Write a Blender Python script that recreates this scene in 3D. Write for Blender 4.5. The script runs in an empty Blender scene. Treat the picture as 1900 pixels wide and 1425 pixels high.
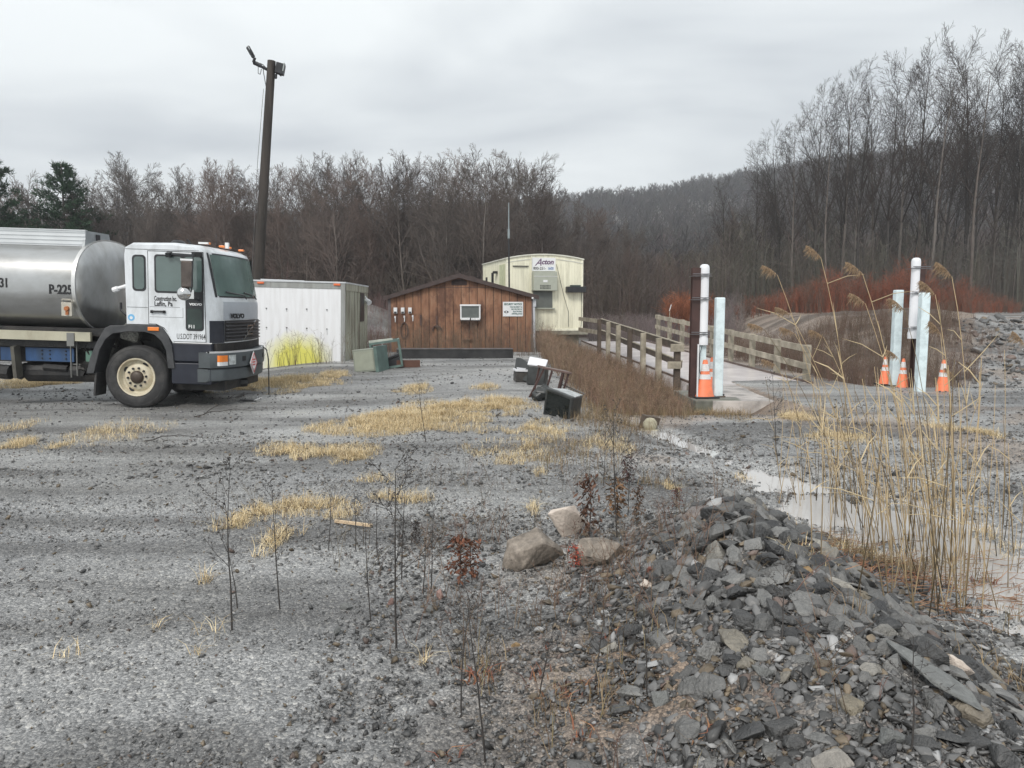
import bpy, bmesh, math, random
import numpy as np
from mathutils import Vector, Matrix, Euler

# ------------------------------------------------------------------ camera, sky, sun, exposure
scene = bpy.context.scene
COL = scene.collection
F = 1425.0; PITCH = math.atan(142.5/F); CT, ST = math.cos(PITCH), math.sin(PITCH); CAMH = 1.65
cam_d = bpy.data.cameras.new("camera"); cam = bpy.data.objects.new("camera", cam_d); COL.objects.link(cam)
cam_d.sensor_width = 36.0; cam_d.lens = 36.0*F/1900.0; cam_d.clip_start = 0.05; cam_d.clip_end = 4000
cam.location = (0, 0, CAMH); cam.rotation_euler = (math.radians(90)-PITCH, 0, 0)
scene.camera = cam

world = bpy.data.worlds.new("World"); scene.world = world; world.use_nodes = True
wn, wl = world.node_tree.nodes, world.node_tree.links
wn.clear()
SUN_EL, SUN_AZ = math.radians(46), math.radians(200)
def wnode(t, **k):
    n = wn.new(t)
    for a, b in k.items(): setattr(n, a, b)
    return n
sky = wnode('ShaderNodeTexSky', sky_type='NISHITA', sun_disc=False, sun_elevation=SUN_EL, sun_rotation=SUN_AZ)
tc = wnode('ShaderNodeTexCoord'); sep = wnode('ShaderNodeSeparateXYZ'); wl.new(tc.outputs['Generated'], sep.inputs[0])
zz = wnode('ShaderNodeMath', operation='MAXIMUM'); wl.new(sep.outputs[2], zz.inputs[0]); zz.inputs[1].default_value = 0.0
za = wnode('ShaderNodeMath', operation='ADD'); wl.new(zz.outputs[0], za.inputs[0]); za.inputs[1].default_value = 0.22
dv = wnode('ShaderNodeVectorMath', operation='DIVIDE'); wl.new(tc.outputs['Generated'], dv.inputs[0])
cb = wnode('ShaderNodeCombineXYZ')
for i in range(3): wl.new(za.outputs[0], cb.inputs[i])
wl.new(cb.outputs[0], dv.inputs[1])
mp = wnode('ShaderNodeMapping'); wl.new(dv.outputs[0], mp.inputs[0]); mp.inputs['Scale'].default_value = (0.9, 1.5, 1.0); mp.inputs['Location'].default_value = (3.1, 0.4, 0)
nz = wnode('ShaderNodeTexNoise'); nz.inputs['Scale'].default_value = 1.15; nz.inputs['Detail'].default_value = 4.5; nz.inputs['Roughness'].default_value = 0.5; nz.inputs['Distortion'].default_value = 0.35
wl.new(mp.outputs[0], nz.inputs['Vector'])
cr = wnode('ShaderNodeValToRGB'); wl.new(nz.outputs['Fac'], cr.inputs[0])
cr.color_ramp.elements[0].position = 0.36; cr.color_ramp.elements[0].color = (0.50, 0.53, 0.555, 1)
cr.color_ramp.elements[1].position = 0.62; cr.color_ramp.elements[1].color = (0.79, 0.82, 0.82, 1)
sk = wnode('ShaderNodeVectorMath', operation='SCALE'); wl.new(sky.outputs[0], sk.inputs[0]); sk.inputs['Scale'].default_value = 0.10
mx = wnode('ShaderNodeMix', data_type='RGBA'); mx.inputs[0].default_value = 0.96
wl.new(sk.outputs[0], mx.inputs[6]); wl.new(cr.outputs[0], mx.inputs[7])
bg = wnode('ShaderNodeBackground'); wl.new(mx.outputs[2], bg.inputs[0]); bg.inputs[1].default_value = 1.0
wo = wnode('ShaderNodeOutputWorld'); wl.new(bg.outputs[0], wo.inputs[0])

sun_d = bpy.data.lights.new("sun", 'SUN'); sun_d.energy = 1.5; sun_d.angle = math.radians(18); sun_d.color = (1.0, 0.95, 0.89)
sun = bpy.data.objects.new("sun", sun_d); COL.objects.link(sun)
sun.rotation_euler = (math.radians(90)-SUN_EL, 0, math.radians(180)-SUN_AZ); sun.location = (0, 0, 60)
vs = scene.view_settings
vs.view_transform = 'Standard'; vs.look = 'None'; vs.exposure = 0.58; vs.gamma = 1.0; vs.use_curve_mapping = False

# ------------------------------------------------------------------ helpers
rnd = random.Random(7); rng = np.random.default_rng(11)
def pt(px, py, y):
    """world point at depth y seen at photo pixel (px, py)"""
    u = (px-950)/F; v = (712.5-py)/F; t = y/(CT+ST*v)
    return Vector((u*t, y, CAMH+t*(-ST+CT*v)))

def vnoise(x, y, seed=0):
    x = np.asarray(x, float); y = np.asarray(y, float)
    xi = np.floor(x).astype(np.int64); yi = np.floor(y).astype(np.int64)
    fx = x-xi; fy = y-yi; fx = fx*fx*(3-2*fx); fy = fy*fy*(3-2*fy)
    def h(a, b):
        n = (a*374761393 + b*668265263 + seed*1442695041) & 0xffffffff
        n = ((n ^ (n >> 13))*1274126177) & 0xffffffff
        return ((n ^ (n >> 16)) & 0xffff)/65535.0
    return (h(xi, yi)*(1-fx)+h(xi+1, yi)*fx)*(1-fy)+(h(xi, yi+1)*(1-fx)+h(xi+1, yi+1)*fx)*fy
def fbm(x, y, seed=0, o=4):
    s = 0; a = 0.5
    for i in range(o):
        s = s+a*vnoise(x, y, seed+i*17); x = x*2.03; y = y*2.03; a *= 0.5
    return s
def ss(a, b, x):
    t = np.clip((np.asarray(x, float)-a)/(b-a), 0, 1); return t*t*(3-2*t)

STREAM = np.array([(1.75, 11.2), (1.95, 10.3), (2.3, 8.9), (2.45, 8.0), (2.75, 7.3), (3.2, 6.6), (3.35, 6.0), (3.3, 5.2), (3.5, 4.6), (3.7, 3.8), (4.2, 2.6), (5, 1.2)])
SW = np.array([0.14, 0.20, 0.24, 0.34, 0.6, 0.95, 0.9, 0.75, 0.85, 1.0, 1.1, 1.2])
def stream_d(x, y):
    x = np.asarray(x, float); y = np.asarray(y, float)
    best = np.full(np.broadcast(x, y).shape, 9.0)
    for i in range(len(STREAM)-1):
        a, b = STREAM[i], STREAM[i+1]; d = b-a; t = np.clip(((x-a[0])*d[0]+(y-a[1])*d[1])/(d@d), 0, 1)
        w = SW[i]*(1-t)+SW[i+1]*t
        dd = np.hypot(x-a[0]-t*d[0], y-a[1]-t*d[1])/w
        best = np.minimum(best, dd)
    return best
def water_z(y):
    return np.interp(y, [6.3, 7.3, 8.0, 8.9, 10.3, 11.2], [-0.195, -0.160, -0.105, -0.058, -0.050, -0.045])
def hill(x, y):
    # far ridge traced in bearing, climbing from 130 m to 480 m
    b = np.asarray(x, float)/np.maximum(y, 1.0)
    bear = np.array([-1.6, -0.70, -0.5, -0.3, -0.1, 0.03, 0.10, 0.175, 0.27, 0.40, 0.52, 0.60, 0.66, 0.9, 1.6])
    topy = np.array([430, 425, 415, 410, 400, 388, 380, 372, 350, 322, 300, 282, 275, 255, 300.])
    e = (570-np.interp(b, bear, topy)-34)/F*0.985
    zt = 1.65+e*480
    rise = ss(95, 480, y)**1.25
    return zt*rise*(1-0.0*y)+fbm(x*0.02, y*0.02, 5)*5*ss(100, 200, y)
def H(x, y):
    x = np.asarray(x, float); y = np.asarray(y, float)
    z = 0.03*(fbm(x*0.5, y*0.5, 1)-0.47)+0.0*x
    near = 1-ss(12, 30, y)
    z = z+0.035*(fbm(x*0.9, y*3.2, 3)-0.47)*near
    # the heap of shale
    yy = y
    crest = np.interp(yy, [-2, 0.5, 1.6, 2.6, 3.4, 4.2, 4.7, 5.3, 6.2], [0.02, 0.06, 0.18, 0.30, 0.38, 0.44, 0.43, 0.22, 0.0])
    xc = np.interp(yy, [0, 2.5, 3.5, 4.6, 6], [1.35, 1.28, 1.22, 1.35, 1.6])
    u = x-xc
    w = np.where(u < 0, np.interp(yy, [1, 3, 4.6, 6], [0.70, 0.66, 0.52, 0.45]), np.interp(yy, [1, 3, 4.6, 6], [0.78, 0.70, 0.62, 0.5]))
    z = z+crest*np.exp(-np.abs(u/w)**2.0)*(0.88+0.3*fbm(x*3, y*3, 9))
    # ground falls a little on the right towards the water
    z = z-0.10*ss(1.6, 2.6, x)*ss(9.5, 6, y)*ss(-3, 1, y)*(1-ss(4.6, 6.5, x))
    sd = stream_d(x, y)
    z = z-(0.07+0.10*ss(8.5, 6.5, y))*np.exp(-sd**2*0.9)
    z = z+((0.19+0.07*ss(7.5, 6.0, y))*(fbm(x*3.4, y*5.0, 41)-0.46)+0.010)*ss(9.3, 7.2, y)*np.exp(-sd**2*0.30)
    w_, g_ = ruts(x, y); z = z-0.022*w_+0.022*g_
    # low mound in front of the shed
    z = z+0.24*ss(1.9, 0.9, x)*ss(-7.5, -4.5, x)*ss(12.5, 19, y)*ss(27.5, 24.0, y)
    z = z+0.14*ss(1.6, 0.6, x)*ss(-3, 0, x)*ss(9.5, 13, y)*ss(20, 15, y)
    # weedy dip beside the scale
    z = z-0.30*ss(1.1, 2.2, x)*ss(4.9, 4.2, x)*ss(11.5, 13.5, y)*ss(34, 29, y)
    z = z-0.30*ss(7.2, 8.4, x)*ss(15.6, 17.2, y)*ss(26, 20, y)
    # right hand bank, plateau and gravel berm
    z = z+1.15*ss(8.8, 12.5, x)*ss(16.5, 30, y)
    z = z+0.25*ss(8, 14, x)*ss(30, 40, y)
    z = z+0.42*np.exp(-((x-15.5)/3.0)**2-((y-31.0)/2.4)**2)
    z = z+0.30*(fbm(x*0.9, y*0.9, 21)-0.4)*ss(8.5, 10, x)*ss(16, 19, y)*ss(36, 30, y)
    # small berm left of the shed
    z = z+1.9*np.exp(-((x+8.2)/3.2)**2-((y-41)/3.0)**2)
    z = z+hill(x, y)*ss(80, 120, y)
    return z
def ruts(x, y):
    """tyre smears across the yard: (wet track mask, ridge mask)"""
    x = np.asarray(x, float); y = np.asarray(y, float); w = np.zeros(np.broadcast(x, y).shape); g = w.copy()
    for a, c, wd, k in ((5.55, 0.022, 0.20, 0.7), (6.35, 0.020, 0.30, 1.0), (7.35, 0.018, 0.22, 0.9), (8.35, 0.016, 0.26, 0.8), (9.9, 0.012, 0.30, 0.6), (4.55, 0.035, 0.16, 0.5)):
        yc = a-c*(x+1.0)**2+0.10*np.sin(x*0.9+a); d = (y-yc)/wd
        br = ss(0.35, 0.6, fbm(x*0.5+a, y*2, 61)); w = np.maximum(w, k*np.exp(-d*d)*br); g = np.maximum(g, 0.5*k*np.exp(-((d-1.9)/0.5)**2)*ss(0.4, 0.6, fbm(x*0.8, y*3+a, 63)))
    m = ss(1.3, 0.0, x)*ss(-9, -5, x)*0+ss(1.0, -0.3, x)
    return w*m, g*m
def zones(x, y):
    w, g = ruts(x, y)
    w = np.maximum(w, 0.75*ss(0.0, -1.2, x-0.12*y+0.3)*ss(4.8, 3.0, y)*ss(0.35, 0.6, fbm(x*0.7, y*0.9, 71)))
    w = np.maximum(w, 0.8*ss(1.9, 1.1, stream_d(x, y)))
    u = (x+3.6)/1.6; v = (y-6.95)/0.30; g = np.maximum(g, np.exp(-u*u-v*v))
    u = (x+4.7)/1.9; v = (y-12.4)/0.5; g = np.maximum(g, 0.6*np.exp(-u*u-v*v))
    b = 1.0*ss(0.36, 0.5, fbm(x*1.7, y*1.7, 81))*np.exp(-((x-0.55)/0.6)**2-((y-3.2)/1.3)**2)
    b = np.maximum(b, 0.9*ss(0.9, 1.6, x)*ss(11, 12.5, y)*ss(34, 30, y)*(x < 4.9))
    b = np.maximum(b, 0.8*ss(RXg(y)+0.1, RXg(y)+0.8, x)*ss(16, 18, y)*ss(0.62, 0.56, x/np.maximum(y, 1)))
    k_ = ss(7.5, 9, x)*ss(18, 24, y)*ss(37, 35, y)*(x/np.maximum(y, 1) < 0.60); b = np.maximum(b, 0.8*k_); g = np.maximum(g, 0.75*k_)
    b = np.maximum(b, 0.55*ss(0.45, 0.6, fbm(x*0.9, y*0.9, 83))*ss(1.0, 1.6, x)*ss(7.5, 8.5, y)*ss(0.9, 1.5, stream_d(x, y)))
    return w, g, b
def RXg(y): return -0.0702*y+7.78
def Hs(x, y): return float(H(np.array([x]), np.array([y]))[0])
def gp(px, py):
    """point of the ground seen at a photo pixel"""
    u = (px-950)/F; v = (712.5-py)/F; dy = CT+ST*v; dz = -ST+CT*v
    t = np.concatenate([np.arange(1.0, 40, 0.02), np.arange(40, 400, 0.5)])
    x, y, z = u*t, dy*t, CAMH+dz*t
    k = int(np.argmax(z < H(x, y))); x, y = float(x[k]), float(y[k])
    return Vector((x, y, Hs(x, y)))

def tag(o, label=None, cat=None, group=None, kind=None):
    if label: o['label'] = label
    if cat: o['category'] = cat
    if group: o['group'] = group
    if kind: o['kind'] = kind
    return o
def empty(name, loc=(0, 0, 0), rot=(0, 0, 0), label=None, cat=None, group=None):
    o = bpy.data.objects.new(name, None); COL.objects.link(o); o.location = loc; o.rotation_euler = rot
    o.empty_display_size = 0.2
    return tag(o, label, cat, group)
def children(o): return [c for c in list(CH.get(o.name, []))]
CH = {}
def setparent(c, p):
    c.parent = p; CH.setdefault(p.name, []).append(c)
def copy_tree(o, parent=None):
    c = o.copy(); COL.objects.link(c)
    if parent: setparent(c, parent)
    for ch in children(o): copy_tree(ch, c)
    return c

def add_mesh(name, me, mat=None, parent=None, smooth=False, bevel=0.0):
    o = bpy.data.objects.new(name, me); COL.objects.link(o)
    if mat: me.materials.append(mat)
    if smooth: me.polygons.foreach_set('use_smooth', [True]*len(me.polygons))
    if bevel:
        m = o.modifiers.new('bevel', 'BEVEL'); m.width = bevel; m.segments = 2; m.limit_method = 'ANGLE'; m.angle_limit = math.radians(35)
    if parent: setparent(o, parent)
    return o

class MB:
    def __init__(s): s.v = []; s.f = []
    def poly(s, vs, fs):
        b = len(s.v); s.v += [tuple(v) for v in vs]; s.f += [tuple(i+b for i in f) for f in fs]; return s
    def box(s, c, size, rot=None):
        hx, hy, hz = size[0]/2, size[1]/2, size[2]/2
        R = Euler(rot).to_matrix() if rot else Matrix.Identity(3)
        vs = [Vector(c)+R@Vector((x, y, z)) for x in (-hx, hx) for y in (-hy, hy) for z in (-hz, hz)]
        return s.poly(vs, [(0, 1, 3, 2), (4, 6, 7, 5), (0, 4, 5, 1), (2, 3, 7, 6), (0, 2, 6, 4), (1, 5, 7, 3)])
    def bb(s, x0, x1, y0, y1, z0, z1): return s.box(((x0+x1)/2, (y0+y1)/2, (z0+z1)/2), (abs(x1-x0), abs(y1-y0), abs(z1-z0)))
    def bar(s, p0, p1, w, t):
        p0, p1 = Vector(p0), Vector(p1); d = (p1-p0); L = d.length; d.normalize()
        side = d.cross(Vector((0, 0, 1)))
        if side.length < 1e-4: side = Vector((1, 0, 0))
        side.normalize(); up = side.cross(d)
        vs = [p+side*a*w/2+up*b*t/2 for p in (p0, p1) for a in (-1, 1) for b in (-1, 1)]
        return s.poly(vs, [(0, 1, 3, 2), (4, 6, 7, 5), (0, 4, 5, 1), (2, 3, 7, 6), (0, 2, 6, 4), (1, 5, 7, 3)])
    def cyl(s, p0, p1, r0, r1=None, n=12, cap=True):
        r1 = r0 if r1 is None else r1
        p0, p1 = Vector(p0), Vector(p1); d = (p1-p0).normalized()
        a = d.orthogonal().normalized(); b = d.cross(a)
        vs = [p+(a*math.cos(2*math.pi*i/n)+b*math.sin(2*math.pi*i/n))*r for p, r in ((p0, r0), (p1, r1)) for i in range(n)]
        fs = [(i, (i+1) % n, n+(i+1) % n, n+i) for i in range(n)]
        if cap: fs += [tuple(range(n))[::-1], tuple(range(n, 2*n))]
        return s.poly(vs, fs)
    def tube(s, pts, r, n=6):
        for a, b in zip(pts[:-1], pts[1:]): s.cyl(a, b, r, r, n)
        return s
    def lathe(s, prof, n=24, M=None):
        """prof: list of (r, h) around local z; M places it"""
        M = M or Matrix.Identity(4); vs = []
        for r, h in prof:
            for i in range(n):
                a = 2*math.pi*i/n; vs.append(M@Vector((r*math.cos(a), r*math.sin(a), h)))
        fs = []
        for k in range(len(prof)-1):
            for i in range(n):
                j = (i+1) % n; fs.append((k*n+i, k*n+j, (k+1)*n+j, (k+1)*n+i))
        return s.poly(vs, fs)
    def prism(s, poly, y0, y1):
        """poly of (x, z) extruded along y"""
        n = len(poly); vs = [(x, y0, z) for x, z in poly]+[(x, y1, z) for x, z in poly]
        fs = [tuple(range(n)), tuple(range(n, 2*n))[::-1]]+[(i, n+i, n+(i+1) % n, (i+1) % n) for i in range(n)]
        return s.poly(vs, fs)
    def build(s, name, mat, parent=None, smooth=False, bevel=0.0):
        me = bpy.data.meshes.new(name); me.from_pydata(s.v, [], s.f)
        bm = bmesh.new(); bm.from_mesh(me); bmesh.ops.recalc_face_normals(bm, faces=bm.faces); bm.to_mesh(me); bm.free()
        o = add_mesh(name, me, mat, parent, False, bevel)
        if smooth:
            for p in me.polygons: p.use_smooth = True
            me.set_sharp_from_angle(angle=math.radians(38))
        return o

def np_mesh(name, V, Fq, tint=None, smooth=False):
    """V (n,3); Fq (m,k) fixed-size faces; tint per-vertex colour"""
    me = bpy.data.meshes.new(name); k = Fq.shape[1]
    me.vertices.add(len(V)); me.vertices.foreach_set('co', np.ascontiguousarray(V, np.float32).ravel())
    me.loops.add(Fq.size); me.loops.foreach_set('vertex_index', np.ascontiguousarray(Fq, np.int32).ravel())
    me.polygons.add(len(Fq)); me.polygons.foreach_set('loop_start', np.arange(0, Fq.size, k, dtype=np.int32))
    me.polygons.foreach_set('loop_total', np.full(len(Fq), k, np.int32))
    if smooth: me.polygons.foreach_set('use_smooth', np.ones(len(Fq), bool))
    me.update(calc_edges=True)
    if tint is not None:
        at = me.color_attributes.new('tint', 'FLOAT_COLOR', 'POINT')
        c = np.ones((len(V), 4), np.float32); c[:, :3] = tint; at.data.foreach_set('color', c.ravel())
    return me
def segs_mesh(name, S, tint=None, sides=3):
    """S (n,8): p0, r0, p1, r1 -> little prisms"""
    S = np.asarray(S, float); n = len(S); p0 = S[:, 0:3]; r0 = S[:, 3:4]; p1 = S[:, 4:7]; r1 = S[:, 7:8]
    d = p1-p0; d /= np.maximum(np.linalg.norm(d, axis=1, keepdims=True), 1e-9)
    ref = np.where(np.abs(d[:, 2:3]) < 0.9, np.array([[0, 0, 1.]]), np.array([[1., 0, 0]]))
    a = np.cross(d, ref); a /= np.linalg.norm(a, axis=1, keepdims=True); b = np.cross(d, a)
    V = np.zeros((n, 2*sides, 3))
    for i in range(sides):
        t = 2*math.pi*i/sides; o = a*math.cos(t)+b*math.sin(t)
        V[:, i] = p0+o*r0; V[:, sides+i] = p1+o*r1
    f = np.array([(i, (i+1) % sides, sides+(i+1) % sides, sides+i) for i in range(sides)])
    Fq = (np.arange(n)[:, None, None]*2*sides+f[None]).reshape(-1, 4)
    T = None if tint is None else np.repeat(np.asarray(tint), 2*sides, axis=0)
    return np_mesh(name, V.reshape(-1, 3), Fq, T)

# ------------------------------------------------------------------ materials
def nmat(name):
    m = bpy.data.materials.new(name); m.use_nodes = True; nt = m.node_tree
    return m, nt.nodes, nt.links, nt.nodes['Principled BSDF']
def mat(name, col, rough=0.6, metal=0.0, var=0.12, scale=6.0, bump=0.15, bscale=60.0, spec=0.5, dirt=None, dirt_amt=0.5, dirt_scale=3.0, stretch=(1, 1, 1), coat=0.0):
    m, N, L, P = nmat(name)
    tcn = N.new('ShaderNodeTexCoord'); mpn = N.new('ShaderNodeMapping'); L.new(tcn.outputs['Object'], mpn.inputs[0]); mpn.inputs['Scale'].default_value = stretch
    n1 = N.new('ShaderNodeTexNoise'); n1.inputs['Scale'].default_value = scale; n1.inputs['Detail'].default_value = 6; L.new(mpn.outputs[0], n1.inputs['Vector'])
    rp = N.new('ShaderNodeValToRGB'); L.new(n1.outputs['Fac'], rp.inputs[0])
    c = np.array(col[:3])
    rp.color_ramp.elements[0].position = 0.3; rp.color_ramp.elements[0].color = (*(c*(1-var)), 1)
    rp.color_ramp.elements[1].position = 0.7; rp.color_ramp.elements[1].color = (*np.minimum(c*(1+var), 1), 1)
    out = rp.outputs[0]
    if dirt is not None:
        n2 = N.new('ShaderNodeTexNoise'); n2.inputs['Scale'].default_value = dirt_scale; n2.inputs['Detail'].default_value = 8; n2.inputs['Roughness'].default_value = 0.65; L.new(mpn.outputs[0], n2.inputs['Vector'])
        r2 = N.new('ShaderNodeValToRGB'); L.new(n2.outputs['Fac'], r2.inputs[0]); r2.color_ramp.elements[0].position = 0.45; r2.color_ramp.elements[1].position = 0.72
        r2.color_ramp.elements[1].color = (dirt_amt,)*3+(1,)
        mxn = N.new('ShaderNodeMix'); mxn.data_type = 'RGBA'; L.new(r2.outputs[0], mxn.inputs[0]); L.new(out, mxn.inputs[6]); mxn.inputs[7].default_value = (*dirt, 1); out = mxn.outputs[2]
    L.new(out, P.inputs['Base Color'])
    P.inputs['Roughness'].default_value = rough; P.inputs['Metallic'].default_value = metal; P.inputs['Specular IOR Level'].default_value = spec; P.inputs['Coat Weight'].default_value = coat
    if bump:
        n3 = N.new('ShaderNodeTexNoise'); n3.inputs['Scale'].default_value = bscale; n3.inputs['Detail'].default_value = 5; L.new(mpn.outputs[0], n3.inputs['Vector'])
        bn = N.new('ShaderNodeBump'); bn.inputs['Strength'].default_value = bump; bn.inputs['Distance'].default_value = 0.02; L.new(n3.outputs['Fac'], bn.inputs['Height']); L.new(bn.outputs[0], P.inputs['Normal'])
    return m
def tint_mat(name, mul=(1, 1, 1), rough=0.75, spec=0.3, bump=0.0, bscale=50, trans=0.0):
    m, N, L, P = nmat(name)
    a = N.new('ShaderNodeAttribute'); a.attribute_name = 'tint'
    x = N.new('ShaderNodeMix'); x.data_type = 'RGBA'; x.blend_type = 'MULTIPLY'; x.inputs[0].default_value = 1.0; L.new(a.outputs['Color'], x.inputs[6]); x.inputs[7].default_value = (*mul, 1)
    L.new(x.outputs[2], P.inputs['Base Color']); P.inputs['Roughness'].default_value = rough; P.inputs['Specular IOR Level'].default_value = spec
    if bump:
        tcn = N.new('ShaderNodeTexCoord'); n3 = N.new('ShaderNodeTexNoise'); n3.inputs['Scale'].default_value = bscale; n3.inputs['Detail'].default_value = 4; L.new(tcn.outputs['Object'], n3.inputs['Vector'])
        bn = N.new('ShaderNodeBump'); bn.inputs['Strength'].default_value = bump; bn.inputs['Distance'].default_value = 0.01; L.new(n3.outputs['Fac'], bn.inputs['Height']); L.new(bn.outputs[0], P.inputs['Normal'])
    return m

def vary(m, lo, hi, warm=(1.12, 0.97, 0.88)):
    """each tree of the kind gets its own tone"""
    N, L, P = m.node_tree.nodes, m.node_tree.links, m.node_tree.nodes['Principled BSDF']; src = P.inputs['Base Color'].links[0].from_socket
    oi = N.new('ShaderNodeObjectInfo'); r = N.new('ShaderNodeValToRGB'); L.new(oi.outputs['Random'], r.inputs[0]); r.color_ramp.elements[0].color = (lo, lo, lo*1.02, 1); r.color_ramp.elements[1].color = (hi, hi*0.98, hi*0.95, 1)
    q = r.color_ramp.elements.new(0.5); c = (lo+hi)/2; q.color = (c*warm[0], c*warm[1], c*warm[2], 1); q = r.color_ramp.elements.new(0.9); q.color = (c, c, c, 1)
    x = N.new('ShaderNodeMix'); x.data_type = 'RGBA'; x.blend_type = 'MULTIPLY'; x.inputs[0].default_value = 1; L.new(src, x.inputs[6]); L.new(r.outputs[0], x.inputs[7]); L.new(x.outputs[2], P.inputs['Base Color'])
# ground: grey crushed shale with packed, damp and loose zones
def ground_mat():
    m, N, L, P = nmat('gravel_ground')
    tcn = N.new('ShaderNodeTexCoord'); O = tcn.outputs['Object']
    def noise(sc, det=5, r=0.6, st=None):
        n = N.new('ShaderNodeTexNoise'); n.inputs['Scale'].default_value = sc; n.inputs['Detail'].default_value = det; n.inputs['Roughness'].default_value = r
        if st:
            q = N.new('ShaderNodeMapping'); L.new(O, q.inputs[0]); q.inputs['Scale'].default_value = st; q.inputs['Rotation'].default_value = (0, 0, 0.12); L.new(q.outputs[0], n.inputs['Vector'])
        else: L.new(O, n.inputs['Vector'])
        return n
    def ramp(src, e):
        r = N.new('ShaderNodeValToRGB'); L.new(src, r.inputs[0])
        r.color_ramp.elements[0].position, r.color_ramp.elements[0].color = e[0][0], (*e[0][1], 1)
        r.color_ramp.elements[1].position, r.color_ramp.elements[1].color = e[-1][0], (*e[-1][1], 1)
        for p, c in e[1:-1]:
            q = r.color_ramp.elements.new(p); q.color = (*c, 1)
        return r.outputs[0]
    def mix(f, a, b, bt='MIX'):
        x = N.new('ShaderNodeMix'); x.data_type = 'RGBA'; x.blend_type = bt
        for s, v in ((0, f), (6, a), (7, b)):
            if hasattr(v, 'is_output'): L.new(v, x.inputs[s])
            else: x.inputs[s].default_value = v if s == 0 else (*v, 1)
        return x.outputs[2]
    v1 = N.new('ShaderNodeTexVoronoi'); v1.inputs['Scale'].default_value = 62; L.new(O, v1.inputs['Vector'])
    v2 = N.new('ShaderNodeTexVoronoi'); v2.inputs['Scale'].default_value = 150; L.new(O, v2.inputs['Vector'])
    bw = N.new('ShaderNodeSeparateColor'); L.new(v1.outputs['Color'], bw.inputs[0])
    bw2 = N.new('ShaderNodeSeparateColor'); L.new(v2.outputs['Color'], bw2.inputs[0])
    peb = ramp(bw.outputs[0], [(0.0, (0.050, 0.050, 0.050)), (0.5, (0.140, 0.140, 0.138)), (0.85, (0.245, 0.243, 0.236)), (1.0, (0.42, 0.405, 0.37))])
    peb2 = ramp(bw2.outputs[1], [(0.0, (0.07, 0.07, 0.07)), (0.6, (0.17, 0.17, 0.168)), (1.0, (0.40, 0.395, 0.38))])
    base = mix(0.5, peb, peb2)
    # packed, damp wheel smears along the yard; lighter colour also paints their sky sheen
    tr = ramp(noise(0.55, 5, 0.55, (0.35, 1.5, 1)).outputs['Fac'], [(0.40, (0, 0, 0)), (0.62, (1, 1, 1))])
    za_ = N.new('ShaderNodeAttribute'); za_.attribute_name = 'tint'; zs_ = N.new('ShaderNodeSeparateColor'); L.new(za_.outputs['Color'], zs_.inputs[0])
    def mx_(a, b):
        q = N.new('ShaderNodeMath'); q.operation = 'MAXIMUM'; L.new(a, q.inputs[0]); L.new(b, q.inputs[1]); return q.outputs[0]
    tr = mx_(tr, zs_.outputs[0])
    base = mix(tr, mix(1.0, base, (0.83, 0.83, 0.84), 'MULTIPLY'), mix(1.0, base, (1.95, 1.98, 2.02), 'MULTIPLY'))
    big = ramp(noise(0.28, 4).outputs['Fac'], [(0.35, (0.86, 0.86, 0.87)), (0.65, (1.08, 1.07, 1.05))])
    base = mix(1.0, base, big, 'MULTIPLY')
    # dark loose grit patches
    dk = ramp(noise(0.9, 7, 0.7, (0.5, 1.6, 1)).outputs['Fac'], [(0.56, (0, 0, 0)), (0.66, (1, 1, 1))])
    dk = mx_(dk, zs_.outputs[1])
    base = mix(dk, base, mix(1.0, base, (0.70, 0.69, 0.68), 'MULTIPLY'))
    base = mix(zs_.outputs[2], base, mix(1.0, base, (0.95, 0.70, 0.52), 'MULTIPLY'))
    # far ground: leaf litter on the wooded hill
    sp = N.new('ShaderNodeSeparateXYZ'); L.new(O, sp.inputs[0])
    mr = N.new('ShaderNodeMapRange'); L.new(sp.outputs[1], mr.inputs[0]); mr.inputs[1].default_value = 37; mr.inputs[2].default_value = 43
    lit = ramp(noise(0.35, 8, 0.7).outputs['Fac'], [(0.3, (0.045, 0.036, 0.030)), (0.7, (0.12, 0.095, 0.078))])
    base = mix(mr.outputs[0], base, lit)
    L.new(base, P.inputs['Base Color'])
    rr = N.new('ShaderNodeMapRange'); L.new(tr, rr.inputs[0]); rr.inputs[3].default_value = 0.7; rr.inputs[4].default_value = 0.30
    L.new(rr.outputs[0], P.inputs['Roughness']); P.inputs['Specular IOR Level'].default_value = 0.5
    # relief
    ad = N.new('ShaderNodeMath'); ad.operation = 'MULTIPLY_ADD'; L.new(v1.outputs['Distance'], ad.inputs[0]); ad.inputs[1].default_value = -1.0
    nb = noise(14, 6, 0.7); L.new(nb.outputs['Fac'], ad.inputs[2])
    b1 = N.new('ShaderNodeBump'); b1.inputs['Strength'].default_value = 0.6; b1.inputs['Distance'].default_value = 0.02; L.new(ad.outputs[0], b1.inputs['Height'])
    b2 = N.new('ShaderNodeBump'); b2.inputs['Strength'].default_value = 0.4; b2.inputs['Distance'].default_value = 0.006; L.new(v2.outputs['Distance'], b2.inputs['Height']); L.new(b1.outputs[0], b2.inputs['Normal'])
    L.new(b2.outputs[0], P.inputs['Normal'])
    return m

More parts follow.
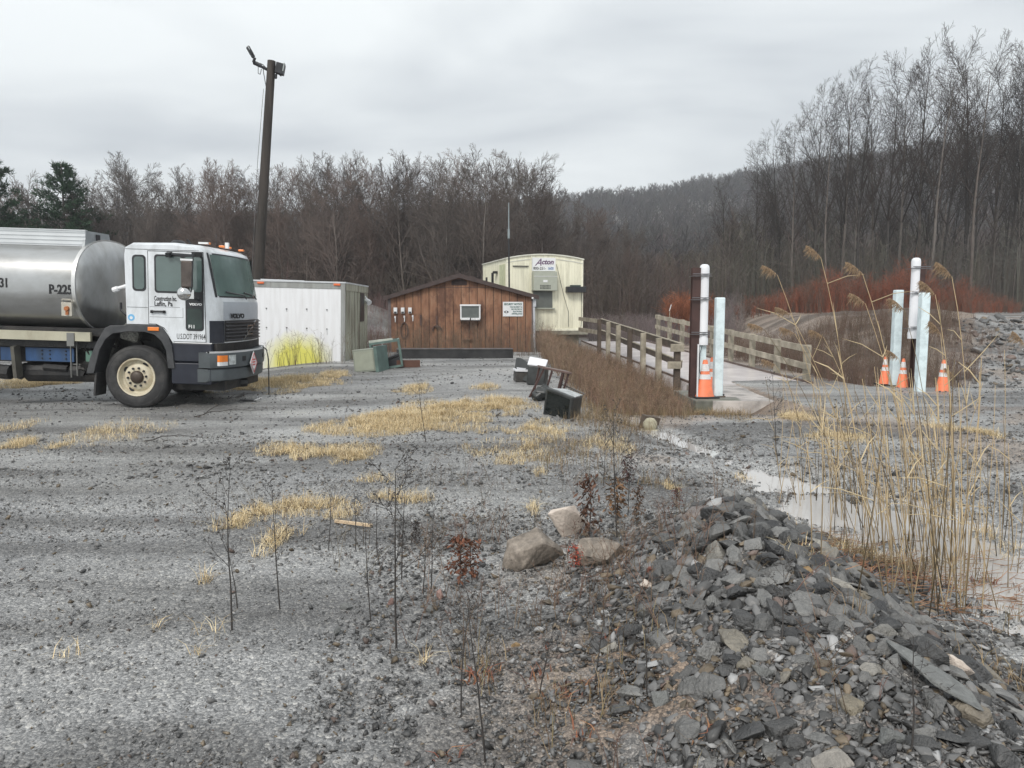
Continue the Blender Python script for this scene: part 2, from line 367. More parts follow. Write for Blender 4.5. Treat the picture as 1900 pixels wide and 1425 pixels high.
def stone_mat(name, lo, hi, rough=0.55):
    m, N, L, P = nmat(name)
    oi = N.new('ShaderNodeObjectInfo'); r = N.new('ShaderNodeValToRGB'); L.new(oi.outputs['Random'], r.inputs[0])
    r.color_ramp.elements[0].color = (*lo, 1); r.color_ramp.elements[1].color = (*hi, 1); r.color_ramp.elements[1].position = 0.88
    for p, c in ((0.45, [(a+b)/2*0.9 for a, b in zip(lo, hi)]), (0.93, (0.20, 0.175, 0.13)), (0.965, (0.15, 0.13, 0.125)), (1.0, (0.30, 0.29, 0.26))):
        q = r.color_ramp.elements.new(p); q.color = (*c, 1)
    tcn = N.new('ShaderNodeTexCoord'); n = N.new('ShaderNodeTexNoise'); n.inputs['Scale'].default_value = 3.0; n.inputs['Detail'].default_value = 8; n.inputs['Roughness'].default_value = 0.7; L.new(tcn.outputs['Object'], n.inputs['Vector'])
    r2 = N.new('ShaderNodeValToRGB'); L.new(n.outputs['Fac'], r2.inputs[0]); r2.color_ramp.elements[0].position = 0.3; r2.color_ramp.elements[0].color = (0.62, 0.62, 0.63, 1); r2.color_ramp.elements[1].position = 0.72; r2.color_ramp.elements[1].color = (1.3, 1.28, 1.25, 1)
    x = N.new('ShaderNodeMix'); x.data_type = 'RGBA'; x.blend_type = 'MULTIPLY'; x.inputs[0].default_value = 1; L.new(r.outputs[0], x.inputs[6]); L.new(r2.outputs[0], x.inputs[7]); L.new(x.outputs[2], P.inputs['Base Color'])
    P.inputs['Roughness'].default_value = rough
    n3 = N.new('ShaderNodeTexNoise'); n3.inputs['Scale'].default_value = 9; n3.inputs['Detail'].default_value = 8; L.new(tcn.outputs['Object'], n3.inputs['Vector'])
    bn = N.new('ShaderNodeBump'); bn.inputs['Strength'].default_value = 0.5; bn.inputs['Distance'].default_value = 0.05; L.new(n3.outputs['Fac'], bn.inputs['Height']); L.new(bn.outputs[0], P.inputs['Normal'])
    return m

M = {}
M['ground'] = ground_mat()
M['stone'] = stone_mat('shale', (0.036, 0.037, 0.039), (0.20, 0.20, 0.195), 0.42)
M['gravel'] = tint_mat('loose_gravel', rough=0.45, spec=0.4, bump=0.3, bscale=60)
M['boulder'] = mat('boulder_stone', (0.25, 0.215, 0.18), 0.7, var=0.5, scale=5, bump=0.9, bscale=14, dirt=(0.10, 0.085, 0.07), dirt_amt=0.85, dirt_scale=4)
M['boulder_pale'] = mat('pale_boulder', (0.62, 0.54, 0.47), 0.7, var=0.2, scale=6, bump=0.5, bscale=18, dirt=(0.25, 0.2, 0.17), dirt_amt=0.7)
M['slab'] = mat('slate_slab', (0.165, 0.17, 0.165), 0.6, var=0.25, scale=5, bump=0.6, bscale=16, dirt=(0.09, 0.09, 0.09), dirt_amt=0.6)
M['bark'] = mat('bark', (0.105, 0.094, 0.086), 0.9, var=0.3, scale=3, bump=0.3, bscale=20, stretch=(3, 3, 0.6))
M['bark_dark'] = mat('bark_dark', (0.050, 0.045, 0.042), 0.9, var=0.3, scale=3, bump=0.3, bscale=20)
M['twig'] = mat('twigs', (0.100, 0.086, 0.078), 0.9, var=0.25, scale=0.8, bump=0)
M['twig_dark'] = mat('dark_twigs', (0.045, 0.039, 0.036), 0.9, var=0.25, scale=0.8, bump=0)
M['twig_red'] = mat('reddish_twigs', (0.125, 0.096, 0.084), 0.9, var=0.25, scale=0.8, bump=0)
M['straw'] = tint_mat('straw', rough=0.7)
M['tint'] = tint_mat('dry_stems', rough=0.85)
M['needles'] = tint_mat('pine_needles', rough=0.7)
for k_ in ('twig', 'twig_red', 'bark'): vary(M[k_], 0.6, 1.75, (1.04, 0.98, 0.94))
vary(M['twig_dark'], 0.75, 1.35)

# ------------------------------------------------------------------ the setting
def build_ground():
    ys = np.concatenate([np.linspace(-8, 1.2, 14), 1.5*np.exp(np.linspace(0, math.log(880/1.5), 560))])
    s = np.linspace(-1, 1, 460); s = s*(0.75+0.25*np.abs(s))
    Y = np.repeat(ys[:, None], len(s), 1); X = s[None, :]*(4.5+1.15*np.maximum(ys, 0))[:, None]
    Z = H(X, Y)
    near = 1-ss(9, 16, Y)
    Z = Z+near*(0.45+0.55*ss(-1.5, 0.3, X))*(0.026*(vnoise(X*9, Y*9, 31)-0.5)+0.026*(vnoise(X*23, Y*23, 32)-0.5))
    V = np.stack([X, Y, Z], -1).reshape(-1, 3)
    nr, nc = Y.shape; i = np.arange(nr-1)[:, None]*nc+np.arange(nc-1)[None]
    Fq = np.stack([i, i+1, i+nc+1, i+nc], -1).reshape(-1, 4)
    zw, zg, zb = zones(X, Y)
    me = np_mesh('ground', V, Fq, np.stack([np.broadcast_to(q, X.shape).ravel() for q in (zw, zg, zb)], 1), smooth=True)
    return tag(add_mesh('ground', me, M['ground']), kind='structure')
build_ground()

def build_water():
    m, N, L, P = nmat('puddle_water')
    P.inputs['Base Color'].default_value = (0.46, 0.445, 0.43, 1); P.inputs['Roughness'].default_value = 0.04; P.inputs['IOR'].default_value = 1.55; P.inputs['Specular IOR Level'].default_value = 0.8
    tcn = N.new('ShaderNodeTexCoord'); n = N.new('ShaderNodeTexNoise'); n.inputs['Scale'].default_value = 9; n.inputs['Detail'].default_value = 3; L.new(tcn.outputs['Object'], n.inputs['Vector'])
    b = N.new('ShaderNodeBump'); b.inputs['Strength'].default_value = 0.10; b.inputs['Distance'].default_value = 0.01; L.new(n.outputs['Fac'], b.inputs['Height']); L.new(b.outputs[0], P.inputs['Normal'])
    xs = np.arange(1.2, 7.5, 0.08); ys = np.arange(0.4, 11.3, 0.08)
    X, Y = np.meshgrid(xs, ys); keep = stream_d(X, Y) < 1.9
    Z = water_z(Y)
    V = np.stack([X, Y, Z], -1).reshape(-1, 3); nr, nc = X.shape
    i = (np.arange(nr-1)[:, None]*nc+np.arange(nc-1)[None]).reshape(-1)
    k = keep[:-1, :-1].reshape(-1); i = i[k]
    Fq = np.stack([i, i+1, i+nc+1, i+nc], -1)
    used = np.unique(Fq); remap = np.zeros(len(V), int); remap[used] = np.arange(len(used))
    me = np_mesh('water', V[used], remap[Fq], smooth=True)
    tag(add_mesh('water', me, m), kind='structure')
build_water()

# ------------------------------------------------------------------ bare trees
def grow(r, p, d, L, rad, lvl, out, P):
    """recursive branch; out[0] trunk segments, out[1] crown segments"""
    n = P['n'][lvl]; step = L/n; pos = Vector(p); dirv = Vector(d).normalized(); rr = rad
    for i in range(n):
        t0 = i/n; r0 = rad*(1-t0*P['taper']); r1 = rad*(1-(i+1)/n*P['taper'])
        j = P['wig'][lvl]
        dirv = (dirv+Vector((r.uniform(-j, j), r.uniform(-j, j), r.uniform(-j, j)*0.6+P['up'][lvl]))).normalized()
        q = pos+dirv*step
        out[0 if lvl == 0 else 1].append((*pos, max(r0, P['min']), *q, max(r1, P['min'])))
        pos = q
        if lvl+1 < P['lv'] and (i+1)/n > P['start'][lvl] and (i < n-1 or lvl == 0):
            k = P['kids'][lvl]; k = int(k)+(1 if r.random() < k-int(k) else 0)
            for c in range(k):
                az = r.uniform(0, 2*math.pi); ang = math.radians(r.uniform(*P['ang'][lvl]))
                a = dirv.orthogonal().normalized(); b = dirv.cross(a)
                nd = dirv*math.cos(ang)+(a*math.cos(az)+b*math.sin(az))*math.sin(ang)
                tt = (i+1)/n; cl = L*P['len'][lvl]*(1-0.55*abs(tt-P['start'][lvl])/(1-P['start'][lvl]+1e-6))*r.uniform(0.7, 1.15)
                grow(r, pos, nd, cl, r1*P['rr'][lvl], lvl+1, out, P)
TALL = dict(lv=4, n=(14, 7, 5, 3), taper=0.86, wig=(0.045, 0.08, 0.10, 0.12), up=(0.03, 0.06, 0.02, 0.0), start=(0.40, 0.15, 0.15), kids=(2.2, 1.7, 1.25), ang=((24, 44), (26, 46), (28, 50)), len=(0.38, 0.55, 0.58), rr=(0.60, 0.62, 0.6), min=0.009)
BUSHY = dict(lv=4, n=(9, 8, 5, 3), taper=0.8, wig=(0.06, 0.09, 0.11, 0.12), up=(0.02, 0.07, 0.03, 0.01), start=(0.12, 0.10, 0.1), kids=(2.4, 1.7, 1.7), ang=((24, 52), (26, 48), (26, 50)), len=(0.60, 0.52, 0.55), rr=(0.62, 0.62, 0.6), min=0.009)
YOUNG = dict(lv=3, n=(8, 5, 3), taper=0.9, wig=(0.06, 0.15, 0.3), up=(0.03, 0.10, 0.05), start=(0.15, 0.1), kids=(2.5, 2.2), ang=((25, 45), (25, 55)), len=(0.4, 0.45), rr=(0.5, 0.6), min=0.006)
TREE_H = {}
def tree_variant(seed, h, rad, P, bark='bark', twig='twig', name='bare_tree', lean=0.0, mn=0.009):
    r = random.Random(seed); P = dict(P); P['min'] = mn; out = ([], [])
    grow(r, (0, 0, -0.3), (lean, 0, 1), h*1.02, rad, 0, out, P)
    root = empty(name)
    a = add_mesh('trunk', segs_mesh('trunk', out[0], sides=7), M[bark], root, smooth=True)
    b = add_mesh('crown', segs_mesh('crown', out[1], sides=3), M[twig], root)
    zs = np.sort(np.array([q[6] for q in out[0]+out[1]])); TREE_H[root.name] = float(zs[int(len(zs)*0.985)])
    return root
protos = {}
def use_proto(key, make):
    """first use returns the prototype itself, later uses a copy with copies of its parts"""
    if key not in protos:
        protos[key] = make(); return protos[key]
    return copy_tree(protos[key])
def place(o, p, rz=0.0, s=1.0, rot=None):
    o.location = p; o.rotation_euler = rot or (0, 0, rz); o.scale = (s, s, s) if not hasattr(s, '__len__') else s
    return o

def sky_top(px):   # tops of the near woods in the photograph
    xs = [-200, 0, 60, 160, 215, 250, 330, 400, 470, 540, 620, 700, 790, 870, 930, 990, 1040, 1075, 1130, 1190, 1230]
    ys = [350, 345, 330, 370, 320, 288, 345, 290, 330, 305, 285, 290, 300, 285, 315, 285, 340, 372, 400, 430, 455]
    return np.interp(px, xs, ys)
tr = random.Random(21)
def bushy(i): return lambda: tree_variant(300+i, 10.0, 0.11, BUSHY, 'bark', 'twig_red' if i in (2, 5) else 'twig')
def tall(i): return lambda: tree_variant(500+i, 17.0, 0.17, TALL, 'bark_dark' if i % 3 else 'bark', 'twig_dark')
kinds = {}
def put_tree(kind, px, y, topy, label, group, thin=1.0):
    p = pt(px, 570, y); z = Hs(p.x, y); top = pt(px, topy, y).z; h = max(top-z, 2.0)
    if kind == 'b':
        i = tr.randrange(8); o = use_proto(('b', i), bushy(i)); base = 10.9
    else:
        i = tr.randrange(7); o = use_proto(('t', i), tall(i)); base = 17.2
    base = TREE_H.get(protos[(kind, i)].name, base)
    s = h/base
    place(o, (p.x, y, z-0.1), tr.uniform(0, 6.28), (s*thin, s*thin, s))
    tag(o, label, 'tree', group)
    return o
LEFTWOOD = 'bare trees of the wood behind the buildings'
for k in range(112):
    px = -120+k*1330/112+tr.uniform(-9, 9); y = tr.uniform(44, 62)
    t = float(sky_top(px))+(tr.uniform(-10, 8) if k % 2 == 0 else tr.uniform(5, 70))
    put_tree('b', px, y, t, 'leafless grey brown tree in the dense wood behind the truck, shed and office trailer', LEFTWOOD, tr.uniform(0.8, 1.1))
RIGHTWOOD = 'tall bare trees on the right'
rt = [(1345, 330), (1400, 262), (1418, 300), (1440, 225), (1470, 210), (1505, 150), (1530, 185), (1560, 115), (1590, 165), (1615, 150), (1640, 95), (1668, 110), (1700, 70), (1722, 95), (1745, 130), (1788, 52), (1800, 70), (1835, 110), (1862, 82), (1885, 95), (1915, 80), (1950, 90), (2010, 80), (2060, 120)]
for k, (px, ty) in enumerate(rt):
    put_tree('t', px, tr.uniform(43, 52), ty, 'tall slender leafless tree rising above the hill line on the right', RIGHTWOOD, 0.86)
for k in range(40):
    px = 1330+k*18+tr.uniform(-9, 9); y = tr.uniform(45, 66)
    t = float(np.interp(px, [1330, 1450, 1600, 1750, 2000], [400, 300, 215, 175, 150]))+tr.uniform(0, 130)
    put_tree('t', px, y, t, 'thin leafless tree among the tall trunks of the right hand wood', 'thin bare trees of the right hand wood', 0.75)
for k in range(26):
    px = 1060+k*12+tr.uniform(-6, 6); y = tr.uniform(58, 85)
    t = float(np.interp(px, [1060, 1150, 1230, 1290, 1370], [430, 455, 475, 455, 400]))+tr.uniform(-10, 40)
    put_tree('b', px, y, t, 'low leafless tree in the hollow between the office trailer and the right hand wood', 'low bare trees in the hollow', 1.0)

# distant woods: hill forest and the fill behind the near trees, each read as one mass
def simple_tree(seed, n=16, spread=0.24, tw=0.012):
    r = random.Random(seed); S = [(0, 0, 0, 0.016, r.uniform(-.03, .03), 0, 0.95, 0.004)]
    for i in range(n):
        h = r.uniform(0.25, 0.93); az = r.uniform(0, 6.28); l = spread*(1.15-h)*r.uniform(0.7, 1.5)+0.05
        q = (l*math.cos(az), l*math.sin(az), h+l*r.uniform(0.7, 1.5)); S.append((0, 0, h, tw*0.7, *q, tw*0.35))
        for j in range(3):
            t = r.uniform(0.3, 0.9); b = [a*t+(0, 0, h)[k]*(1-t) for k, a in enumerate(q)]
            e = (b[0]+r.uniform(-.08, .08), b[1]+r.uniform(-.08, .08), b[2]+r.uniform(0.05, 0.14)); S.append((*b, tw*0.45, *e, tw*0.2))
    return np.array(S)
def woods(name, pts, hts, tints, nvar=10, n=16, spread=0.24, tw=0.012):
    vs = [simple_tree(900+i, n, spread, tw) for i in range(nvar)]; out = []; T = []
    for k in range(len(pts)):
        S = vs[k % nvar].copy(); a = rng.uniform(0, 6.28); c, s = math.cos(a), math.sin(a); h = hts[k]
        for o in (0, 4):
            x, y = S[:, o].copy(), S[:, o+1].copy(); S[:, o] = (c*x-s*y)*h+pts[k][0]; S[:, o+1] = (s*x+c*y)*h+pts[k][1]; S[:, o+2] = S[:, o+2]*h+pts[k][2]; S[:, o+3] *= h
        out.append(S); T.append(np.repeat(tints[k][None], len(S), 0))
    me = segs_mesh(name, np.concatenate(out), np.concatenate(T))
    return tag(add_mesh(name, me, M['tint']), kind='stuff')
def wood_tints(n, base, v=0.22):
    b = np.array(base)[None]*(1+rng.uniform(-v, v, (n, 1))); b *= 1+rng.uniform(-0.08, 0.08, (n, 3)); return b
def scatter_bearing(n, b0, b1, y0, y1, pw=1.0):
    y = (y0**pw+(y1**pw-y0**pw)*rng.random(n))**(1/pw); b = rng.uniform(b0, b1, n); x = b*y
    z = H(x, y); return np.stack([x, y, z-0.2], 1)
P_ = scatter_bearing(7500, -0.75, 0.80, 150, 520, 1.3)
tag(woods('hill_forest', P_, rng.uniform(7, 12, len(P_)), wood_tints(len(P_), (0.072, 0.061, 0.056), 0.25), n=11, spread=0.36, tw=0.022), 'grey leafless forest covering the far hillside under low cloud', 'forest')
P_ = scatter_bearing(1500, -0.80, 0.28, 64, 115)
hh = rng.uniform(4, 8.0, len(P_)); hh = np.where(P_[:, 0]/P_[:, 1] > 0.05, hh*0.7, hh)
tag(woods('rear_wood', P_, hh, wood_tints(len(P_), (0.110, 0.094, 0.084)), n=18, spread=0.24, tw=0.013), 'dense bare wood seen between the nearer trees behind the yard', 'wood')
P_ = scatter_bearing(900, 0.28, 0.85, 66, 110)
tag(woods('right_wood_fill', P_, rng.uniform(4, 9, len(P_)), wood_tints(len(P_), (0.125, 0.110, 0.098)), n=16, spread=0.20, tw=0.010), 'dense bare wood seen between the tall trunks on the right', 'wood')
# undergrowth
def stems(name, pts, hts, tints, per=7, r0=0.006, lean=0.18, curve=0.1, label=None, cat='brush', twigs=3):
    out = []; T = []
    n = len(pts); 
    for j in range(per):
        a = rng.uniform(0, 6.28, n); l = rng.uniform(0.1, 1.0, n)*lean; h = hts*rng.uniform(0.55, 1.0, n)
        b = pts+np.stack([rng.normal(0, 0.05, n)*hts, rng.normal(0, 0.05, n)*hts, np.zeros(n)], 1)
        mid = b+np.stack([np.cos(a)*l*h*0.4, np.sin(a)*l*h*0.4, h*0.55], 1)
        top = b+np.stack([np.cos(a)*l*h, np.sin(a)*l*h, h], 1)
        rr = (r0*(0.5+hts*0.5))[:, None]
        out += [np.hstack([b, rr, mid, rr*0.7]), np.hstack([mid, rr*0.7, top, rr*0.3])]; T += [tints, tints]
        for q in range(twigs):
            t = rng.uniform(0.2, 0.95, (n, 1)); s0 = mid*(1-t)+top*t; e = s0+np.stack([rng.normal(0, 0.13, n)*h, rng.normal(0, 0.13, n)*h, rng.uniform(0.04, 0.22, n)*h], 1)
            out.append(np.hstack([s0, rr*0.5, e, rr*0.25])); T.append(tints*rng.uniform(0.8, 1.25, (n, 1)))
    me = segs_mesh(name, np.concatenate(out), np.concatenate(T))
    return tag(add_mesh(name, me, M['tint']), label, cat, kind='stuff')
P_ = scatter_bearing(2600, -0.80, 0.24, 41, 60); P_ = P_[~((P_[:, 0] > -13) & (P_[:, 0] < -5) & (P_[:, 1] < 44))]
stems('brushwood', P_, rng.uniform(1.5, 5.0, len(P_)), wood_tints(len(P_), (0.110, 0.086, 0.074), 0.3), per=5, r0=0.006, label='dense leafless brushwood under the trees behind the yard')
P_ = scatter_bearing(1500, 0.24, 0.85, 43, 62)
stems('undergrowth', P_, rng.uniform(1.5, 5.5, len(P_)), wood_tints(len(P_), (0.120, 0.108, 0.092), 0.35), per=4, r0=0.006, label='dark bare undergrowth between the trunks of the right hand wood')
# red thicket
n = 760; b = rng.uniform(0.29, 0.66, n); y = rng.uniform(37, 43, n); P_ = np.stack([b*y, y, H(b*y, y)], 1)
px_ = 950+b*F; ht = np.interp(px_, [1360, 1400, 1480, 1600, 1650, 1700, 1780, 1830, 1880], [0.7, 1.0, 1.4, 1.9, 2.3, 2.3, 1.9, 1.3, 0.6])*rng.uniform(0.7, 1.05, n)
tn = np.where((rng.random((n, 1)) < np.interp(px_, [1380, 1500, 1640, 1900], [0.35, 0.5, 0.9, 0.5])[:, None]), np.array([[0.23, 0.088, 0.056]]), np.array([[0.14, 0.095, 0.075]]))*rng.uniform(0.7, 1.3, (n, 1))
ht = ht*(0.35+1.2*vnoise(P_[:, 0]*0.8, P_[:, 1]*0.8, 5)); stems('red_thicket', P_, ht, tn, per=7, r0=0.007, lean=0.4, twigs=5, label='rust red leafless thicket in front of the right hand wood', cat='thicket')
n = 130; b = rng.uniform(0.205, 0.258, n); y = rng.uniform(36, 39, n); P_ = np.stack([b*y, y, H(b*y, y)], 1)
tn = np.array([[0.30, 0.115, 0.06]])*rng.uniform(0.5, 1.3, (n, 1))
stems('red_leafed_shrub', P_, rng.uniform(1.4, 2.5, n), tn, per=6, r0=0.008, lean=0.4, twigs=8, label='orange red shrub clump behind the far end of the scale railing', cat='shrub')
# pale brush in the hollow beyond the scale and on the far side banks
n = 700; b = rng.uniform(0.10, 0.30, n); y = rng.uniform(33, 42, n); P_ = np.stack([b*y, y, H(b*y, y)], 1)
stems('grey_weeds', P_, rng.uniform(0.5, 1.5, n), wood_tints(n, (0.20, 0.165, 0.16), 0.3), per=6, r0=0.006, lean=0.5, twigs=3, label='greyish dead weeds beyond the far end of the scale', cat='weeds')

def pine(px, ty, y, seed, label, wide=1.0):
    r = np.random.default_rng(seed); p = pt(px, 570, y); z = Hs(p.x, y); h = pt(px, ty, y).z-z
    root = empty('pine_tree', (p.x, y, z), label=label, cat='tree')
    S = [(0, 0, -0.3, 0.16, 0, 0, h, 0.02)]; V = []; Fq = []; T = []
    segs = [(0, 0, -0.3, 0.17, 0.03, 0.02, h*0.5, 0.10), (0.03, 0.02, h*0.5, 0.10, 0, 0, h, 0.02)]
    br = []; needles = []
    hh = h*0.10
    while hh < h:
        t = hh/h; L = wide*h*0.30*(1-t)**0.75*(1.0 if t > 0.2 else 0.8)+0.15
        for k in range(5):
            a = r.uniform(0, 6.28); l = L*r.uniform(0.55, 1.15); e = np.array([math.cos(a)*l, math.sin(a)*l, l*r.uniform(0.1, 0.5)])
            b = np.array([0, 0, hh]); br.append((*b, 0.03*(1-t)+0.01, *(b+e), 0.006))
            for q in range(int(10+l*16)):
                f = r.uniform(0.25, 1.05); c = b+e*f+r.normal(0, 0.10, 3)*(0.4+l*0.35); d = e/np.linalg.norm(e)*0.6+r.normal(0, 0.5, 3)+np.array([0, 0, 0.5]); needles.append((c, d/np.linalg.norm(d), r.uniform(0.16, 0.34)))
        hh += h*0.030
    for c, d, l in needles:
        for w in range(4):
            dd = d+r.normal(0, 0.45, 3); dd /= np.linalg.norm(dd); br_ = (*c, 0.022, *(c+dd*l), 0.004); S.append(br_)
    S = S[1:]; cols = np.array([[0.030, 0.060, 0.032]])*r.uniform(0.6, 1.5, (len(S), 1))
    add_mesh('trunk', segs_mesh('trunk', segs+br, sides=5), M['bark'], root)
    add_mesh('crown', segs_mesh('crown', S, cols), M['needles'], root)
pine(128, 300, 46, 3, 'dark green pine standing among bare trees behind the tank truck', 1.25)
pine(-12, 262, 43, 4, 'dark green pine cut by the left edge of the photo', 1.2)

# ------------------------------------------------------------------ text
def text(name, s, size, Mx, m, parent, bold=0.0, shear=0.0, sx=1.0, align='LEFT', thick=0.002):
    cu = bpy.data.curves.new(name, 'FONT'); cu.body = s; cu.size = size; cu.extrude = thick; cu.offset = bold; cu.shear = shear; cu.align_x = align; cu.resolution_u = 3
    to = bpy.data.objects.new(name, cu); COL.objects.link(to); bpy.context.view_layer.update()
    me = bpy.data.meshes.new_from_object(to.evaluated_get(bpy.context.evaluated_depsgraph_get()))
    bpy.data.objects.remove(to); bpy.data.curves.remove(cu)
    me.transform(Matrix.Scale(sx, 4, (1, 0, 0))); me.transform(Mx); me.name = name; me.materials.clear()
    return add_mesh(name, me, m, parent)
def MXZ(x, y, z): # reads along +x, faces -y
    return Matrix.Translation((x, y, z))@Matrix.Rotation(math.radians(90), 4, 'X')
def MYZ(x, y, z, yaw=0): # reads along +y, faces +x
    return Matrix.Translation((x, y, z))@Matrix.Rotation(math.radians(90)+yaw, 4, 'Z')@Matrix.Rotation(math.radians(90), 4, 'X')

M['black'] = mat('black_paint', (0.018, 0.019, 0.022), 0.45, var=0.3, bump=0.05)
M['blackrub'] = mat('black_rubber', (0.028, 0.028, 0.029), 0.75, var=0.35, scale=8, bump=0.2, dirt=(0.10, 0.095, 0.09), dirt_amt=0.55, dirt_scale=5)
M['ink'] = mat('black_lettering', (0.012, 0.012, 0.014), 0.6, var=0.1, bump=0)
M['white'] = mat('white_paint', (0.74, 0.75, 0.76), 0.5, var=0.06, bump=0.05, dirt=(0.35, 0.33, 0.3), dirt_amt=0.35)
M['chrome'] = mat('chrome', (0.6, 0.6, 0.6), 0.18, metal=1.0, var=0.1, bump=0)

# ------------------------------------------------------------------ shed
def shed():
    D = 27.0
    xl = pt(722, 600, D).x; xr = pt(990, 600, D).x; zb = -0.45
    wl_ = pt(722, 553, D).z; wr = pt(990, 551, D).z; rx = pt(852, 510, D).x; rz = pt(852, 510, D).z-0.06
    m, N, L, P = nmat('weathered_plywood_siding')
    tcn = N.new('ShaderNodeTexCoord'); O = tcn.outputs['Object']
    def nzn(sc, st, det=7):
        q = N.new('ShaderNodeMapping'); L.new(O, q.inputs[0]); q.inputs['Scale'].default_value = st
        n = N.new('ShaderNodeTexNoise'); n.inputs['Scale'].default_value = sc; n.inputs['Detail'].default_value = det; n.inputs['Roughness'].default_value = 0.65; L.new(q.outputs[0], n.inputs['Vector']); return n
    r = N.new('ShaderNodeValToRGB'); L.new(nzn(3.5, (2.2, 2, 0.35)).outputs['Fac'], r.inputs[0])
    for i, (p, c) in enumerate([(0.28, (0.105, 0.046, 0.025)), (0.5, (0.245, 0.115, 0.062)), (0.72, (0.31, 0.18, 0.11))]):
        e = r.color_ramp.elements[i] if i < 2 else r.color_ramp.elements.new(p); e.position = p; e.color = (*c, 1)
    g = N.new('ShaderNodeValToRGB'); L.new(nzn(9, (5, 5, 0.5)).outputs['Fac'], g.inputs[0]); g.color_ramp.elements[0].position = 0.52; g.color_ramp.elements[1].position = 0.74; g.color_ramp.elements[1].color = (0.6, 0.6, 0.6, 1)
    x = N.new('ShaderNodeMix'); x.data_type = 'RGBA'; L.new(g.outputs[0], x.inputs[0]); L.new(r.outputs[0], x.inputs[6]); x.inputs[7].default_value = (0.26, 0.20, 0.15, 1)
    # dark water stain round the air conditioner and along the bottom edge
    d = N.new('ShaderNodeValToRGB'); L.new(nzn(1.4, (1.3, 1, 0.9), 5).outputs['Fac'], d.inputs[0]); d.color_ramp.elements[0].position = 0.5; d.color_ramp.elements[1].position = 0.62
    x2 = N.new('ShaderNodeMix'); x2.data_type = 'RGBA'; L.new(d.outputs[0], x2.inputs[0]); L.new(x.outputs[2], x2.inputs[6]); x2.inputs[7].default_value = (0.12, 0.055, 0.032, 1)
    L.new(x2.outputs[2], P.inputs['Base Color']); P.inputs['Roughness'].default_value = 0.7
    b = N.new('ShaderNodeBump'); b.inputs['Strength'].default_value = 0.4; b.inputs['Distance'].default_value = 0.01; L.new(nzn(14, (6, 6, 0.6)).outputs['Fac'], b.inputs['Height']); L.new(b.outputs[0], P.inputs['Normal'])
    M['siding'] = m
    M['fascia'] = mat('dark_fascia', (0.055, 0.037, 0.034), 0.7, var=0.25, bump=0.1)
    root = empty('wooden_shed', (0, 0, 0), label='brown wooden shed with grooved plywood siding and a low gable roof', cat='shed')
    # gable wall in grooved boards: each panel strip proud of a dark backing
    w = MB(); nb = 18; bw = (xr-xl)/nb
    def topz(x): return wl_+(rz-wl_)*(x-xl)/(rx-xl) if x < rx else wr+(rz-wr)*(xr-x)/(xr-rx)
    for i in range(nb):
        a = xl+i*bw+0.010; c = xl+(i+1)*bw-0.010; pts = [(a, zb), (c, zb), (c, topz(c))]+([(rx, rz)] if a < rx < c else [])+[(a, topz(a))]
        w.prism(pts, D, D+0.016)
    core = MB(); core.prism([(xl, zb), (xr, zb), (xr, wr), (rx, rz), (xl, wl_)], D+0.017, D+0.12); core.build('wall_core', mat('groove_brown', (0.030, 0.016, 0.011), 0.9, bump=0), root)
    w.bb(xl, xl+0.1, D+0.12, D+3.9, zb, wl_-0.02); w.bb(xr-0.1, xr, D+0.12, D+3.9, zb, wr-0.02)
    w.prism([(xl, zb), (xr, zb), (xr, wr), (rx, rz), (xl, wl_)], D+3.9, D+4.0)
    w.build('wall', M['siding'], root)
    tb = MB(); tb.bb(xl-0.03, xl+0.07, D-0.02, D+0.015, zb, wl_-0.01); tb.bb(xr-0.07, xr+0.03, D-0.02, D+0.015, zb, wr-0.01)
    tb.build('corner_trim', mat('grey_trim', (0.13, 0.11, 0.11), 0.8, var=0.3), root)
    zt = pt(780, 535, D).z; bt = MB(); bt.bb(xl+0.9, xr-0.9, D-0.006, D+0.001, zt+0.02, zt+0.035); bt.build('joint_strip', M['fascia'], root)
    ex = 0.17; ro = MB()
    L0 = Vector((xl-ex, 0, wl_-ex*(rz-wl_)/(rx-xl)+0.03)); R0 = Vector((xr+ex, 0, wr-ex*(rz-wr)/(xr-rx)+0.03)); T0 = Vector((rx, 0, rz+0.10))
    ro.prism([(L0.x, L0.z), (rx, rz+0.04), (R0.x, R0.z), (R0.x, R0.z+0.06), (rx, rz+0.10), (L0.x, L0.z+0.06)], D-0.12, D+4.2)
    rf = ro.build('roof', M['fascia'], root)
    fa = MB(); fa.prism([(L0.x-0.01, L0.z-0.075), (rx, rz-0.045), (R0.x+0.01, R0.z-0.075), (R0.x+0.01, R0.z+0.062), (rx, rz+0.104), (L0.x-0.01, L0.z+0.062)], D-0.16, D-0.122)
    fa.build('fascia_board', M['fascia'], rf, bevel=0.004)
    gv = MB(); gx, gz = pt(852, 523, D).x, pt(852, 523, D).z
    gv.prism([(gx-0.27, gz-0.11), (gx+0.27, gz-0.11), (gx+0.27, gz+0.02), (gx+0.1, gz+0.09), (gx-0.1, gz+0.09), (gx-0.27, gz+0.02)], D-0.02, D-0.001)
    for i in range(5): gv.box((gx, D-0.03, gz-0.09+i*0.033), (0.44, 0.02, 0.012), (0.5, 0, 0))
    gv.build('gable_vent', M['fascia'], root)
    # three small meters with white nozzles below
    mm = M['white']; z1 = pt(734, 576, D).z
    for px in (734, 747.5, 761):
        x0 = pt(px, 576, D).x; q = MB(); q.bb(x0-0.062, x0+0.062, D-0.07, D, z1-0.10, z1+0.10)
        mb = q.build('meter_box', mm, root, bevel=0.01)
        q = MB(); q.bb(x0-0.045, x0+0.045, D-0.078, D-0.0705, z1-0.085, z1-0.04); q.build('meter_window', M['black'], mb)
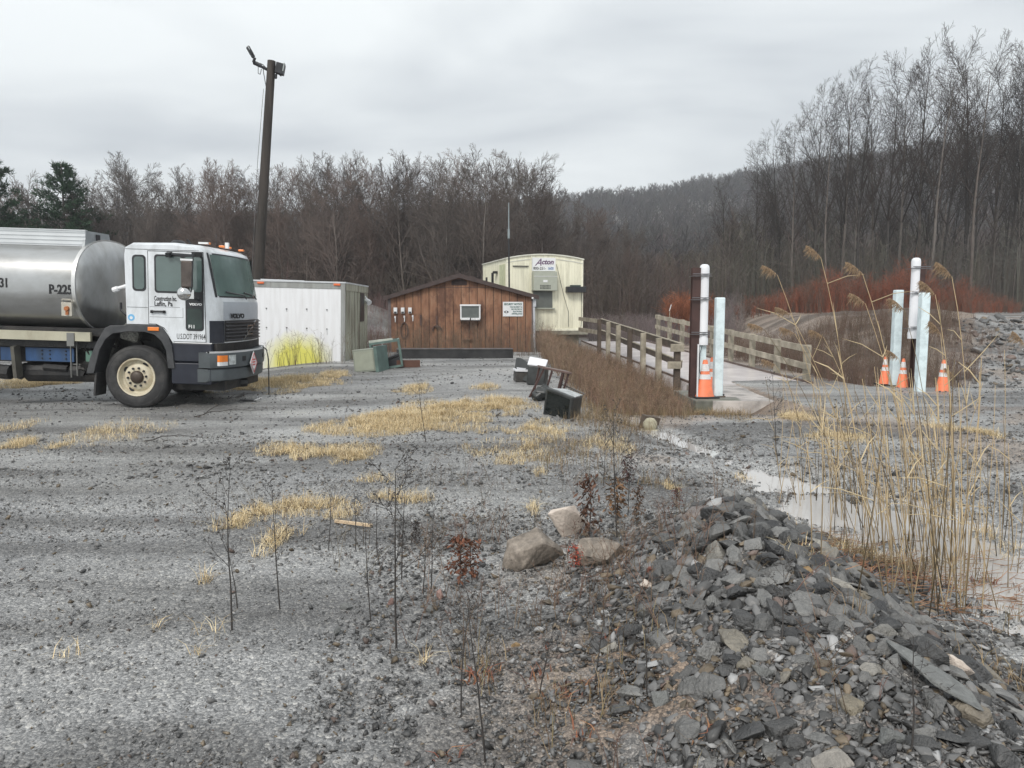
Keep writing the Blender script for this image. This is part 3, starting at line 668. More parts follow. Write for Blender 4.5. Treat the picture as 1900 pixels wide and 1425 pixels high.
    rust = mat('rusty_iron', (0.075, 0.045, 0.038), 0.8, var=0.4, bump=0.3)
    for px, py in ((733.5, 592), (750.5, 591), (766, 590)):
        p = pt(px, py, D); q = MB(); q.cyl((p.x, D-0.03, p.z-0.11), (p.x+0.01, D-0.03, p.z+0.03), 0.014, 0.02, 8); q.cyl((p.x, D-0.03, p.z+0.03), (p.x, D-0.03, p.z+0.10), 0.032, 0.028, 8)
        tag(q.build('hose_bracket', mm, root), 'small white bracket')
    # air conditioner
    ac = MB(); a0 = pt(855, 592, D); a1 = pt(892, 566, D)
    ac.bb(a0.x+0.03, a1.x-0.03, D-0.30, D+0.0, a0.z+0.02, a1.z-0.03)
    body = ac.build('air_conditioner', mat('ac_grey_grille', (0.115, 0.13, 0.125), 0.6, var=0.2, bump=0.6, bscale=90), root, bevel=0.01)
    q = MB(); t = 0.05
    q.bb(a0.x-0.01, a1.x+0.01, D-0.34, D-0.005, a1.z-0.04, a1.z+0.02); q.bb(a0.x, a0.x+t, D-0.33, D-0.005, a0.z, a1.z-0.042); q.bb(a1.x-t, a1.x, D-0.33, D-0.005, a0.z, a1.z-0.042)
    q.bb(a0.x+0.02, a0.x+0.34, D-0.345, D-0.305, a0.z-0.03, a0.z+0.05); q.bb(a0.x+0.38, a1.x-0.02, D-0.345, D-0.305, a0.z-0.035, a0.z+0.045)
    q.build('housing', M['white'], body, bevel=0.008)
    q = MB(); q.bb(a0.x-0.005, a1.x+0.005, D-0.31, D-0.005, a0.z-0.07, a0.z-0.037); q.build('support_shelf', M['fascia'], body)
    # security sign
    s0 = pt(933, 587, D); s1 = pt(970.5, 560, D); q = MB(); q.bb(s0.x, s1.x, D-0.03, D-0.012, s0.z, s1.z)
    sg = tag(q.build('security_sign', M['white']), 'white security notice sign screwed to the brown shed wall', 'sign')
    w_ = s1.x-s0.x; cx = (s0.x+s1.x)/2; y_ = D-0.032
    green = mat('green_ink', (0.02, 0.09, 0.08), 0.6, bump=0)
    text('lettering', 'SECURITY NOTICE', 0.092, MXZ(cx, y_, s1.z-0.115), green, sg, bold=0.0045, align='CENTER', sx=0.80, thick=0.001)
    for k, s_ in enumerate(['THIS PROPERTY IS', 'PROTECTED BY', 'ELECTRONIC', 'SURVEILLANCE']):
        text('lettering', s_, 0.066, MXZ(cx+w_*0.46, y_, s1.z-0.205-k*0.078), green, sg, bold=0.003, align='RIGHT', sx=0.82, thick=0.001)
    q = MB(); ex0, ez = s0.x+0.12, s0.z+0.155
    q.prism([(ex0-0.09+0.18*i/10, ez+0.045*math.sin(math.pi*i/10)) for i in range(11)]+[(ex0+0.09-0.18*i/10, ez-0.045*math.sin(math.pi*i/10)) for i in range(1, 10)], y_-0.001, y_+0.004)
    q.build('eye_symbol', M['ink'], sg)
    q = MB(); q.cyl((ex0, y_-0.004, ez), (ex0, y_+0.001, ez), 0.028, 0.028, 12); q.build('eye_symbol', M['white'], sg)
    # downpipe
    dx = pt(992.5, 560, D).x; q = MB(); q.cyl((dx, D-0.02, zb), (dx-0.03, D-0.02, wr-0.34), 0.036, 0.036, 10); q.bb(dx-0.07, dx+0.04, D-0.07, D+0.05, wr-0.34, wr-0.02)
    q.build('downpipe', mat('grey_white_pipe', (0.5, 0.52, 0.55), 0.5, dirt=(0.2, 0.2, 0.2)), root)
    q = MB(); p = pt(988, 553, D); q.cyl((p.x, D-0.2, p.z), (p.x, D-0.13, p.z), 0.035, 0.035, 8); q.build('lamp', M['white'], root)
    # shelf brace under the air conditioner
    p0, p1 = pt(857, 629, D), pt(876, 629, D); q = MB(); q.bb(p0.x, p1.x, D-0.12, D, p0.z-0.02, p0.z+0.02); p = pt(868, 630, D); q.bb(p.x-0.015, p.x+0.015, D-0.03, D, p.z-0.35, p.z-0.02); q.build('wall_bracket', M['siding'], root)
    # iron things hanging on the wall
    p = pt(781, 594, D); q = MB(); q.bb(p.x-0.035, p.x+0.035, D-0.04, D, p.z-0.19, p.z+0.19); q.build('iron_strap', rust)
    tag(bpy.data.objects['iron_strap'], 'short rusty iron strap hanging on the shed wall', 'strap')
    p = pt(750.5, 613, D); q = MB(); pts = [Vector((p.x+0.125*math.cos(a), D-0.04, p.z+0.27*math.sin(a))) for a in np.linspace(0, 2*math.pi, 25)]; q.tube(pts, 0.022, 6)
    tag(q.build('hose_loop', rust), 'dark rusty hose loop hanging below the white wall meters', 'hose')
    p = pt(811, 605, D); q = MB(); q.bar((p.x, D-0.04, p.z+0.36), (p.x, D-0.04, p.z), 0.05, 0.03); q.tube([Vector((p.x+0.15*math.cos(a), D-0.05, p.z-0.13+0.14*math.sin(a))) for a in np.linspace(-0.2, math.pi+0.2, 12)], 0.028, 6); q.cyl((p.x, D-0.1, p.z-0.02), (p.x, D, p.z-0.02), 0.06, 0.06, 8)
    tag(q.build('iron_hook', rust), 'heavy rusty forked iron hook hanging mid wall on the shed', 'hook')
    # antenna mast behind the roof
    a = pt(946, 540, 29.5); b = pt(944, 440, 29.5); c = pt(944, 376, 29.5)
    r2 = empty('antenna_mast', (a.x, 29.5, 0), label='thin dark antenna mast rising between the shed and the office trailer', cat='antenna')
    q = MB(); q.cyl((0, 0, -0.3), (b.x-a.x, 0, b.z), 0.035, 0.03, 8); q.build('mast', M['black'], r2)
    q = MB(); q.cyl((b.x-a.x, 0, b.z), (c.x-a.x, 0, c.z), 0.028, 0.018, 8); q.cyl((b.x-a.x, 0, b.z-0.05), (b.x-a.x, 0, b.z+0.3), 0.045, 0.045, 8); q.build('aerial', mat('grey_aerial', (0.25, 0.29, 0.30), 0.4, metal=0.3, bump=0), r2)
shed()

# ------------------------------------------------------------------ office trailer
def office():
    cream = mat('cream_siding', (0.80, 0.78, 0.62), 0.55, var=0.05, scale=2, bump=0.05, dirt=(0.30, 0.28, 0.20), dirt_amt=0.55, dirt_scale=1.6, stretch=(3, 3, 0.35))
    M['cream'] = cream
    yaw = math.radians(14); D = 31.0
    p0 = pt(940, 600, D); root = empty('office_trailer', (p0.x, D, 0), (0, 0, yaw), label='cream metal sided office trailer with a curved roof behind the shed', cat='trailer')
    W, Lg, zb = 3.22, 4.6, pt(1040, 611, 31.4).z; e = pt(940, 480, D).z; pk = 0.17
    def arch(x): return e+pk*(1-((x-W/2)/(W/2))**2)
    prof = [(0, zb), (W, zb)]+[(x, arch(x)) for x in np.linspace(W, 0, 13)]
    q = MB(); q.prism(prof, 0, Lg)
    body = q.build('wall', cream, root)
    q = MB()   # shallow ribs of the metal skin, front and left side
    for i in range(1, 27):
        x = i*W/27; q.bb(x-0.008, x+0.008, -0.008, 0.002, zb+0.05, e-0.16)
    for i in range(1, 30):
        y = i*Lg/30; q.bb(-0.008, 0.002, y-0.008, y+0.008, zb+0.05, e-0.16)
    q.build('siding_rib', mat('cream_rib', (0.70, 0.68, 0.54), 0.6, bump=0), body)
    q = MB(); q.prism([(x, arch(x)+0.0) for x in np.linspace(-0.04, W+0.04, 13)]+[(x, arch(x)+0.05) for x in np.linspace(W+0.04, -0.04, 13)], -0.05, Lg+0.05)
    q.prism([(x, arch(x)-0.17) for x in np.linspace(0, W, 13)]+[(x, arch(x)-0.13) for x in np.linspace(W, 0, 13)], -0.015, 0.001)
    q.build('roof', mat('roof_edge', (0.66, 0.66, 0.58), 0.5, dirt=(0.25, 0.22, 0.16), dirt_amt=0.6), root)
    q = MB(); q.bb(-0.01, 0.05, -0.012, 0.0, zb, e); q.bb(W-0.06, W+0.01, -0.012, 0.0, zb, e); q.bb(-0.02, W+0.02, -0.03, 0.0, zb-0.06, zb+0.03)
    x0 = (985-940)/(1081-940)*W; q.bb(x0-0.03, x0, -0.05, -0.009, e-1.95, e+0.13); x1 = x0+1.0; q.bb(x1, x1+0.03, -0.05, -0.009, e-0.75, e+0.12)
    q.build('corner_post', mat('cream_trim', (0.80, 0.78, 0.64), 0.5), root)
    # name board
    q = MB(); q.bb(x0+0.02, x1-0.01, -0.07, -0.045, e-0.47, e+0.06); sg = tag(q.build('sign_board', M['white'], root), 'white name board with purple lettering')
    pur = mat('purple_ink', (0.12, 0.06, 0.13), 0.6, bump=0)
    text('lettering', 'A', 0.40, MXZ(x0+0.13, -0.072, e-0.26), pur, sg, bold=0.004, shear=0.45, thick=0.001)
    text('lettering', 'cton', 0.28, MXZ(x0+0.40, -0.072, e-0.20), pur, sg, bold=0.010, shear=0.25, thick=0.001)
    text('lettering', '800-251-', 0.155, MXZ(x0+0.06, -0.072, e-0.42), M['ink'], sg, bold=0.003, thick=0.001, sx=0.95)
    text('lettering', '1600', 0.155, MXZ(x0+0.66, -0.072, e-0.42), mat('blue_ink', (0.02, 0.10, 0.30), 0.6, bump=0), sg, bold=0.003, thick=0.001, sx=0.82)
    # wall mounted air unit and grey panel
    gr = mat('grey_green_metal', (0.37, 0.39, 0.33), 0.5, var=0.06)
    q = MB(); q.bb(x0+0.01, x1, -0.34, -0.01, e-1.27, e-0.50); au = q.build('air_unit', gr, root, bevel=0.02)
    q = MB()
    for i in range(8):
        for j in range(2): q.bb(x0+0.28+i*0.056, x0+0.31+i*0.056, -0.345, -0.338, e-1.20+j*0.09, e-1.13+j*0.09)
    q.build('louvre', M['black'], au)
    q = MB(); q.bb(x0+0.005, x1+0.005, -0.35, -0.341, e-0.70, e-0.685); q.bb(x0+0.40, x0+0.58, -0.35, -0.341, e-0.93, e-0.84); q.build('badge', M['white'], au)
    q = MB(); q.bb(x0+0.06, x1-0.14, -0.10, -0.01, e-1.95, e-1.28); q.build('window_screen', mat('grey_screen', (0.115, 0.125, 0.115), 0.5, bump=0.3, bscale=150), root)
    q = MB(); q.bb(x0+0.03, x1-0.03, -0.15, -0.01, e-2.0, e-1.952); q.build('window_sill', gr, root)
    # black wall box with cable
    bx = (1048-940)/141*W; q = MB(); q.bb(bx, bx+0.80, -0.30, -0.01, e-1.33, e-1.09); b = q.build('wall_box', M['black'], root, bevel=0.02); q = MB(); q.bb(bx+0.18, bx+0.58, -0.25, -0.05, e-1.09, e-1.03); q.build('lid', mat('dark_green', (0.02, 0.04, 0.035), 0.5, bump=0), b)
    q = MB(); q.tube([Vector((bx+0.70, -0.03, e-1.34)), Vector((bx+0.71, -0.03, e-2.4)), Vector((bx+0.68, -0.03, zb+0.05))], 0.011, 5); q.tube([Vector((x1+0.05, -0.03, e-0.2)), Vector((x1+0.38, -0.03, e-1.5)), Vector((x1+0.57, -0.03, e-2.1)), Vector((x1+0.58, -0.03, zb+0.1))], 0.010, 5)
    q.build('cable', mat('cable_grey', (0.10, 0.10, 0.09), 0.6, bump=0), root)
    q = MB(); q.bb(0.25, 0.9, -0.06, -0.009, e-0.30, e-0.27); q.cyl((x1-0.17, 0.3, e+0.1), (x1-0.17, 0.3, e+0.32), 0.025, 0.02, 8); q.build('roof_vent_pipe', M['black'], root)
    # side window, lamp and door edge
    q = MB(); q.bb(-0.03, -0.009, 2.3, 2.7, e-1.0, e-0.45); q.bb(-0.03, -0.009, 3.6, 3.9, e-1.0, e-0.6); q.build('side_window', M['black'], root)
    q = MB(); q.bb(-0.16, -0.009, 1.55, 1.85, e-0.52, e-0.42); q.build('lamp', M['black'], root)
    q = MB(); q.bb(-0.02, -0.009, 0.25, 1.2, zb+0.05, e-0.2); q.build('door', mat('door_cream', (0.55, 0.57, 0.38), 0.5), root)
    # plinth
    q = MB(); q.bb(0.1, W-0.1, 0.15, Lg-0.1, -0.6, zb-0.062); q.bb(-0.05, W+0.2, -0.12, 0.1, zb-0.22, zb-0.065); q.build('plinth', mat('weathered_wood_pale', (0.21, 0.20, 0.16), 0.8, var=0.3), root)
office()

# ------------------------------------------------------------------ white box body
def boxbody():
    D = 20.0; p = pt(462, 600, D); W = pt(637, 600, D).x-p.x
    root = empty('truck_box', (p.x, D, 0), (0, math.radians(1.4), math.radians(1.5)), label='white box body standing on the ground with yellow spray paint at its foot', cat='box trailer')
    zb = -0.18; zt = pt(550, 520, D).z; Lg = 3.7
    m, N, L, P = nmat('white_panel_sprayed')
    tcn = N.new('ShaderNodeTexCoord'); O = tcn.outputs['Object']
    q = N.new('ShaderNodeMapping'); L.new(O, q.inputs[0]); q.inputs['Location'].default_value = (-1.22*0.80, 0, -0.20*0.90); q.inputs['Scale'].default_value = (0.80, 0.0, 0.90)
    ln = N.new('ShaderNodeVectorMath'); ln.operation = 'LENGTH'; L.new(q.outputs[0], ln.inputs[0])
    n = N.new('ShaderNodeTexNoise'); n.inputs['Scale'].default_value = 3.0; n.inputs['Detail'].default_value = 6; q2 = N.new('ShaderNodeMapping'); q2.inputs['Scale'].default_value = (2.0, 1, 0.5); L.new(O, q2.inputs[0]); L.new(q2.outputs[0], n.inputs['Vector'])
    ad = N.new('ShaderNodeMath'); ad.operation = 'MULTIPLY_ADD'; L.new(n.outputs['Fac'], ad.inputs[0]); ad.inputs[1].default_value = 0.30; L.new(ln.outputs['Value'], ad.inputs[2])
    r = N.new('ShaderNodeValToRGB'); L.new(ad.outputs[0], r.inputs[0]); r.color_ramp.elements[0].position = 0.52; r.color_ramp.elements[0].color = (0.92, 0.92, 0.92, 1); r.color_ramp.elements[1].position = 0.96; r.color_ramp.elements[1].color = (0, 0, 0, 1)
    n2 = N.new('ShaderNodeTexNoise'); n2.inputs['Scale'].default_value = 2; n2.inputs['Detail'].default_value = 8; q3 = N.new('ShaderNodeMapping'); q3.inputs['Scale'].default_value = (5, 1, 0.5); L.new(O, q3.inputs[0]); L.new(q3.outputs[0], n2.inputs['Vector'])
    r2 = N.new('ShaderNodeValToRGB'); L.new(n2.outputs['Fac'], r2.inputs[0]); r2.color_ramp.elements[0].position = 0.25; r2.color_ramp.elements[0].color = (0.70, 0.70, 0.71, 1); r2.color_ramp.elements[1].position = 0.6; r2.color_ramp.elements[1].color = (0.80, 0.81, 0.83, 1)
    x = N.new('ShaderNodeMix'); x.data_type = 'RGBA'; L.new(r.outputs[0], x.inputs[0]); L.new(r2.outputs[0], x.inputs[6]); x.inputs[7].default_value = (0.74, 0.71, 0.11, 1); L.new(x.outputs[2], P.inputs['Base Color']); P.inputs['Roughness'].default_value = 0.45
    grey = mat('worn_aluminium', (0.36, 0.37, 0.36), 0.5, metal=0.3, var=0.2, bump=0.1, dirt=(0.16, 0.15, 0.13), dirt_amt=0.8, stretch=(3, 3, 0.4))
    q = MB(); q.bb(0.06, W-0.11, 0.0, 0.05, zb+0.05, zt-0.17); fp = q.build('front_panel', m, root)
    q = MB(); r_ = random.Random(4)
    for i in range(4):
        for j, zc in enumerate((0.52*zt+0.42, 0.52*zt-0.08)):
            q.cyl((0.42+i*0.52, -0.004, zc+r_.uniform(-.02, .02)), (0.42+i*0.52, 0.001, zc), 0.022, 0.022, 6); q.bar((0.42+i*0.52, -0.003, zc), (0.43+i*0.52, -0.003, zc-r_.uniform(0.04, 0.16)), 0.012, 0.004)
    q.build('rivet_stain', M['black'], fp)
    q = MB(); q.bb(0, 0.06, -0.012, 0.06, zb, zt-0.02); q.bb(W-0.11, W, -0.012, 0.06, zb, zt-0.02); q.bb(0.06, W-0.11, -0.012, 0.06, zt-0.17, zt-0.02); q.bb(0.06, W-0.11, -0.012, 0.06, zb, zb+0.05); q.build('corner_frame', grey, root, bevel=0.006)
    q = MB(); q.bb(-0.02, W+0.02, -0.03, Lg, zt-0.019, zt+0.02); q.box((0.75, 0.4, zt+0.035), (1.1, 0.3, 0.02), (0, 0.01, 0.1)); q.build('roof', mat('white_roof_torn', (0.6, 0.62, 0.64), 0.4, dirt=(0.2, 0.2, 0.2)), root)
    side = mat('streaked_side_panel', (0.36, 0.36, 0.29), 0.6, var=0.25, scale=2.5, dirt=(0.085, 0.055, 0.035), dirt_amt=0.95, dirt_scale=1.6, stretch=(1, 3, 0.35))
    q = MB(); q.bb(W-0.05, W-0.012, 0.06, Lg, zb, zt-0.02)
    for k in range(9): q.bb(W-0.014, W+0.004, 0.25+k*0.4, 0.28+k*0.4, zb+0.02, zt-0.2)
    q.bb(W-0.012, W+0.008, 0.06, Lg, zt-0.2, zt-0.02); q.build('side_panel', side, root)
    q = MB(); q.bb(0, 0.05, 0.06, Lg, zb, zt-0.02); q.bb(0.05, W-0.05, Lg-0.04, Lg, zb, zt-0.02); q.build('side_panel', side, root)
    q = MB(); q.bb(W-0.013, W+0.006, 2.35, 3.0, zt-1.05, zt-0.22); q.build('opening', M['black'], root)
    q = MB(); q.cyl((W+0.02, Lg-0.5, zt-0.42), (W+0.14, Lg-0.6, zt-0.5), 0.07, 0.09, 8); q.bar((W, Lg-0.5, zt-0.3), (W+0.08, Lg-0.55, zt-0.46), 0.03, 0.02); q.build('lamp', M['white'], root)
    am = mat('amber_lens', (0.75, 0.16, 0.05), 0.3, bump=0)
    for x_ in (0.20, W-0.29): 
        q = MB(); q.bb(x_, x_+0.17, -0.045, -0.013, zt-0.08, zt-0.03); q.build('marker_light', am, root, bevel=0.006)
boxbody()

# ------------------------------------------------------------------ pole with floodlights
def pole():
    D = 25.0; b = pt(476, 560, D); t = pt(504, 113, D); zg = Hs(b.x, D)-0.5
    root = empty('light_pole', (b.x, D, 0), label='tall dark wooden pole leaning slightly with two floodlights on top', cat='pole')
    k = (zg-b.z)/(t.z-b.z); base = b+(t-b)*k
    loc = lambda p: Vector((p.x-b.x, p.y-D, p.z))
    q = MB(); q.cyl(loc(base), loc(t), 0.185, 0.125, 16)
    q.build('post', mat('creosoted_pole', (0.040, 0.033, 0.028), 0.85, var=0.35, scale=2, bump=0.5, bscale=25, stretch=(4, 4, 0.3)), root, smooth=True)
    q = MB(); P0 = loc(pt(498, 130, D)); P1 = loc(pt(470, 116, D-0.2)); P2 = loc(pt(473, 107, D-0.25)); q.cyl(P0, P1, 0.05, 0.04, 8); q.cyl(P1, P2, 0.045, 0.045, 8); q.cyl(loc(pt(484, 122, D)), loc(pt(471, 116, D)), 0.065, 0.065, 8)
    arm = q.build('lamp_arm', M['black'], root)
    q = MB(); c0 = loc(pt(471, 107, D-0.25)); c1 = loc(pt(459, 86, D-0.35)); q.bar(c0, c0+(c1-c0)*0.28, 0.13, 0.10); q.bar(c0+(c1-c0)*0.22, c1, 0.20, 0.08); q.build('lamp_head', M['black'], root, bevel=0.03)
    d = (c1-c0); q = MB(); a = c0+d*0.62+Vector((0, -0.05, 0)); q.bar(a, c0+d*0.95+Vector((0, -0.05, 0)), 0.13, 0.02); q.build('lens', mat('lamp_lens', (0.45, 0.46, 0.46), 0.3, bump=0), root)
    q = MB(); q.box(loc(pt(520, 128, D))+Vector((0, 0, 0)), (0.26, 0.34, 0.32), (0.1, 0.22, 0.2)); q.bar(loc(pt(506, 127, D)), loc(pt(522, 141, D)), 0.05, 0.05); q.cyl(loc(pt(511, 138, D)), loc(pt(512, 146, D)), 0.06, 0.04, 8)
    q.build('floodlight', M['black'], root, bevel=0.01)
    q = MB(); q.box(loc(pt(526, 126, D))+Vector((0.02, -0.02, 0)), (0.03, 0.27, 0.25), (0.1, 0.22, 0.2)); q.build('floodlight_glass', mat('dull_glass', (0.35, 0.38, 0.37), 0.2, bump=0), root)
    q = MB(); q.tube([loc(pt(x, y, D)) for x, y in ((488, 124), (489, 135), (494, 163))], 0.012, 5); q.tube([loc(pt(x, y, D)) for x, y in ((479, 124), (479, 136), (483, 138), (485, 128))], 0.010, 5); q.tube([loc(pt(482, 117, D)), loc(pt(488, 120, D)), loc(pt(496, 128, D))], 0.012, 5)
    q.build('cable', M['black'], root)
    q = MB(); q.tube([loc(pt(489, 165, D-0.15)), loc(pt(478, 300, D-0.15)), loc(pt(467, 515, D-0.2))], 0.008, 4); q.build('cable', mat('grey_cable', (0.12, 0.12, 0.12), 0.6, bump=0), root)
pole()

# ------------------------------------------------------------------ tank truck
def truck():
    X0 = pt(252, 758, 12.5).x; zg = Hs(X0, 13.6)
    root = empty('tank_truck', (X0, 12.5, min(zg, 0.0)-0.005), (0, math.radians(1.72), 0), label='white and silver tank truck parked at the left edge with a dented steel fuel tank', cat='truck')
    paint = mat('pale_blue_white_paint', (0.67, 0.70, 0.73), 0.32, var=0.04, scale=2, bump=0.03, bscale=8, coat=0.3, dirt=(0.33, 0.34, 0.34), dirt_amt=0.7, dirt_scale=2.2, stretch=(1.5, 1.5, 0.6))
    plastic = mat('grey_plastic', (0.038, 0.040, 0.044), 0.55, var=0.2, bump=0.15, dirt=(0.11, 0.11, 0.11), dirt_amt=0.5)
    navy = mat('navy_panel', (0.012, 0.015, 0.026), 0.45, var=0.2, bump=0.05, dirt=(0.03, 0.033, 0.042), dirt_amt=0.5)
    bump_m = mat('grey_bumper', (0.070, 0.082, 0.088), 0.5, var=0.15, bump=0.1, dirt=(0.06, 0.065, 0.07), dirt_amt=0.5, dirt_scale=2)
    dark = mat('oily_black', (0.014, 0.014, 0.015), 0.55, var=0.4, bump=0.4, bscale=30, dirt=(0.05, 0.043, 0.036), dirt_amt=0.8)
    glass = mat('cab_glass', (0.085, 0.12, 0.115), 0.06, var=0.3, scale=1.2, bump=0, spec=0.8)
    glass_f = mat('windscreen_glass', (0.13, 0.19, 0.175), 0.10, var=0.35, scale=1.4, bump=0, spec=0.9)
    seam = M['ink']; W = 2.30
    # --- cab shell as a loft across the width
    def fx(t): return 0.15*(1-(2*t-1)**2)+(-0.10*max(0, (0.10-min(t, 1-t))/0.10)**2)
    def prof(t):
        b = fx(t); s = -0.05*max(0, (0.07-min(t, 1-t))/0.07)**1.5
        return [(0.36, 1.385), (-0.12, 1.385), (-0.13, 2.0), (-0.14, 2.55+s), (-0.12, 2.66+s), (-0.04, 2.705+s), (0.60, 2.72+s), (0.98+b*0.4, 2.69+s), (1.07+b*0.9, 2.63+s), (1.10+b, 2.57+s), (1.24+b, 1.84), (1.27+b, 1.76), (1.27+b, 1.48), (1.27+b, 1.10), (0.62, 1.10), (0.55, 1.22), (0.47, 1.33)]
    ts = [0, 0.02, 0.05, 0.09, 0.14, 0.22, 0.33, 0.5, 0.67, 0.78, 0.86, 0.91, 0.95, 0.98, 1]
    q = MB(); n = len(prof(0)); vs = []
    for t in ts: vs += [(x, t*W, z) for x, z in prof(t)]
    fs = [tuple(range(n)), tuple(range((len(ts)-1)*n, len(ts)*n))[::-1]]
    for k in range(len(ts)-1): fs += [(k*n+i, k*n+(i+1) % n, (k+1)*n+(i+1) % n, (k+1)*n+i) for i in range(n)]
    q.poly(vs, fs); cab = q.build('cab', paint, root, smooth=True)
    def front(t, z):  # point on the cab front
        P = prof(t)
        for (xa, za), (xb, zb) in zip(P[8:14], P[9:14]):
            if zb <= z <= za: return xa+(xb-xa)*(za-z)/(za-zb+1e-9)
        return P[12][0]
    def patch(name, t0, t1, z0, z1, off, m, parent, nt=12, rnd_=0.0, thick=0.006):
        q = MB(); zs = np.linspace(z0, z1, 6); tt = np.linspace(t0, t1, nt); vs = []
        for o in (off, off-thick):
            for z in zs:
                for t in tt:
                    e = 0
                    vs.append((front(t, z)+o, t*W, z))
        N_ = nt*6; fs = []
        for a in range(5):
            for b in range(nt-1):
                i = a*nt+b; fs.append((i, i+1, i+nt+1, i+nt)); fs.append((N_+i, N_+i+nt, N_+i+nt+1, N_+i+1))
        for b in range(nt-1): fs.append((b, N_+b, N_+b+1, b+1)); i = 5*nt+b; fs.append((i, i+1, N_+i+1, N_+i))
        for a in range(5): i = a*nt; fs.append((i, i+nt, N_+i+nt, N_+i)); i = a*nt+nt-1; fs.append((i, N_+i, N_+i+nt, i+nt))
        q.poly(vs, fs); return q.build(name, m, parent, smooth=True)
    patch('windscreen_seal', 0.065, 0.935, 1.855, 2.575, 0.006, M['black'], root)
    ws = patch('windscreen', 0.085, 0.915, 1.88, 2.55, 0.012, glass_f, root)
    q = MB()
    for t0, t1, z1 in ((0.18, 0.50, 1.93), (0.48, 0.80, 1.93)):
        q.tube([Vector((front(t1, 1.86)+0.04, t1*W, 1.84)), Vector((front(t1, 1.9)+0.05, (t1-0.05)*W, 1.90)), Vector((front(t0, z1)+0.03, t0*W, z1+0.02))], 0.012, 5)
    q.build('wiper', M['black'], root)
    hood = patch('front_hatch', 0.13, 0.87, 1.485, 1.785, 0.006, mat('hatch_paint', (0.40, 0.43, 0.47), 0.4, var=0.05, bump=0), root)
    text('lettering', 'VOLVO', 0.105, MYZ(front(0.27, 1.55)+0.012, 0.20*W, 1.515, -0.22), M['ink'], root, bold=0.006, sx=1.15, thick=0.004)
    patch('front_corner', 0.015, 0.13, 1.105, 1.47, 0.014, navy, root, nt=6, thick=0.03); patch('front_corner', 0.87, 0.985, 1.105, 1.47, 0.014, navy, root, nt=6, thick=0.03)
    g = patch('grille', 0.14, 0.86, 1.12, 1.475, 0.012, M['black'], root)
    for k in range(6):
        z = 1.145+k*0.058; s_ = patch('slat', 0.15, 0.85, z, z+0.020, 0.055, mat('grille_slat', (0.045, 0.047, 0.055), 0.4, bump=0) if k == 0 else bpy.data.materials['grille_slat'], g, thick=0.045)
    q = MB(); a, b = 0.36, 0.66
    q.bar((front(a, 1.13)+0.065, a*W, 1.13), (front(b, 1.46)+0.065, b*W, 1.465), 0.022, 0.012)
    cx = front(0.5, 1.3)+0.065
    for z_ in (1.23, 1.38): q.bar((cx, 0.45*W, z_), (cx, 0.56*W, z_), 0.014, 0.014)
    q.bar((cx, 0.45*W, 1.23), (cx, 0.45*W, 1.38), 0.014, 0.014); q.bar((cx, 0.56*W, 1.23), (cx, 0.56*W, 1.38), 0.014, 0.014)
    q.build('emblem', M['chrome'], g)
    q = MB(); q.bb(0.95, 1.30, 0.10, W-0.10, 0.80, 1.10); q.build('radiator_support', dark, root)
    # --- side: seams, door, windows
    def rr(x0, x1, z0, z1, r=0.05, n=4):
        pts = []
        for cx_, cz_, a0 in ((x1-r, z0+r, -90), (x1-r, z1-r, 0), (x0+r, z1-r, 90), (x0+r, z0+r, 180)):
            for i in range(n+1):
                a = math.radians(a0+90*i/n); pts.append((cx_+r*math.cos(a), cz_+r*math.sin(a)))
        return pts
    for side in (0, 1):
        Y = lambda o: -o if side == 0 else W+o
        dr = [(0.245, 1.40), (0.36, 1.40), (0.49, 1.34), (0.57, 1.23), (0.63, 1.125), (1.16, 1.125), (1.15, 1.6), (1.125, 2.56), (0.245, 2.56)]
        q = MB(); q.prism([(x-0.012 if x < 0.5 else x+0.010, z+(0.012 if z > 2 else -0.008)) for x, z in dr], Y(0.001), Y(0.003)); q.build('door_gap', seam, root)
        q = MB(); q.prism(dr, Y(0.001), Y(0.009)); door = q.build('door', paint, root)
        q = MB(); q.prism(rr(0.345, 1.135, 1.90, 2.515), Y(0.009), Y(0.013)); q.prism(rr(0.84, 1.135, 1.30, 1.96), Y(0.009), Y(0.0125)); q.build('window_frame', M['black'], door)
        q = MB(); q.prism(rr(0.375, 0.795, 1.93, 2.485, 0.04), Y(0.013), Y(0.018)); q.prism(rr(0.83, 1.11, 1.93, 2.485, 0.04), Y(0.013), Y(0.018)); q.build('window', glass, door)
        q = MB(); q.prism(rr(0.865, 1.11, 1.33, 1.66, 0.04), Y(0.0126), Y(0.016)); q.build('lower_window', mat('dark_glass', (0.02, 0.035, 0.03), 0.1, bump=0), door)
        q = MB(); q.bb(0.28, 0.52, Y(0.012), Y(0.045), 1.585, 1.615); q.bb(0.28, 0.32, Y(0.008), Y(0.045), 1.57, 1.62); q.bb(0.48, 0.52, Y(0.008), Y(0.045), 1.57, 1.62); q.build('handle', M['black'], door, bevel=0.008)
        q = MB(); q.bb(0.26, 0.75, Y(0.0095), Y(0.011), 1.672, 1.676); q.bb(0.26, 0.80, Y(0.0095), Y(0.011), 1.508, 1.512); q.bb(0.796, 0.80, Y(0.0095), Y(0.011), 1.508, 1.67); q.bb(-0.11, 0.225, Y(0.0005), Y(0.003), 1.655, 1.661); q.bb(-0.12, 1.06, Y(0.0005), Y(0.003), 2.585, 2.592); q.build('body_crease', seam, root)
        q = MB(); q.prism(rr(-0.015, 0.205, 1.92, 2.50, 0.06), Y(0.001), Y(0.007)); sw = q.build('side_window_seal', M['black'], root)
        q = MB(); q.prism(rr(0.015, 0.178, 1.95, 2.47, 0.05), Y(0.007), Y(0.012)); q.build('side_window', glass, root)
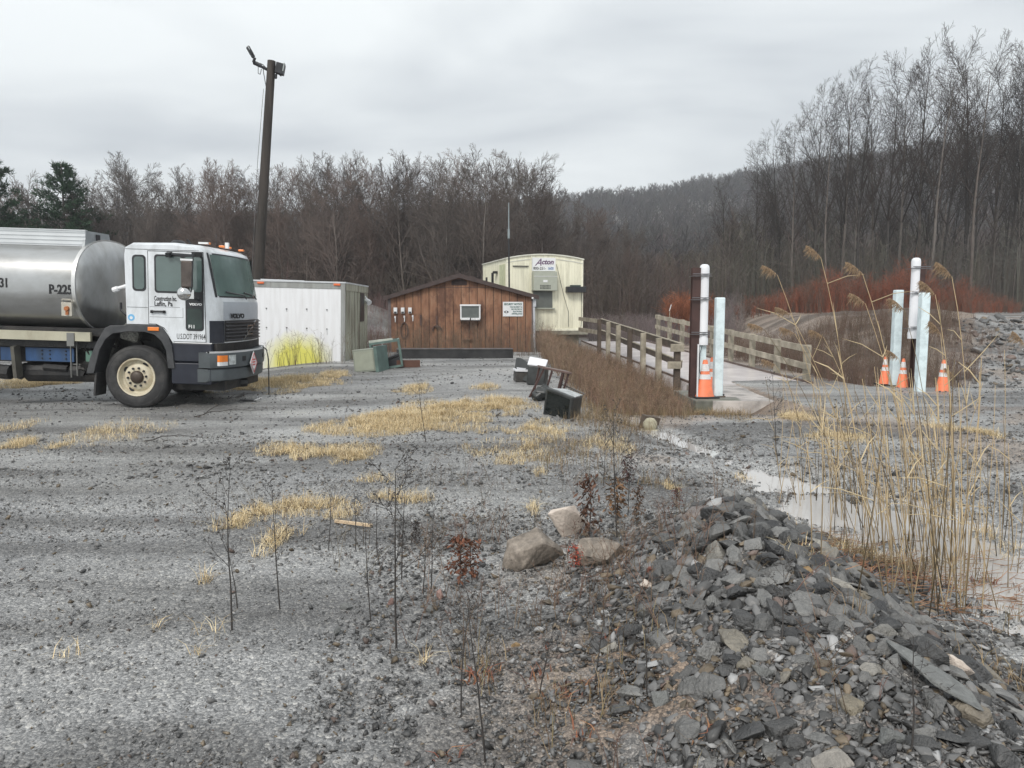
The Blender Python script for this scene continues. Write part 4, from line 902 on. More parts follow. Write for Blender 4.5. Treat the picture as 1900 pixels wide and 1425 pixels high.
        q = MB(); q.bb(0.60, 1.25, Y(0.002), Y(-0.25), 0.80, 1.094); q.bb(0.60, 1.24, Y(0.012), Y(-0.25), 0.43, 0.775); q.bb(0.60, 1.24, Y(-0.03), Y(-0.25), 0.775, 0.80); q.build('entry_step', navy, root, bevel=0.015)
        q = MB(); q.bb(0.66, 1.26, Y(0.002), Y(0.006), 1.098, 1.112); q.build('sill', M['white'], root)
        # arch over the wheel
        o = [(-0.78, 0.56), (-0.72, 0.80), (-0.60, 1.08), (-0.46, 1.31), (-0.38, 1.35), (-0.14, 1.355), (-0.10, 1.375), (0.36, 1.375), (0.47, 1.33), (0.56, 1.20), (0.62, 1.04), (0.66, 0.68)]
        i_ = [(0.55, 0.68), (0.52, 0.98), (0.45, 1.12), (0.34, 1.22), (0.18, 1.26), (-0.10, 1.26), (-0.34, 1.22), (-0.46, 1.12), (-0.56, 0.94), (-0.66, 0.56)]
        q = MB(); q.prism(o+i_, Y(0.035), Y(-0.36)); q.build('wheel_arch', plastic, root, bevel=0.008)
        q = MB(); q.bb(0.24, 0.42, Y(0.037), Y(0.055), 1.285, 1.345); q.build('marker_light', mat('amber', (0.8, 0.22, 0.03), 0.3, bump=0) if side == 0 else bpy.data.materials['amber'], root, bevel=0.006)
        q = MB(); q.box((-0.66, Y(-0.17), 0.38), (0.03, 0.34, 0.38), (0, 0.08, 0)); q.build('mud_flap', M['blackrub'], root)
        # wheel
        cy = Y(-0.17); sg = -1 if side == 0 else 1
        Mw = Matrix.Translation((0, cy, 0.512))@Matrix.Rotation(math.radians(90 if side == 0 else -90), 4, 'X')
        wr = empty('wheel', (0, 0, 0)); setparent(wr, root)
        q = MB(); q.lathe([(0.315, -0.13), (0.33, -0.145), (0.42, -0.155), (0.49, -0.14), (0.515, -0.11), (0.522, -0.05), (0.515, -0.045), (0.515, -0.03), (0.523, -0.025), (0.523, 0.025), (0.515, 0.03), (0.515, 0.045), (0.522, 0.05), (0.515, 0.11), (0.49, 0.14), (0.46, 0.150), (0.455, 0.146), (0.42, 0.155), (0.37, 0.152), (0.33, 0.145), (0.315, 0.13)], 56, Mw); q.build('tyre', M['blackrub'], wr, smooth=True)
        rim = mat('cream_wheel', (0.60, 0.55, 0.42), 0.5, var=0.15, dirt=(0.22, 0.12, 0.05), dirt_amt=0.7, dirt_scale=6) if side == 0 else bpy.data.materials['cream_wheel']
        q = MB(); q.lathe([(0.318, 0.12), (0.312, 0.145), (0.292, 0.140), (0.285, 0.10), (0.27, 0.055), (0.24, 0.050), (0.205, 0.085), (0.18, 0.10), (0.105, 0.102), (0.10, 0.09)], 40, Mw); q.build('rim', rim, wr, smooth=True)
        q = MB(); q.lathe([(0.108, 0.08), (0.106, 0.125), (0.085, 0.15), (0.05, 0.165), (0.0001, 0.168)], 24, Mw); q.build('hub', mat('greasy_hub', (0.05, 0.035, 0.025), 0.5, var=0.4) if side == 0 else bpy.data.materials['greasy_hub'], wr, smooth=True)
        q = MB()
        for k in range(10):
            a = 2*math.pi*k/10+0.1; q.cyl(Mw@Vector((0.15*math.cos(a), 0.15*math.sin(a), 0.095)), Mw@Vector((0.15*math.cos(a), 0.15*math.sin(a), 0.128)), 0.021, 0.018, 6)
        q.build('wheel_nut', M['black'], wr)
        q = MB()
        for a in (1.05, 4.2, 2.6):
            c = Vector((0.235*math.cos(a), 0.235*math.sin(a), 0.058)); 
            q.lathe([(0.0001, 0.0), (0.03, 0.0), (0.03, 0.006), (0.0001, 0.006)], 10, Mw@Matrix.Translation(c)@Matrix.Rotation(a+math.pi/2, 4, 'Z')@Matrix.Scale(1.6, 4, (1, 0, 0)))
        q.build('hand_hole', M['ink'], wr)
    # near side lettering
    text('lettering', 'Construction Inc.', 0.105, MXZ(0.335, -0.0105, 1.775), M['ink'], root, bold=0.003, sx=0.49, thick=0.001)
    text('lettering', 'Laflin, Pa', 0.105, MXZ(0.335, -0.0105, 1.69), M['ink'], root, bold=0.003, sx=0.80, thick=0.001)
    text('lettering', 'U.S.DOT 391964', 0.125, MXZ(0.69, -0.0105, 1.165), M['ink'], root, bold=0.0005, sx=0.53, thick=0.001)
    text('lettering', 'VOLVO', 0.048, MXZ(0.905, -0.0135, 1.715), M['white'], root, bold=0.003, sx=1.25, thick=0.001)
    text('lettering', 'F11', 0.075, MXZ(0.885, -0.017, 1.345), M['white'], root, bold=0.002, thick=0.001); 0
    q = MB(); q.lathe([(0.0001, 0), (0.055, 0), (0.055, 0.003), (0.0001, 0.003)], 16, Matrix.Translation((-0.045, 0, 1.49))@Matrix.Rotation(math.radians(90), 4, 'X')); st = q.build('sticker', mat('pale_blue_sticker', (0.16, 0.42, 0.68), 0.5, bump=0), root)
    q = MB(); q.lathe([(0.0001, 0.0032), (0.025, 0.0032), (0.025, 0.005), (0.0001, 0.005)], 12, Matrix.Translation((-0.045, 0, 1.485))@Matrix.Rotation(math.radians(90), 4, 'X')); q.build('sticker_centre', M['white'], st)
    # mirrors
    q = MB(); q.bar((0.60, -0.05, 2.53), (1.12, -0.30, 2.50), 0.03, 0.03); q.bar((0.60, 0.0, 2.53), (0.60, -0.10, 2.50), 0.07, 0.07); q.bar((1.10, 0.0, 2.53), (1.10, -0.33, 2.52), 0.045, 0.06); q.tube([Vector((1.10, -0.32, 2.52)), Vector((1.08, -0.34, 2.0)), Vector((1.04, -0.30, 1.84)), Vector((1.06, -0.02, 1.80))], 0.012, 6); q.build('mirror_arm', M['black'], root)
    q = MB(); q.box((1.00, -0.32, 2.20), (0.17, 0.09, 0.42), (0, 0, 0.25)); mi = q.build('mirror', mat('mirror_back', (0.12, 0.10, 0.09), 0.25, metal=0.8, var=0.3, bump=0), root, bevel=0.02)
    q = MB(); q.box((1.00, -0.32, 2.425), (0.18, 0.10, 0.03), (0, 0, 0.25)); q.build('mirror_cap', M['white'], mi)
    Mm = Matrix.Translation((0.96, -0.33, 1.90))@Matrix.Rotation(math.radians(90), 4, 'X')@Matrix.Rotation(math.radians(15), 4, 'Y')
    q = MB(); q.lathe([(0.10, -0.02), (0.112, 0.0), (0.10, 0.03), (0.07, 0.055), (0.035, 0.07), (0.0001, 0.075)], 24, Mm); q.box((1.05, -0.30, 1.89), (0.10, 0.06, 0.14), (0, 0, 0.2)); q.build('round_mirror', M['chrome'], root, smooth=True)
    # roof things
    q = MB(); q.lathe([(0.16, 0.0), (0.175, 0.03), (0.17, 0.05), (0.12, 0.10), (0.09, 0.115), (0.0001, 0.117)], 16, Matrix.Translation((0.30, 1.0, 2.70))@Matrix.Scale(0.8, 4, (1, 0, 0))); q.build('roof_vent', M['black'], root, smooth=True)
    am = bpy.data.materials['amber']
    for y_ in (0.35, 1.0, 1.15, 1.3, 1.95):
        q = MB(); q.box((1.06, y_, 2.735), (0.10, 0.07, 0.035)); q.build('cab_light', am, root, bevel=0.012)
    q = MB(); q.box((1.14, 1.02, 2.755), (0.06, 0.05, 0.10)); q.box((1.02, 0.3, 2.735), (0.16, 0.05, 0.03)); q.build('lamp_bracket', M['white'], root)
    q = MB(); q.cyl((0.85, 0.25, 2.69), (0.78, 0.22, 2.78), 0.012, 0.02, 6); q.cyl((1.0, 0.9, 2.7), (1.0, 0.9, 2.95), 0.005, 0.003, 5); q.build('aerial', M['black'], root)
    # bumper: loft across the width
    def bump_poly(z0, z1, bul, x0, m, name, inset=0.0, parent=root, t0=0.0, t1=1.0, xin=0.18, top=0.0):
        q = MB(); tt = np.linspace(t0, t1, 17); vs = []; fs = []
        for t in tt:
            b = x0+bul*(1-abs(2*t-1)**2.2)-0.10*max(0, (0.06-min(t, 1-t))/0.06)**2
            vs += [(b-xin, -0.03+t*(W+0.06), z0), (b-inset, -0.03+t*(W+0.06), z0), (b, -0.03+t*(W+0.06), z0+0.02), (b, -0.03+t*(W+0.06), z1-0.02), (b-0.02, -0.03+t*(W+0.06), z1), (b-xin, -0.03+t*(W+0.06), z1)]
        k = 6
        for a in range(16): fs += [(a*k+i, a*k+(i+1) % k, (a+1)*k+(i+1) % k, (a+1)*k+i) for i in range(k)]
        fs += [tuple(range(k)), tuple(range(16*k, 17*k))[::-1]]; q.poly(vs, fs); return q.build(name, m, parent, smooth=True)
    bu = bump_poly(0.70, 0.955, 0.26, 1.33, bump_m, 'bumper'); bump_poly(0.47, 0.685, 0.24, 1.31, bump_m, 'bumper_skirt', inset=0.05); bump_poly(0.683, 0.702, 0.20, 1.31, M['black'], 'bumper_gap', parent=bu)
    bump_poly(0.955, 0.965, 0.26, 1.325, M['white'], 'bumper_edge', parent=bu, xin=0.05)
    q = MB(); q.bb(0.55, 1.35, 0.3, W-0.3, 0.30, 0.50); q.cyl((0.7, 0.5, 0.35), (1.4, 1.2, 0.36), 0.10, 0.08, 8); q.build('front_axle_beam', dark, root)
    def bfx(t, x0=1.33, bul=0.26): return x0+bul*(1-abs(2*t-1)**2.2)-0.10*max(0, (0.06-min(t, 1-t))/0.06)**2
    def lampp(name, t0, t1, z0, z1, m, off=0.006, par=bu):
        q = MB(); vs = []; tt = np.linspace(t0, t1, 5)
        for o in (off, -0.03):
            for z in (z0, z1):
                for t in tt: vs.append((bfx(t)+o, -0.03+t*(W+0.06), z))
        fs = []
        for b in range(4): fs += [(b, b+1, 6+b, 5+b), (b, 10+b, 11+b, b+1), (5+b, 6+b, 16+b, 15+b), (10+b, 15+b, 16+b, 11+b)]
        fs += [(0, 5, 15, 10), (4, 14, 19, 9)]
        q.poly(vs, fs); return q.build(name, m, par)
    clear = mat('headlamp_glass', (0.45, 0.48, 0.48), 0.15, var=0.3, scale=20, bump=0)
    lampp('indicator', 0.035, 0.10, 0.80, 0.905, am, 0.008); lampp('position_lamp', 0.035, 0.10, 0.735, 0.798, M['white'], 0.008)
    lampp('headlight', 0.115, 0.185, 0.745, 0.905, clear); lampp('headlight', 0.815, 0.885, 0.745, 0.905, clear); lampp('indicator', 0.90, 0.965, 0.80, 0.905, am); lampp('tow_socket', 0.27, 0.315, 0.79, 0.87, M['ink']); lampp('tow_socket', 0.685, 0.73, 0.79, 0.87, M['ink'])
    # hazard placard stood on its corner
    px_, py_, pz_ = bfx(0.42)+0.03, 0.42*W, 0.735; h = 0.19
    q = MB(); q.poly([(px_, py_-h*0.97, pz_), (px_, py_, pz_-h*1.05), (px_, py_+h*0.97, pz_), (px_, py_, pz_+h*1.05), (px_-0.01, py_-h*0.97, pz_), (px_-0.01, py_, pz_-h*1.05), (px_-0.01, py_+h*0.97, pz_), (px_-0.01, py_, pz_+h*1.05)], [(0, 1, 2, 3), (4, 7, 6, 5), (0, 4, 5, 1), (1, 5, 6, 2), (2, 6, 7, 3), (3, 7, 4, 0)]); pc = q.build('hazard_placard', M['white'], root)
    redm = mat('placard_red', (0.55, 0.12, 0.12), 0.5, bump=0); q = MB(); 
    for s0 in (0.86, ):
        pts = [(py_-h*s0*0.97, pz_), (py_, pz_-h*s0*1.05), (py_+h*s0*0.97, pz_), (py_, pz_+h*s0*1.05)]
        for a, b in zip(pts, pts[1:]+pts[:1]): q.bar((px_+0.003, *a), (px_+0.003, *b), 0.012, 0.004)
    for k in range(3): q.bb(px_+0.001, px_+0.004, py_-0.075, py_+0.075, pz_-0.055+k*0.045-0.01+(0.02), pz_-0.03+k*0.045+0.01)
    q.build('placard_border', redm, pc)
    text('lettering', '3', 0.08, MYZ(px_+0.003, py_-0.02, pz_-0.15), M['ink'], pc, thick=0.001)
    q = MB(); q.tube([Vector((bfx(.8)+0.02, 1.75, 0.97)), Vector((bfx(.8)+0.13, 1.6, 0.93)), Vector((bfx(.8)+0.20, 1.5, 0.75)), Vector((bfx(.8)+0.22, 1.45, 0.42)), Vector((bfx(.8)+0.24, 1.4, 0.12))], 0.011, 6); q.build('dangling_cable', M['black'], root)
    # --- tank
    steel = mat('dull_tank_steel', (0.46, 0.465, 0.465), 0.30, metal=0.9, var=0.12, scale=1.5, bump=0.12, bscale=3, dirt=(0.24, 0.23, 0.21), dirt_amt=0.75, dirt_scale=1.4, stretch=(0.5, 1.6, 0.7))
    cy, cz, ry, rz = 1.15, 1.98, 1.15, 0.80
    def ring(x, s, n=64, p=2.25):
        r = []
        for i in range(n):
            a = 2*math.pi*i/n; c, s_ = math.cos(a), math.sin(a)
            r.append((x, cy+ry*s*math.copysign(abs(c)**(2/p), c), cz+rz*s*math.copysign(abs(s_)**(2/p), s_)))
        return r
    q = MB(); xs = [(-6.35, 0.0), (-6.33, 0.4), (-6.28, 0.75), (-6.2, 0.94), (-6.13, 1.0), (-0.99, 1.0), (-0.985, 1.012), (-0.955, 1.012), (-0.95, 0.995), (-0.92, 0.975), (-0.87, 0.90), (-0.82, 0.76), (-0.785, 0.58), (-0.765, 0.36), (-0.757, 0.0)]
    n = 64; vs = []; fs = []
    for x, s in xs: vs += ring(x, max(s, 0.001))
    for k in range(len(xs)-1): fs += [(k*n+i, k*n+(i+1) % n, (k+1)*n+(i+1) % n, (k+1)*n+i) for i in range(n)]
    q.poly(vs, fs); tank = q.build('tank', steel, root, smooth=True)
    q = MB(); r0, r1 = ring(-1.0, 1.0), ring(-1.0, 1.014); r2_, r3 = ring(-0.94, 1.014), ring(-0.94, 0.99)
    vs = r0+r1+r2_+r3; fs = []
    for k in range(3): fs += [(k*n+i, k*n+(i+1) % n, (k+1)*n+(i+1) % n, (k+1)*n+i) for i in range(n)]
    q.poly(vs, fs)
    for x in (-3.6, -5.2):
        a, b, c, d = ring(x, 1.0), ring(x, 1.008), ring(x+0.05, 1.008), ring(x+0.05, 1.0); m0 = MB(); m0.poly(a+b+c+d, [(k*n+i, k*n+(i+1) % n, (k+1)*n+(i+1) % n, (k+1)*n+i) for k in range(3) for i in range(n)]); m0.build('weld_band', steel, tank)
    q.build('tank_rim', mat('tank_rim_steel', (0.62, 0.62, 0.61), 0.35, metal=0.8, var=0.1, bump=0), tank, smooth=True)
    # spill coaming: ribbed long side, plain end
    co = mat('coaming_aluminium', (0.62, 0.64, 0.65), 0.4, metal=0.4, var=0.06, bump=0.05, dirt=(0.4, 0.4, 0.4), dirt_amt=0.4)
    q = MB(); q.bb(-6.0, -0.99, 0.42, 0.46, 2.60, 2.89); q.bb(-6.0, -1.03, 1.10, 1.14, 2.60, 2.885)
    for k in range(4): q.bb(-6.0, -0.99, 0.405, 0.425, 2.66+k*0.065, 2.67+k*0.065)
    q.bb(-6.0, -0.98, 0.40, 0.47, 2.885, 2.90); q.build('coaming', co, root)
    q = MB(); q.poly([(-0.985, 0.46, 2.89), (-0.96, 1.12, 2.89), (-0.93, 1.16, 2.62), (-0.99, 0.38, 2.60), (-1.03, 0.46, 2.89), (-1.0, 1.12, 2.89), (-0.97, 1.16, 2.62), (-1.03, 0.38, 2.60)], [(0, 1, 2, 3), (4, 7, 6, 5), (0, 4, 5, 1), (1, 5, 6, 2), (2, 6, 7, 3), (3, 7, 4, 0)])
    q.build('coaming_end', mat('end_plate_grey', (0.30, 0.32, 0.33), 0.4, metal=0.5, var=0.15, bump=0), root)
    q = MB(); q.box((-0.958, 0.76, 2.80), (0.01, 0.12, 0.10)); q.build('end_label', M['ink'], root)
    text('lettering', 'P-225', 0.21, MXZ(-1.37, -0.006, 1.835), M['ink'], tank, bold=0.006, sx=0.78, thick=0.001)
    text('lettering', '531', 0.21, MXZ(-2.24, -0.006, 1.915), M['ink'], tank, bold=0.005, sx=0.72, thick=0.001)
    q = MB(); q.box((-1.07, -0.01, 1.59), (0.17, 0.06, 0.22)); q.tube([Vector((-1.14, -0.02, 1.70)), Vector((-1.14, -0.04, 1.75)), Vector((-1.0, -0.04, 1.75)), Vector((-0.98, -0.02, 1.70))], 0.010, 5); sb = q.build('signal_box', mat('signal_box_cream', (0.5, 0.48, 0.42), 0.5, metal=0.4, dirt=(0.15, 0.1, 0.05)), root, bevel=0.008)
    q = MB(); q.cyl((-1.06, -0.03, 1.60), (-1.06, -0.075, 1.60), 0.045, 0.035, 12); q.box((-1.055, -0.05, 1.53), (0.04, 0.03, 0.06)); q.build('signal_lamp', mat('rusty_amber', (0.30, 0.10, 0.03), 0.6, var=0.4), sb)
    # sub frame, chassis and gear under the tank
    q = MB(); q.bb(-6.1, -0.84, 0.22, 0.28, 1.065, 1.215); q.bb(-6.1, -0.84, 2.02, 2.08, 1.065, 1.215); q.build('tank_cradle', mat('cream_beam', (0.45, 0.43, 0.33), 0.6, var=0.1, dirt=(0.2, 0.17, 0.12), dirt_amt=0.6, stretch=(1, 1, 0.5)), root)
    q = MB(); q.bb(-6.1, -0.80, 0.35, 0.45, 0.945, 1.063); q.bb(-6.1, -0.80, 1.85, 1.95, 0.945, 1.063); q.bb(-6.1, -0.4, 0.30, 2.0, 1.16, 1.28); q.build('sub_frame', dark, root)
    q = MB(); q.bb(-6.2, 1.2, 0.62, 0.72, 0.66, 0.94); q.bb(-6.2, 1.2, 1.58, 1.68, 0.66, 0.94); q.build('chassis_rail', dark, root)
    blue = mat('blue_rail_paint', (0.025, 0.075, 0.19), 0.5, var=0.3, scale=4, dirt=(0.03, 0.045, 0.05), dirt_amt=0.9, dirt_scale=2.5, stretch=(1, 1, 0.3))
    q = MB(); q.bb(-2.03, -1.22, 0.40, 0.44, 0.70, 0.925); q.bb(-2.45, -2.26, 0.40, 0.44, 0.70, 0.92); q.build('side_rail', blue, root)
    q = MB()
    for x in (-1.75, -1.62, -1.35):
        for z in (0.75, 0.82, 0.88): q.cyl((x, 0.385, z), (x, 0.40, z), 0.014, 0.012, 6)
    q.build('bolt', M['ink'], root)
    q = MB(); q.bar((-2.14, 0.30, 0.95), (-2.14, 0.36, 0.42), 0.06, 0.17); q.build('hanger_bracket', mat('dusty_steel', (0.10, 0.095, 0.08), 0.8, var=0.3), root)
    q = MB(); q.bb(-1.02, -0.90, 0.38, 0.50, 0.70, 0.90); q.build('air_filter', mat('green_canister', (0.10, 0.19, 0.15), 0.5), root, bevel=0.02)
    q = MB(); q.bb(-1.22, -1.06, 0.30, 0.34, 0.665, 0.68); q.tube([Vector((-1.20, 0.28, 1.12)), Vector((-1.20, 0.28, 0.45))], 0.012, 5); q.tube([Vector((-1.10, 0.28, 1.12)), Vector((-1.10, 0.28, 0.48))], 0.012, 5); q.bb(-1.22, -1.10, 0.20, 0.235, 0.98, 1.20); q.build('ladder_bracket', mat('worn_steel', (0.22, 0.22, 0.21), 0.45, metal=0.6), root)
    q = MB(); r_ = random.Random(5)
    q.cyl((-2.1, 0.6, 0.50), (-0.9, 0.6, 0.52), 0.17, 0.17, 12); q.cyl((-1.75, 0.45, 0.60), (-1.35, 0.45, 0.58), 0.06, 0.06, 10); q.cyl((-2.6, 0.35, 0.52), (-2.25, 0.35, 0.50), 0.12, 0.12, 10)
    for k in range(26): x = r_.uniform(-2.4, -0.75); q.box((x, r_.uniform(0.35, 0.9), r_.uniform(0.42, 0.66)), (r_.uniform(.08, .25), r_.uniform(.08, .2), r_.uniform(.06, .16)), (r_.uniform(-.4, .4), r_.uniform(-.4, .4), r_.uniform(-.4, .4)))
    for k in range(14):
        x = r_.uniform(-1.1, -0.2); a = Vector((x, 0.35, r_.uniform(0.5, 1.3))); q.tube([a, a+Vector((r_.uniform(-.15, .2), 0.05, r_.uniform(-.2, .15))), a+Vector((r_.uniform(-.3, .3), 0.1, r_.uniform(-.35, .1)))], 0.014, 5)
    q.build('running_gear', dark, root)
    q = MB(); q.bb(-0.55, 1.15, 0.45, 1.85, 0.75, 1.25); q.build('engine', dark, root)
    q = MB(); q.box((-0.12, 0.15, 1.23), (0.30, 0.22, 0.24), (0.4, 0.3, 0.2)); q.build('bagged_hose', mat('speckled_bag', (0.10, 0.10, 0.09), 0.5, var=0.9, scale=35, bump=0.8, bscale=40), root, bevel=0.05)
    q = MB(); q.tube([Vector((-0.36, 0.3, 1.72)), Vector((-0.35, 0.28, 1.60)), Vector((-0.25, 0.25, 1.52)), Vector((-0.12, 0.3, 1.45))], 0.022, 6); q.tube([Vector((-0.20, 0.4, 1.65)), Vector((-0.28, 0.4, 1.55)), Vector((-0.13, 0.4, 1.40))], 0.018, 6); q.build('air_line', M['black'], root)
    q = MB(); q.cyl((-0.36, 0.1, 1.94), (-0.13, 0.1, 2.0), 0.02, 0.04, 8); q.cyl((-0.38, 0.1, 1.92), (-0.30, 0.1, 1.95), 0.045, 0.045, 8); q.build('work_lamp', M['white'], root, smooth=True)
    # rear wheels (outside the frame)
    for yy, s_ in ((0.30, 1), (1.97, -1)):
        for xx in (-4.5,):
            wr = empty('wheel', (0, 0, 0)); setparent(wr, root)
            Mw = Matrix.Translation((xx, yy, 0.60))@Matrix.Rotation(math.radians(90*s_), 4, 'X')
            q = MB(); q.lathe([(0.30, -0.27), (0.42, -0.29), (0.50, -0.26), (0.52, -0.2), (0.52, 0.2), (0.50, 0.26), (0.42, 0.29), (0.30, 0.27)], 40, Mw); q.build('tyre', M['blackrub'], wr, smooth=True)
            q = MB(); q.lathe([(0.31, 0.26), (0.29, 0.24), (0.27, 0.08), (0.12, 0.06), (0.10, 0.16), (0.0001, 0.17)], 30, Mw); q.build('rim', bpy.data.materials['cream_wheel'], wr, smooth=True)
truck()

# ------------------------------------------------------------------ truck scale with its railings
M['deck'] = mat('wet_concrete_deck', (0.76, 0.72, 0.72), 0.18, var=0.12, scale=1.4, bump=0.05, dirt=(0.36, 0.33, 0.34), dirt_amt=0.6, dirt_scale=0.9)
M['concrete'] = mat('old_concrete', (0.16, 0.16, 0.14), 0.8, var=0.3, bump=0.3, dirt=(0.09, 0.10, 0.06), dirt_amt=0.8, dirt_scale=2)
M['timber'] = mat('weathered_timber', (0.34, 0.305, 0.24), 0.85, var=0.35, scale=4, bump=0.4, bscale=30, stretch=(1, 1, 1), dirt=(0.14, 0.12, 0.085), dirt_amt=0.85, dirt_scale=2.5)
M['timber_dark'] = mat('dark_brown_timber', (0.085, 0.065, 0.050), 0.85, var=0.35, scale=4, bump=0.4, bscale=30)  # darker brown timber for left rail boards, some posts and foot plates
AX = -0.0702
def LX(d): return AX*d+4.94
def RX(d): return AX*d+7.78
def deckz(d): return 0.0+0.0175*(d-17.0)
def railz(d): return 0.82+0.0425*(d-17.2)
def scale_():
    root = empty('truck_scale', (0, 0, 0), label='long wet concrete weighbridge deck between two wooden railings', cat='weighbridge')
    q = MB(); a, b = 16.55, 31.5
    L_ = lambda d: LX(d)+0.09; R_ = lambda d: RX(d)-0.09
    q.poly([(L_(a), a, deckz(a)), (R_(a), a, deckz(a)), (R_(b), b, deckz(b)), (L_(b), b, deckz(b))]+[(L_(a), a, deckz(a)-0.3), (R_(a), a, deckz(a)-0.3), (R_(b), b, deckz(b)-0.3), (L_(b), b, deckz(b)-0.3)], [(0, 1, 2, 3), (4, 7, 6, 5), (0, 4, 5, 1), (1, 5, 6, 2), (2, 6, 7, 3), (3, 7, 4, 0)])
    q.build('deck', M['deck'], root)
    q = MB()
    for s in (0, 1):
        f = (lambda d: LX(d)+0.09) if s == 0 else (lambda d: RX(d)-0.13)
        q.poly([(f(a), a, deckz(a)+0.002), (f(a)+0.04, a, deckz(a)+0.002), (f(b)+0.04, b, deckz(b)+0.002), (f(b), b, deckz(b)+0.002), (f(a), a, deckz(a)+0.05), (f(a)+0.04, a, deckz(a)+0.05), (f(b)+0.04, b, deckz(b)+0.05), (f(b), b, deckz(b)+0.05)], [(0, 1, 2, 3), (4, 7, 6, 5), (0, 4, 5, 1), (1, 5, 6, 2), (2, 6, 7, 3), (3, 7, 4, 0)])
    q.build('edge_angle', mat('rusty_edge', (0.12, 0.085, 0.07), 0.6, var=0.3), root)
    q = MB(); c = 13.75
    q.poly([(LX(a)+0.0, a-0.02, -0.012), (RX(a)+0.05, a-0.02, -0.012), (6.15, c, -0.035), (LX(a)-0.15, c, -0.035), (LX(a), a-0.02, -0.35), (RX(a)+0.05, a-0.02, -0.35), (6.15, c, -0.35), (LX(a)-0.15, c, -0.35)], [(0, 3, 2, 1), (4, 5, 6, 7), (0, 1, 5, 4), (1, 2, 6, 5), (2, 3, 7, 6), (3, 0, 4, 7)])
    q.build('approach_slab', mat('gritty_wet_slab', (0.52, 0.48, 0.45), 0.25, var=0.2, scale=2, bump=0.2, dirt=(0.15, 0.145, 0.14), dirt_amt=0.9, dirt_scale=2.4), root)
scale_()
def railing(name, label, fx, ds, ztop, side, blocks=False):
    root = empty(name, (fx(ds[0]), ds[0], 0), label=label, cat='railing'); o = Vector((fx(ds[0]), ds[0], 0))
    for k, d in enumerate(ds):
        q = MB(); q.box((fx(d)-o.x, d-o.y, (ztop(d)-0.8)/2), (0.13, 0.13, ztop(d)+0.8), (0, 0, 0.07)); q.build('post', M['timber_dark'] if (k % 3 == 0 and side < 0) else M['timber'], root, bevel=0.006)
    off = 0.085*(-side)
    for nm, dz, h in (('top_rail', -0.075, 0.145), ('mid_rail', -0.46, 0.14)):
        a, b = ds[0]-(0.05 if side < 0 else 0.35), ds[-1]+0.1
        q = MB(); q.bar((fx(a)+off-o.x, a-o.y, ztop(a)+dz), (fx(b)+off-o.x, b-o.y, ztop(b)+dz), 0.04, h); q.build(nm, M['timber'] if side > 0 else M['timber_dark'], root, bevel=0.004)
        if side < 0:
            q = MB(); q.bar((fx(a)+off-o.x, a-o.y, ztop(a)+dz+h/2+0.012), (fx(b)+off-o.x, b-o.y, ztop(b)+dz+h/2+0.012), 0.06, 0.022); q.build('lit_edge_strip', M['timber'], root)  # pale strip added to paint the lit top edge of the dark board
    return root, o
r1, o1 = railing('wooden_railing', 'weathered wooden post and rail railing along the left edge of the scale deck', LX, [17.3+1.6*i for i in range(7)], railz, -1)
q = MB(); q.box((LX(17.3)-o1.x-0.02, -0.10, railz(17.3)-0.08), (0.30, 0.07, 0.17)); q.build('end_block', M['timber'], r1, bevel=0.005); q = MB(); q.box((LX(17.3)-o1.x-0.08, -0.10, railz(17.3)-0.47), (0.30, 0.07, 0.16)); q.build('end_block', M['timber'], r1, bevel=0.005)
e = LX(26.9); t = pt(1082, 597, 31.0); q = MB(); q.bar((e-o1.x, 26.9-o1.y, railz(26.9)-0.07), (t.x-0.3-o1.x, 29.5-o1.y, railz(26.9)-0.02), 0.04, 0.14); q.bar((e-o1.x, 26.9-o1.y, railz(26.9)-0.47), (t.x-0.3-o1.x, 29.5-o1.y, railz(26.9)-0.42), 0.04, 0.14); q.build('return_rail', M['timber'], r1)
railing('wooden_railing', 'grey green wooden post and rail railing along the right edge of the scale deck', RX, [17.1+1.6*i for i in range(9)], railz, 1)
# reflector stick behind the far rail
p = pt(1243, 572, 30); tag(MB().cyl((p.x-0.03, 30, Hs(p.x, 30)), (p.x, 30, p.z-0.1), 0.012, 0.012, 6).build('marker_stick', M['timber']), 'thin stake with a pale reflector beyond the far end of the scale railing', 'marker')
sticko = bpy.data.objects['marker_stick']; MB().bar((p.x-0.02, 30, p.z-0.1), (p.x+0.05, 30, p.z+0.14), 0.06, 0.02).build('reflector', M['white'], sticko)

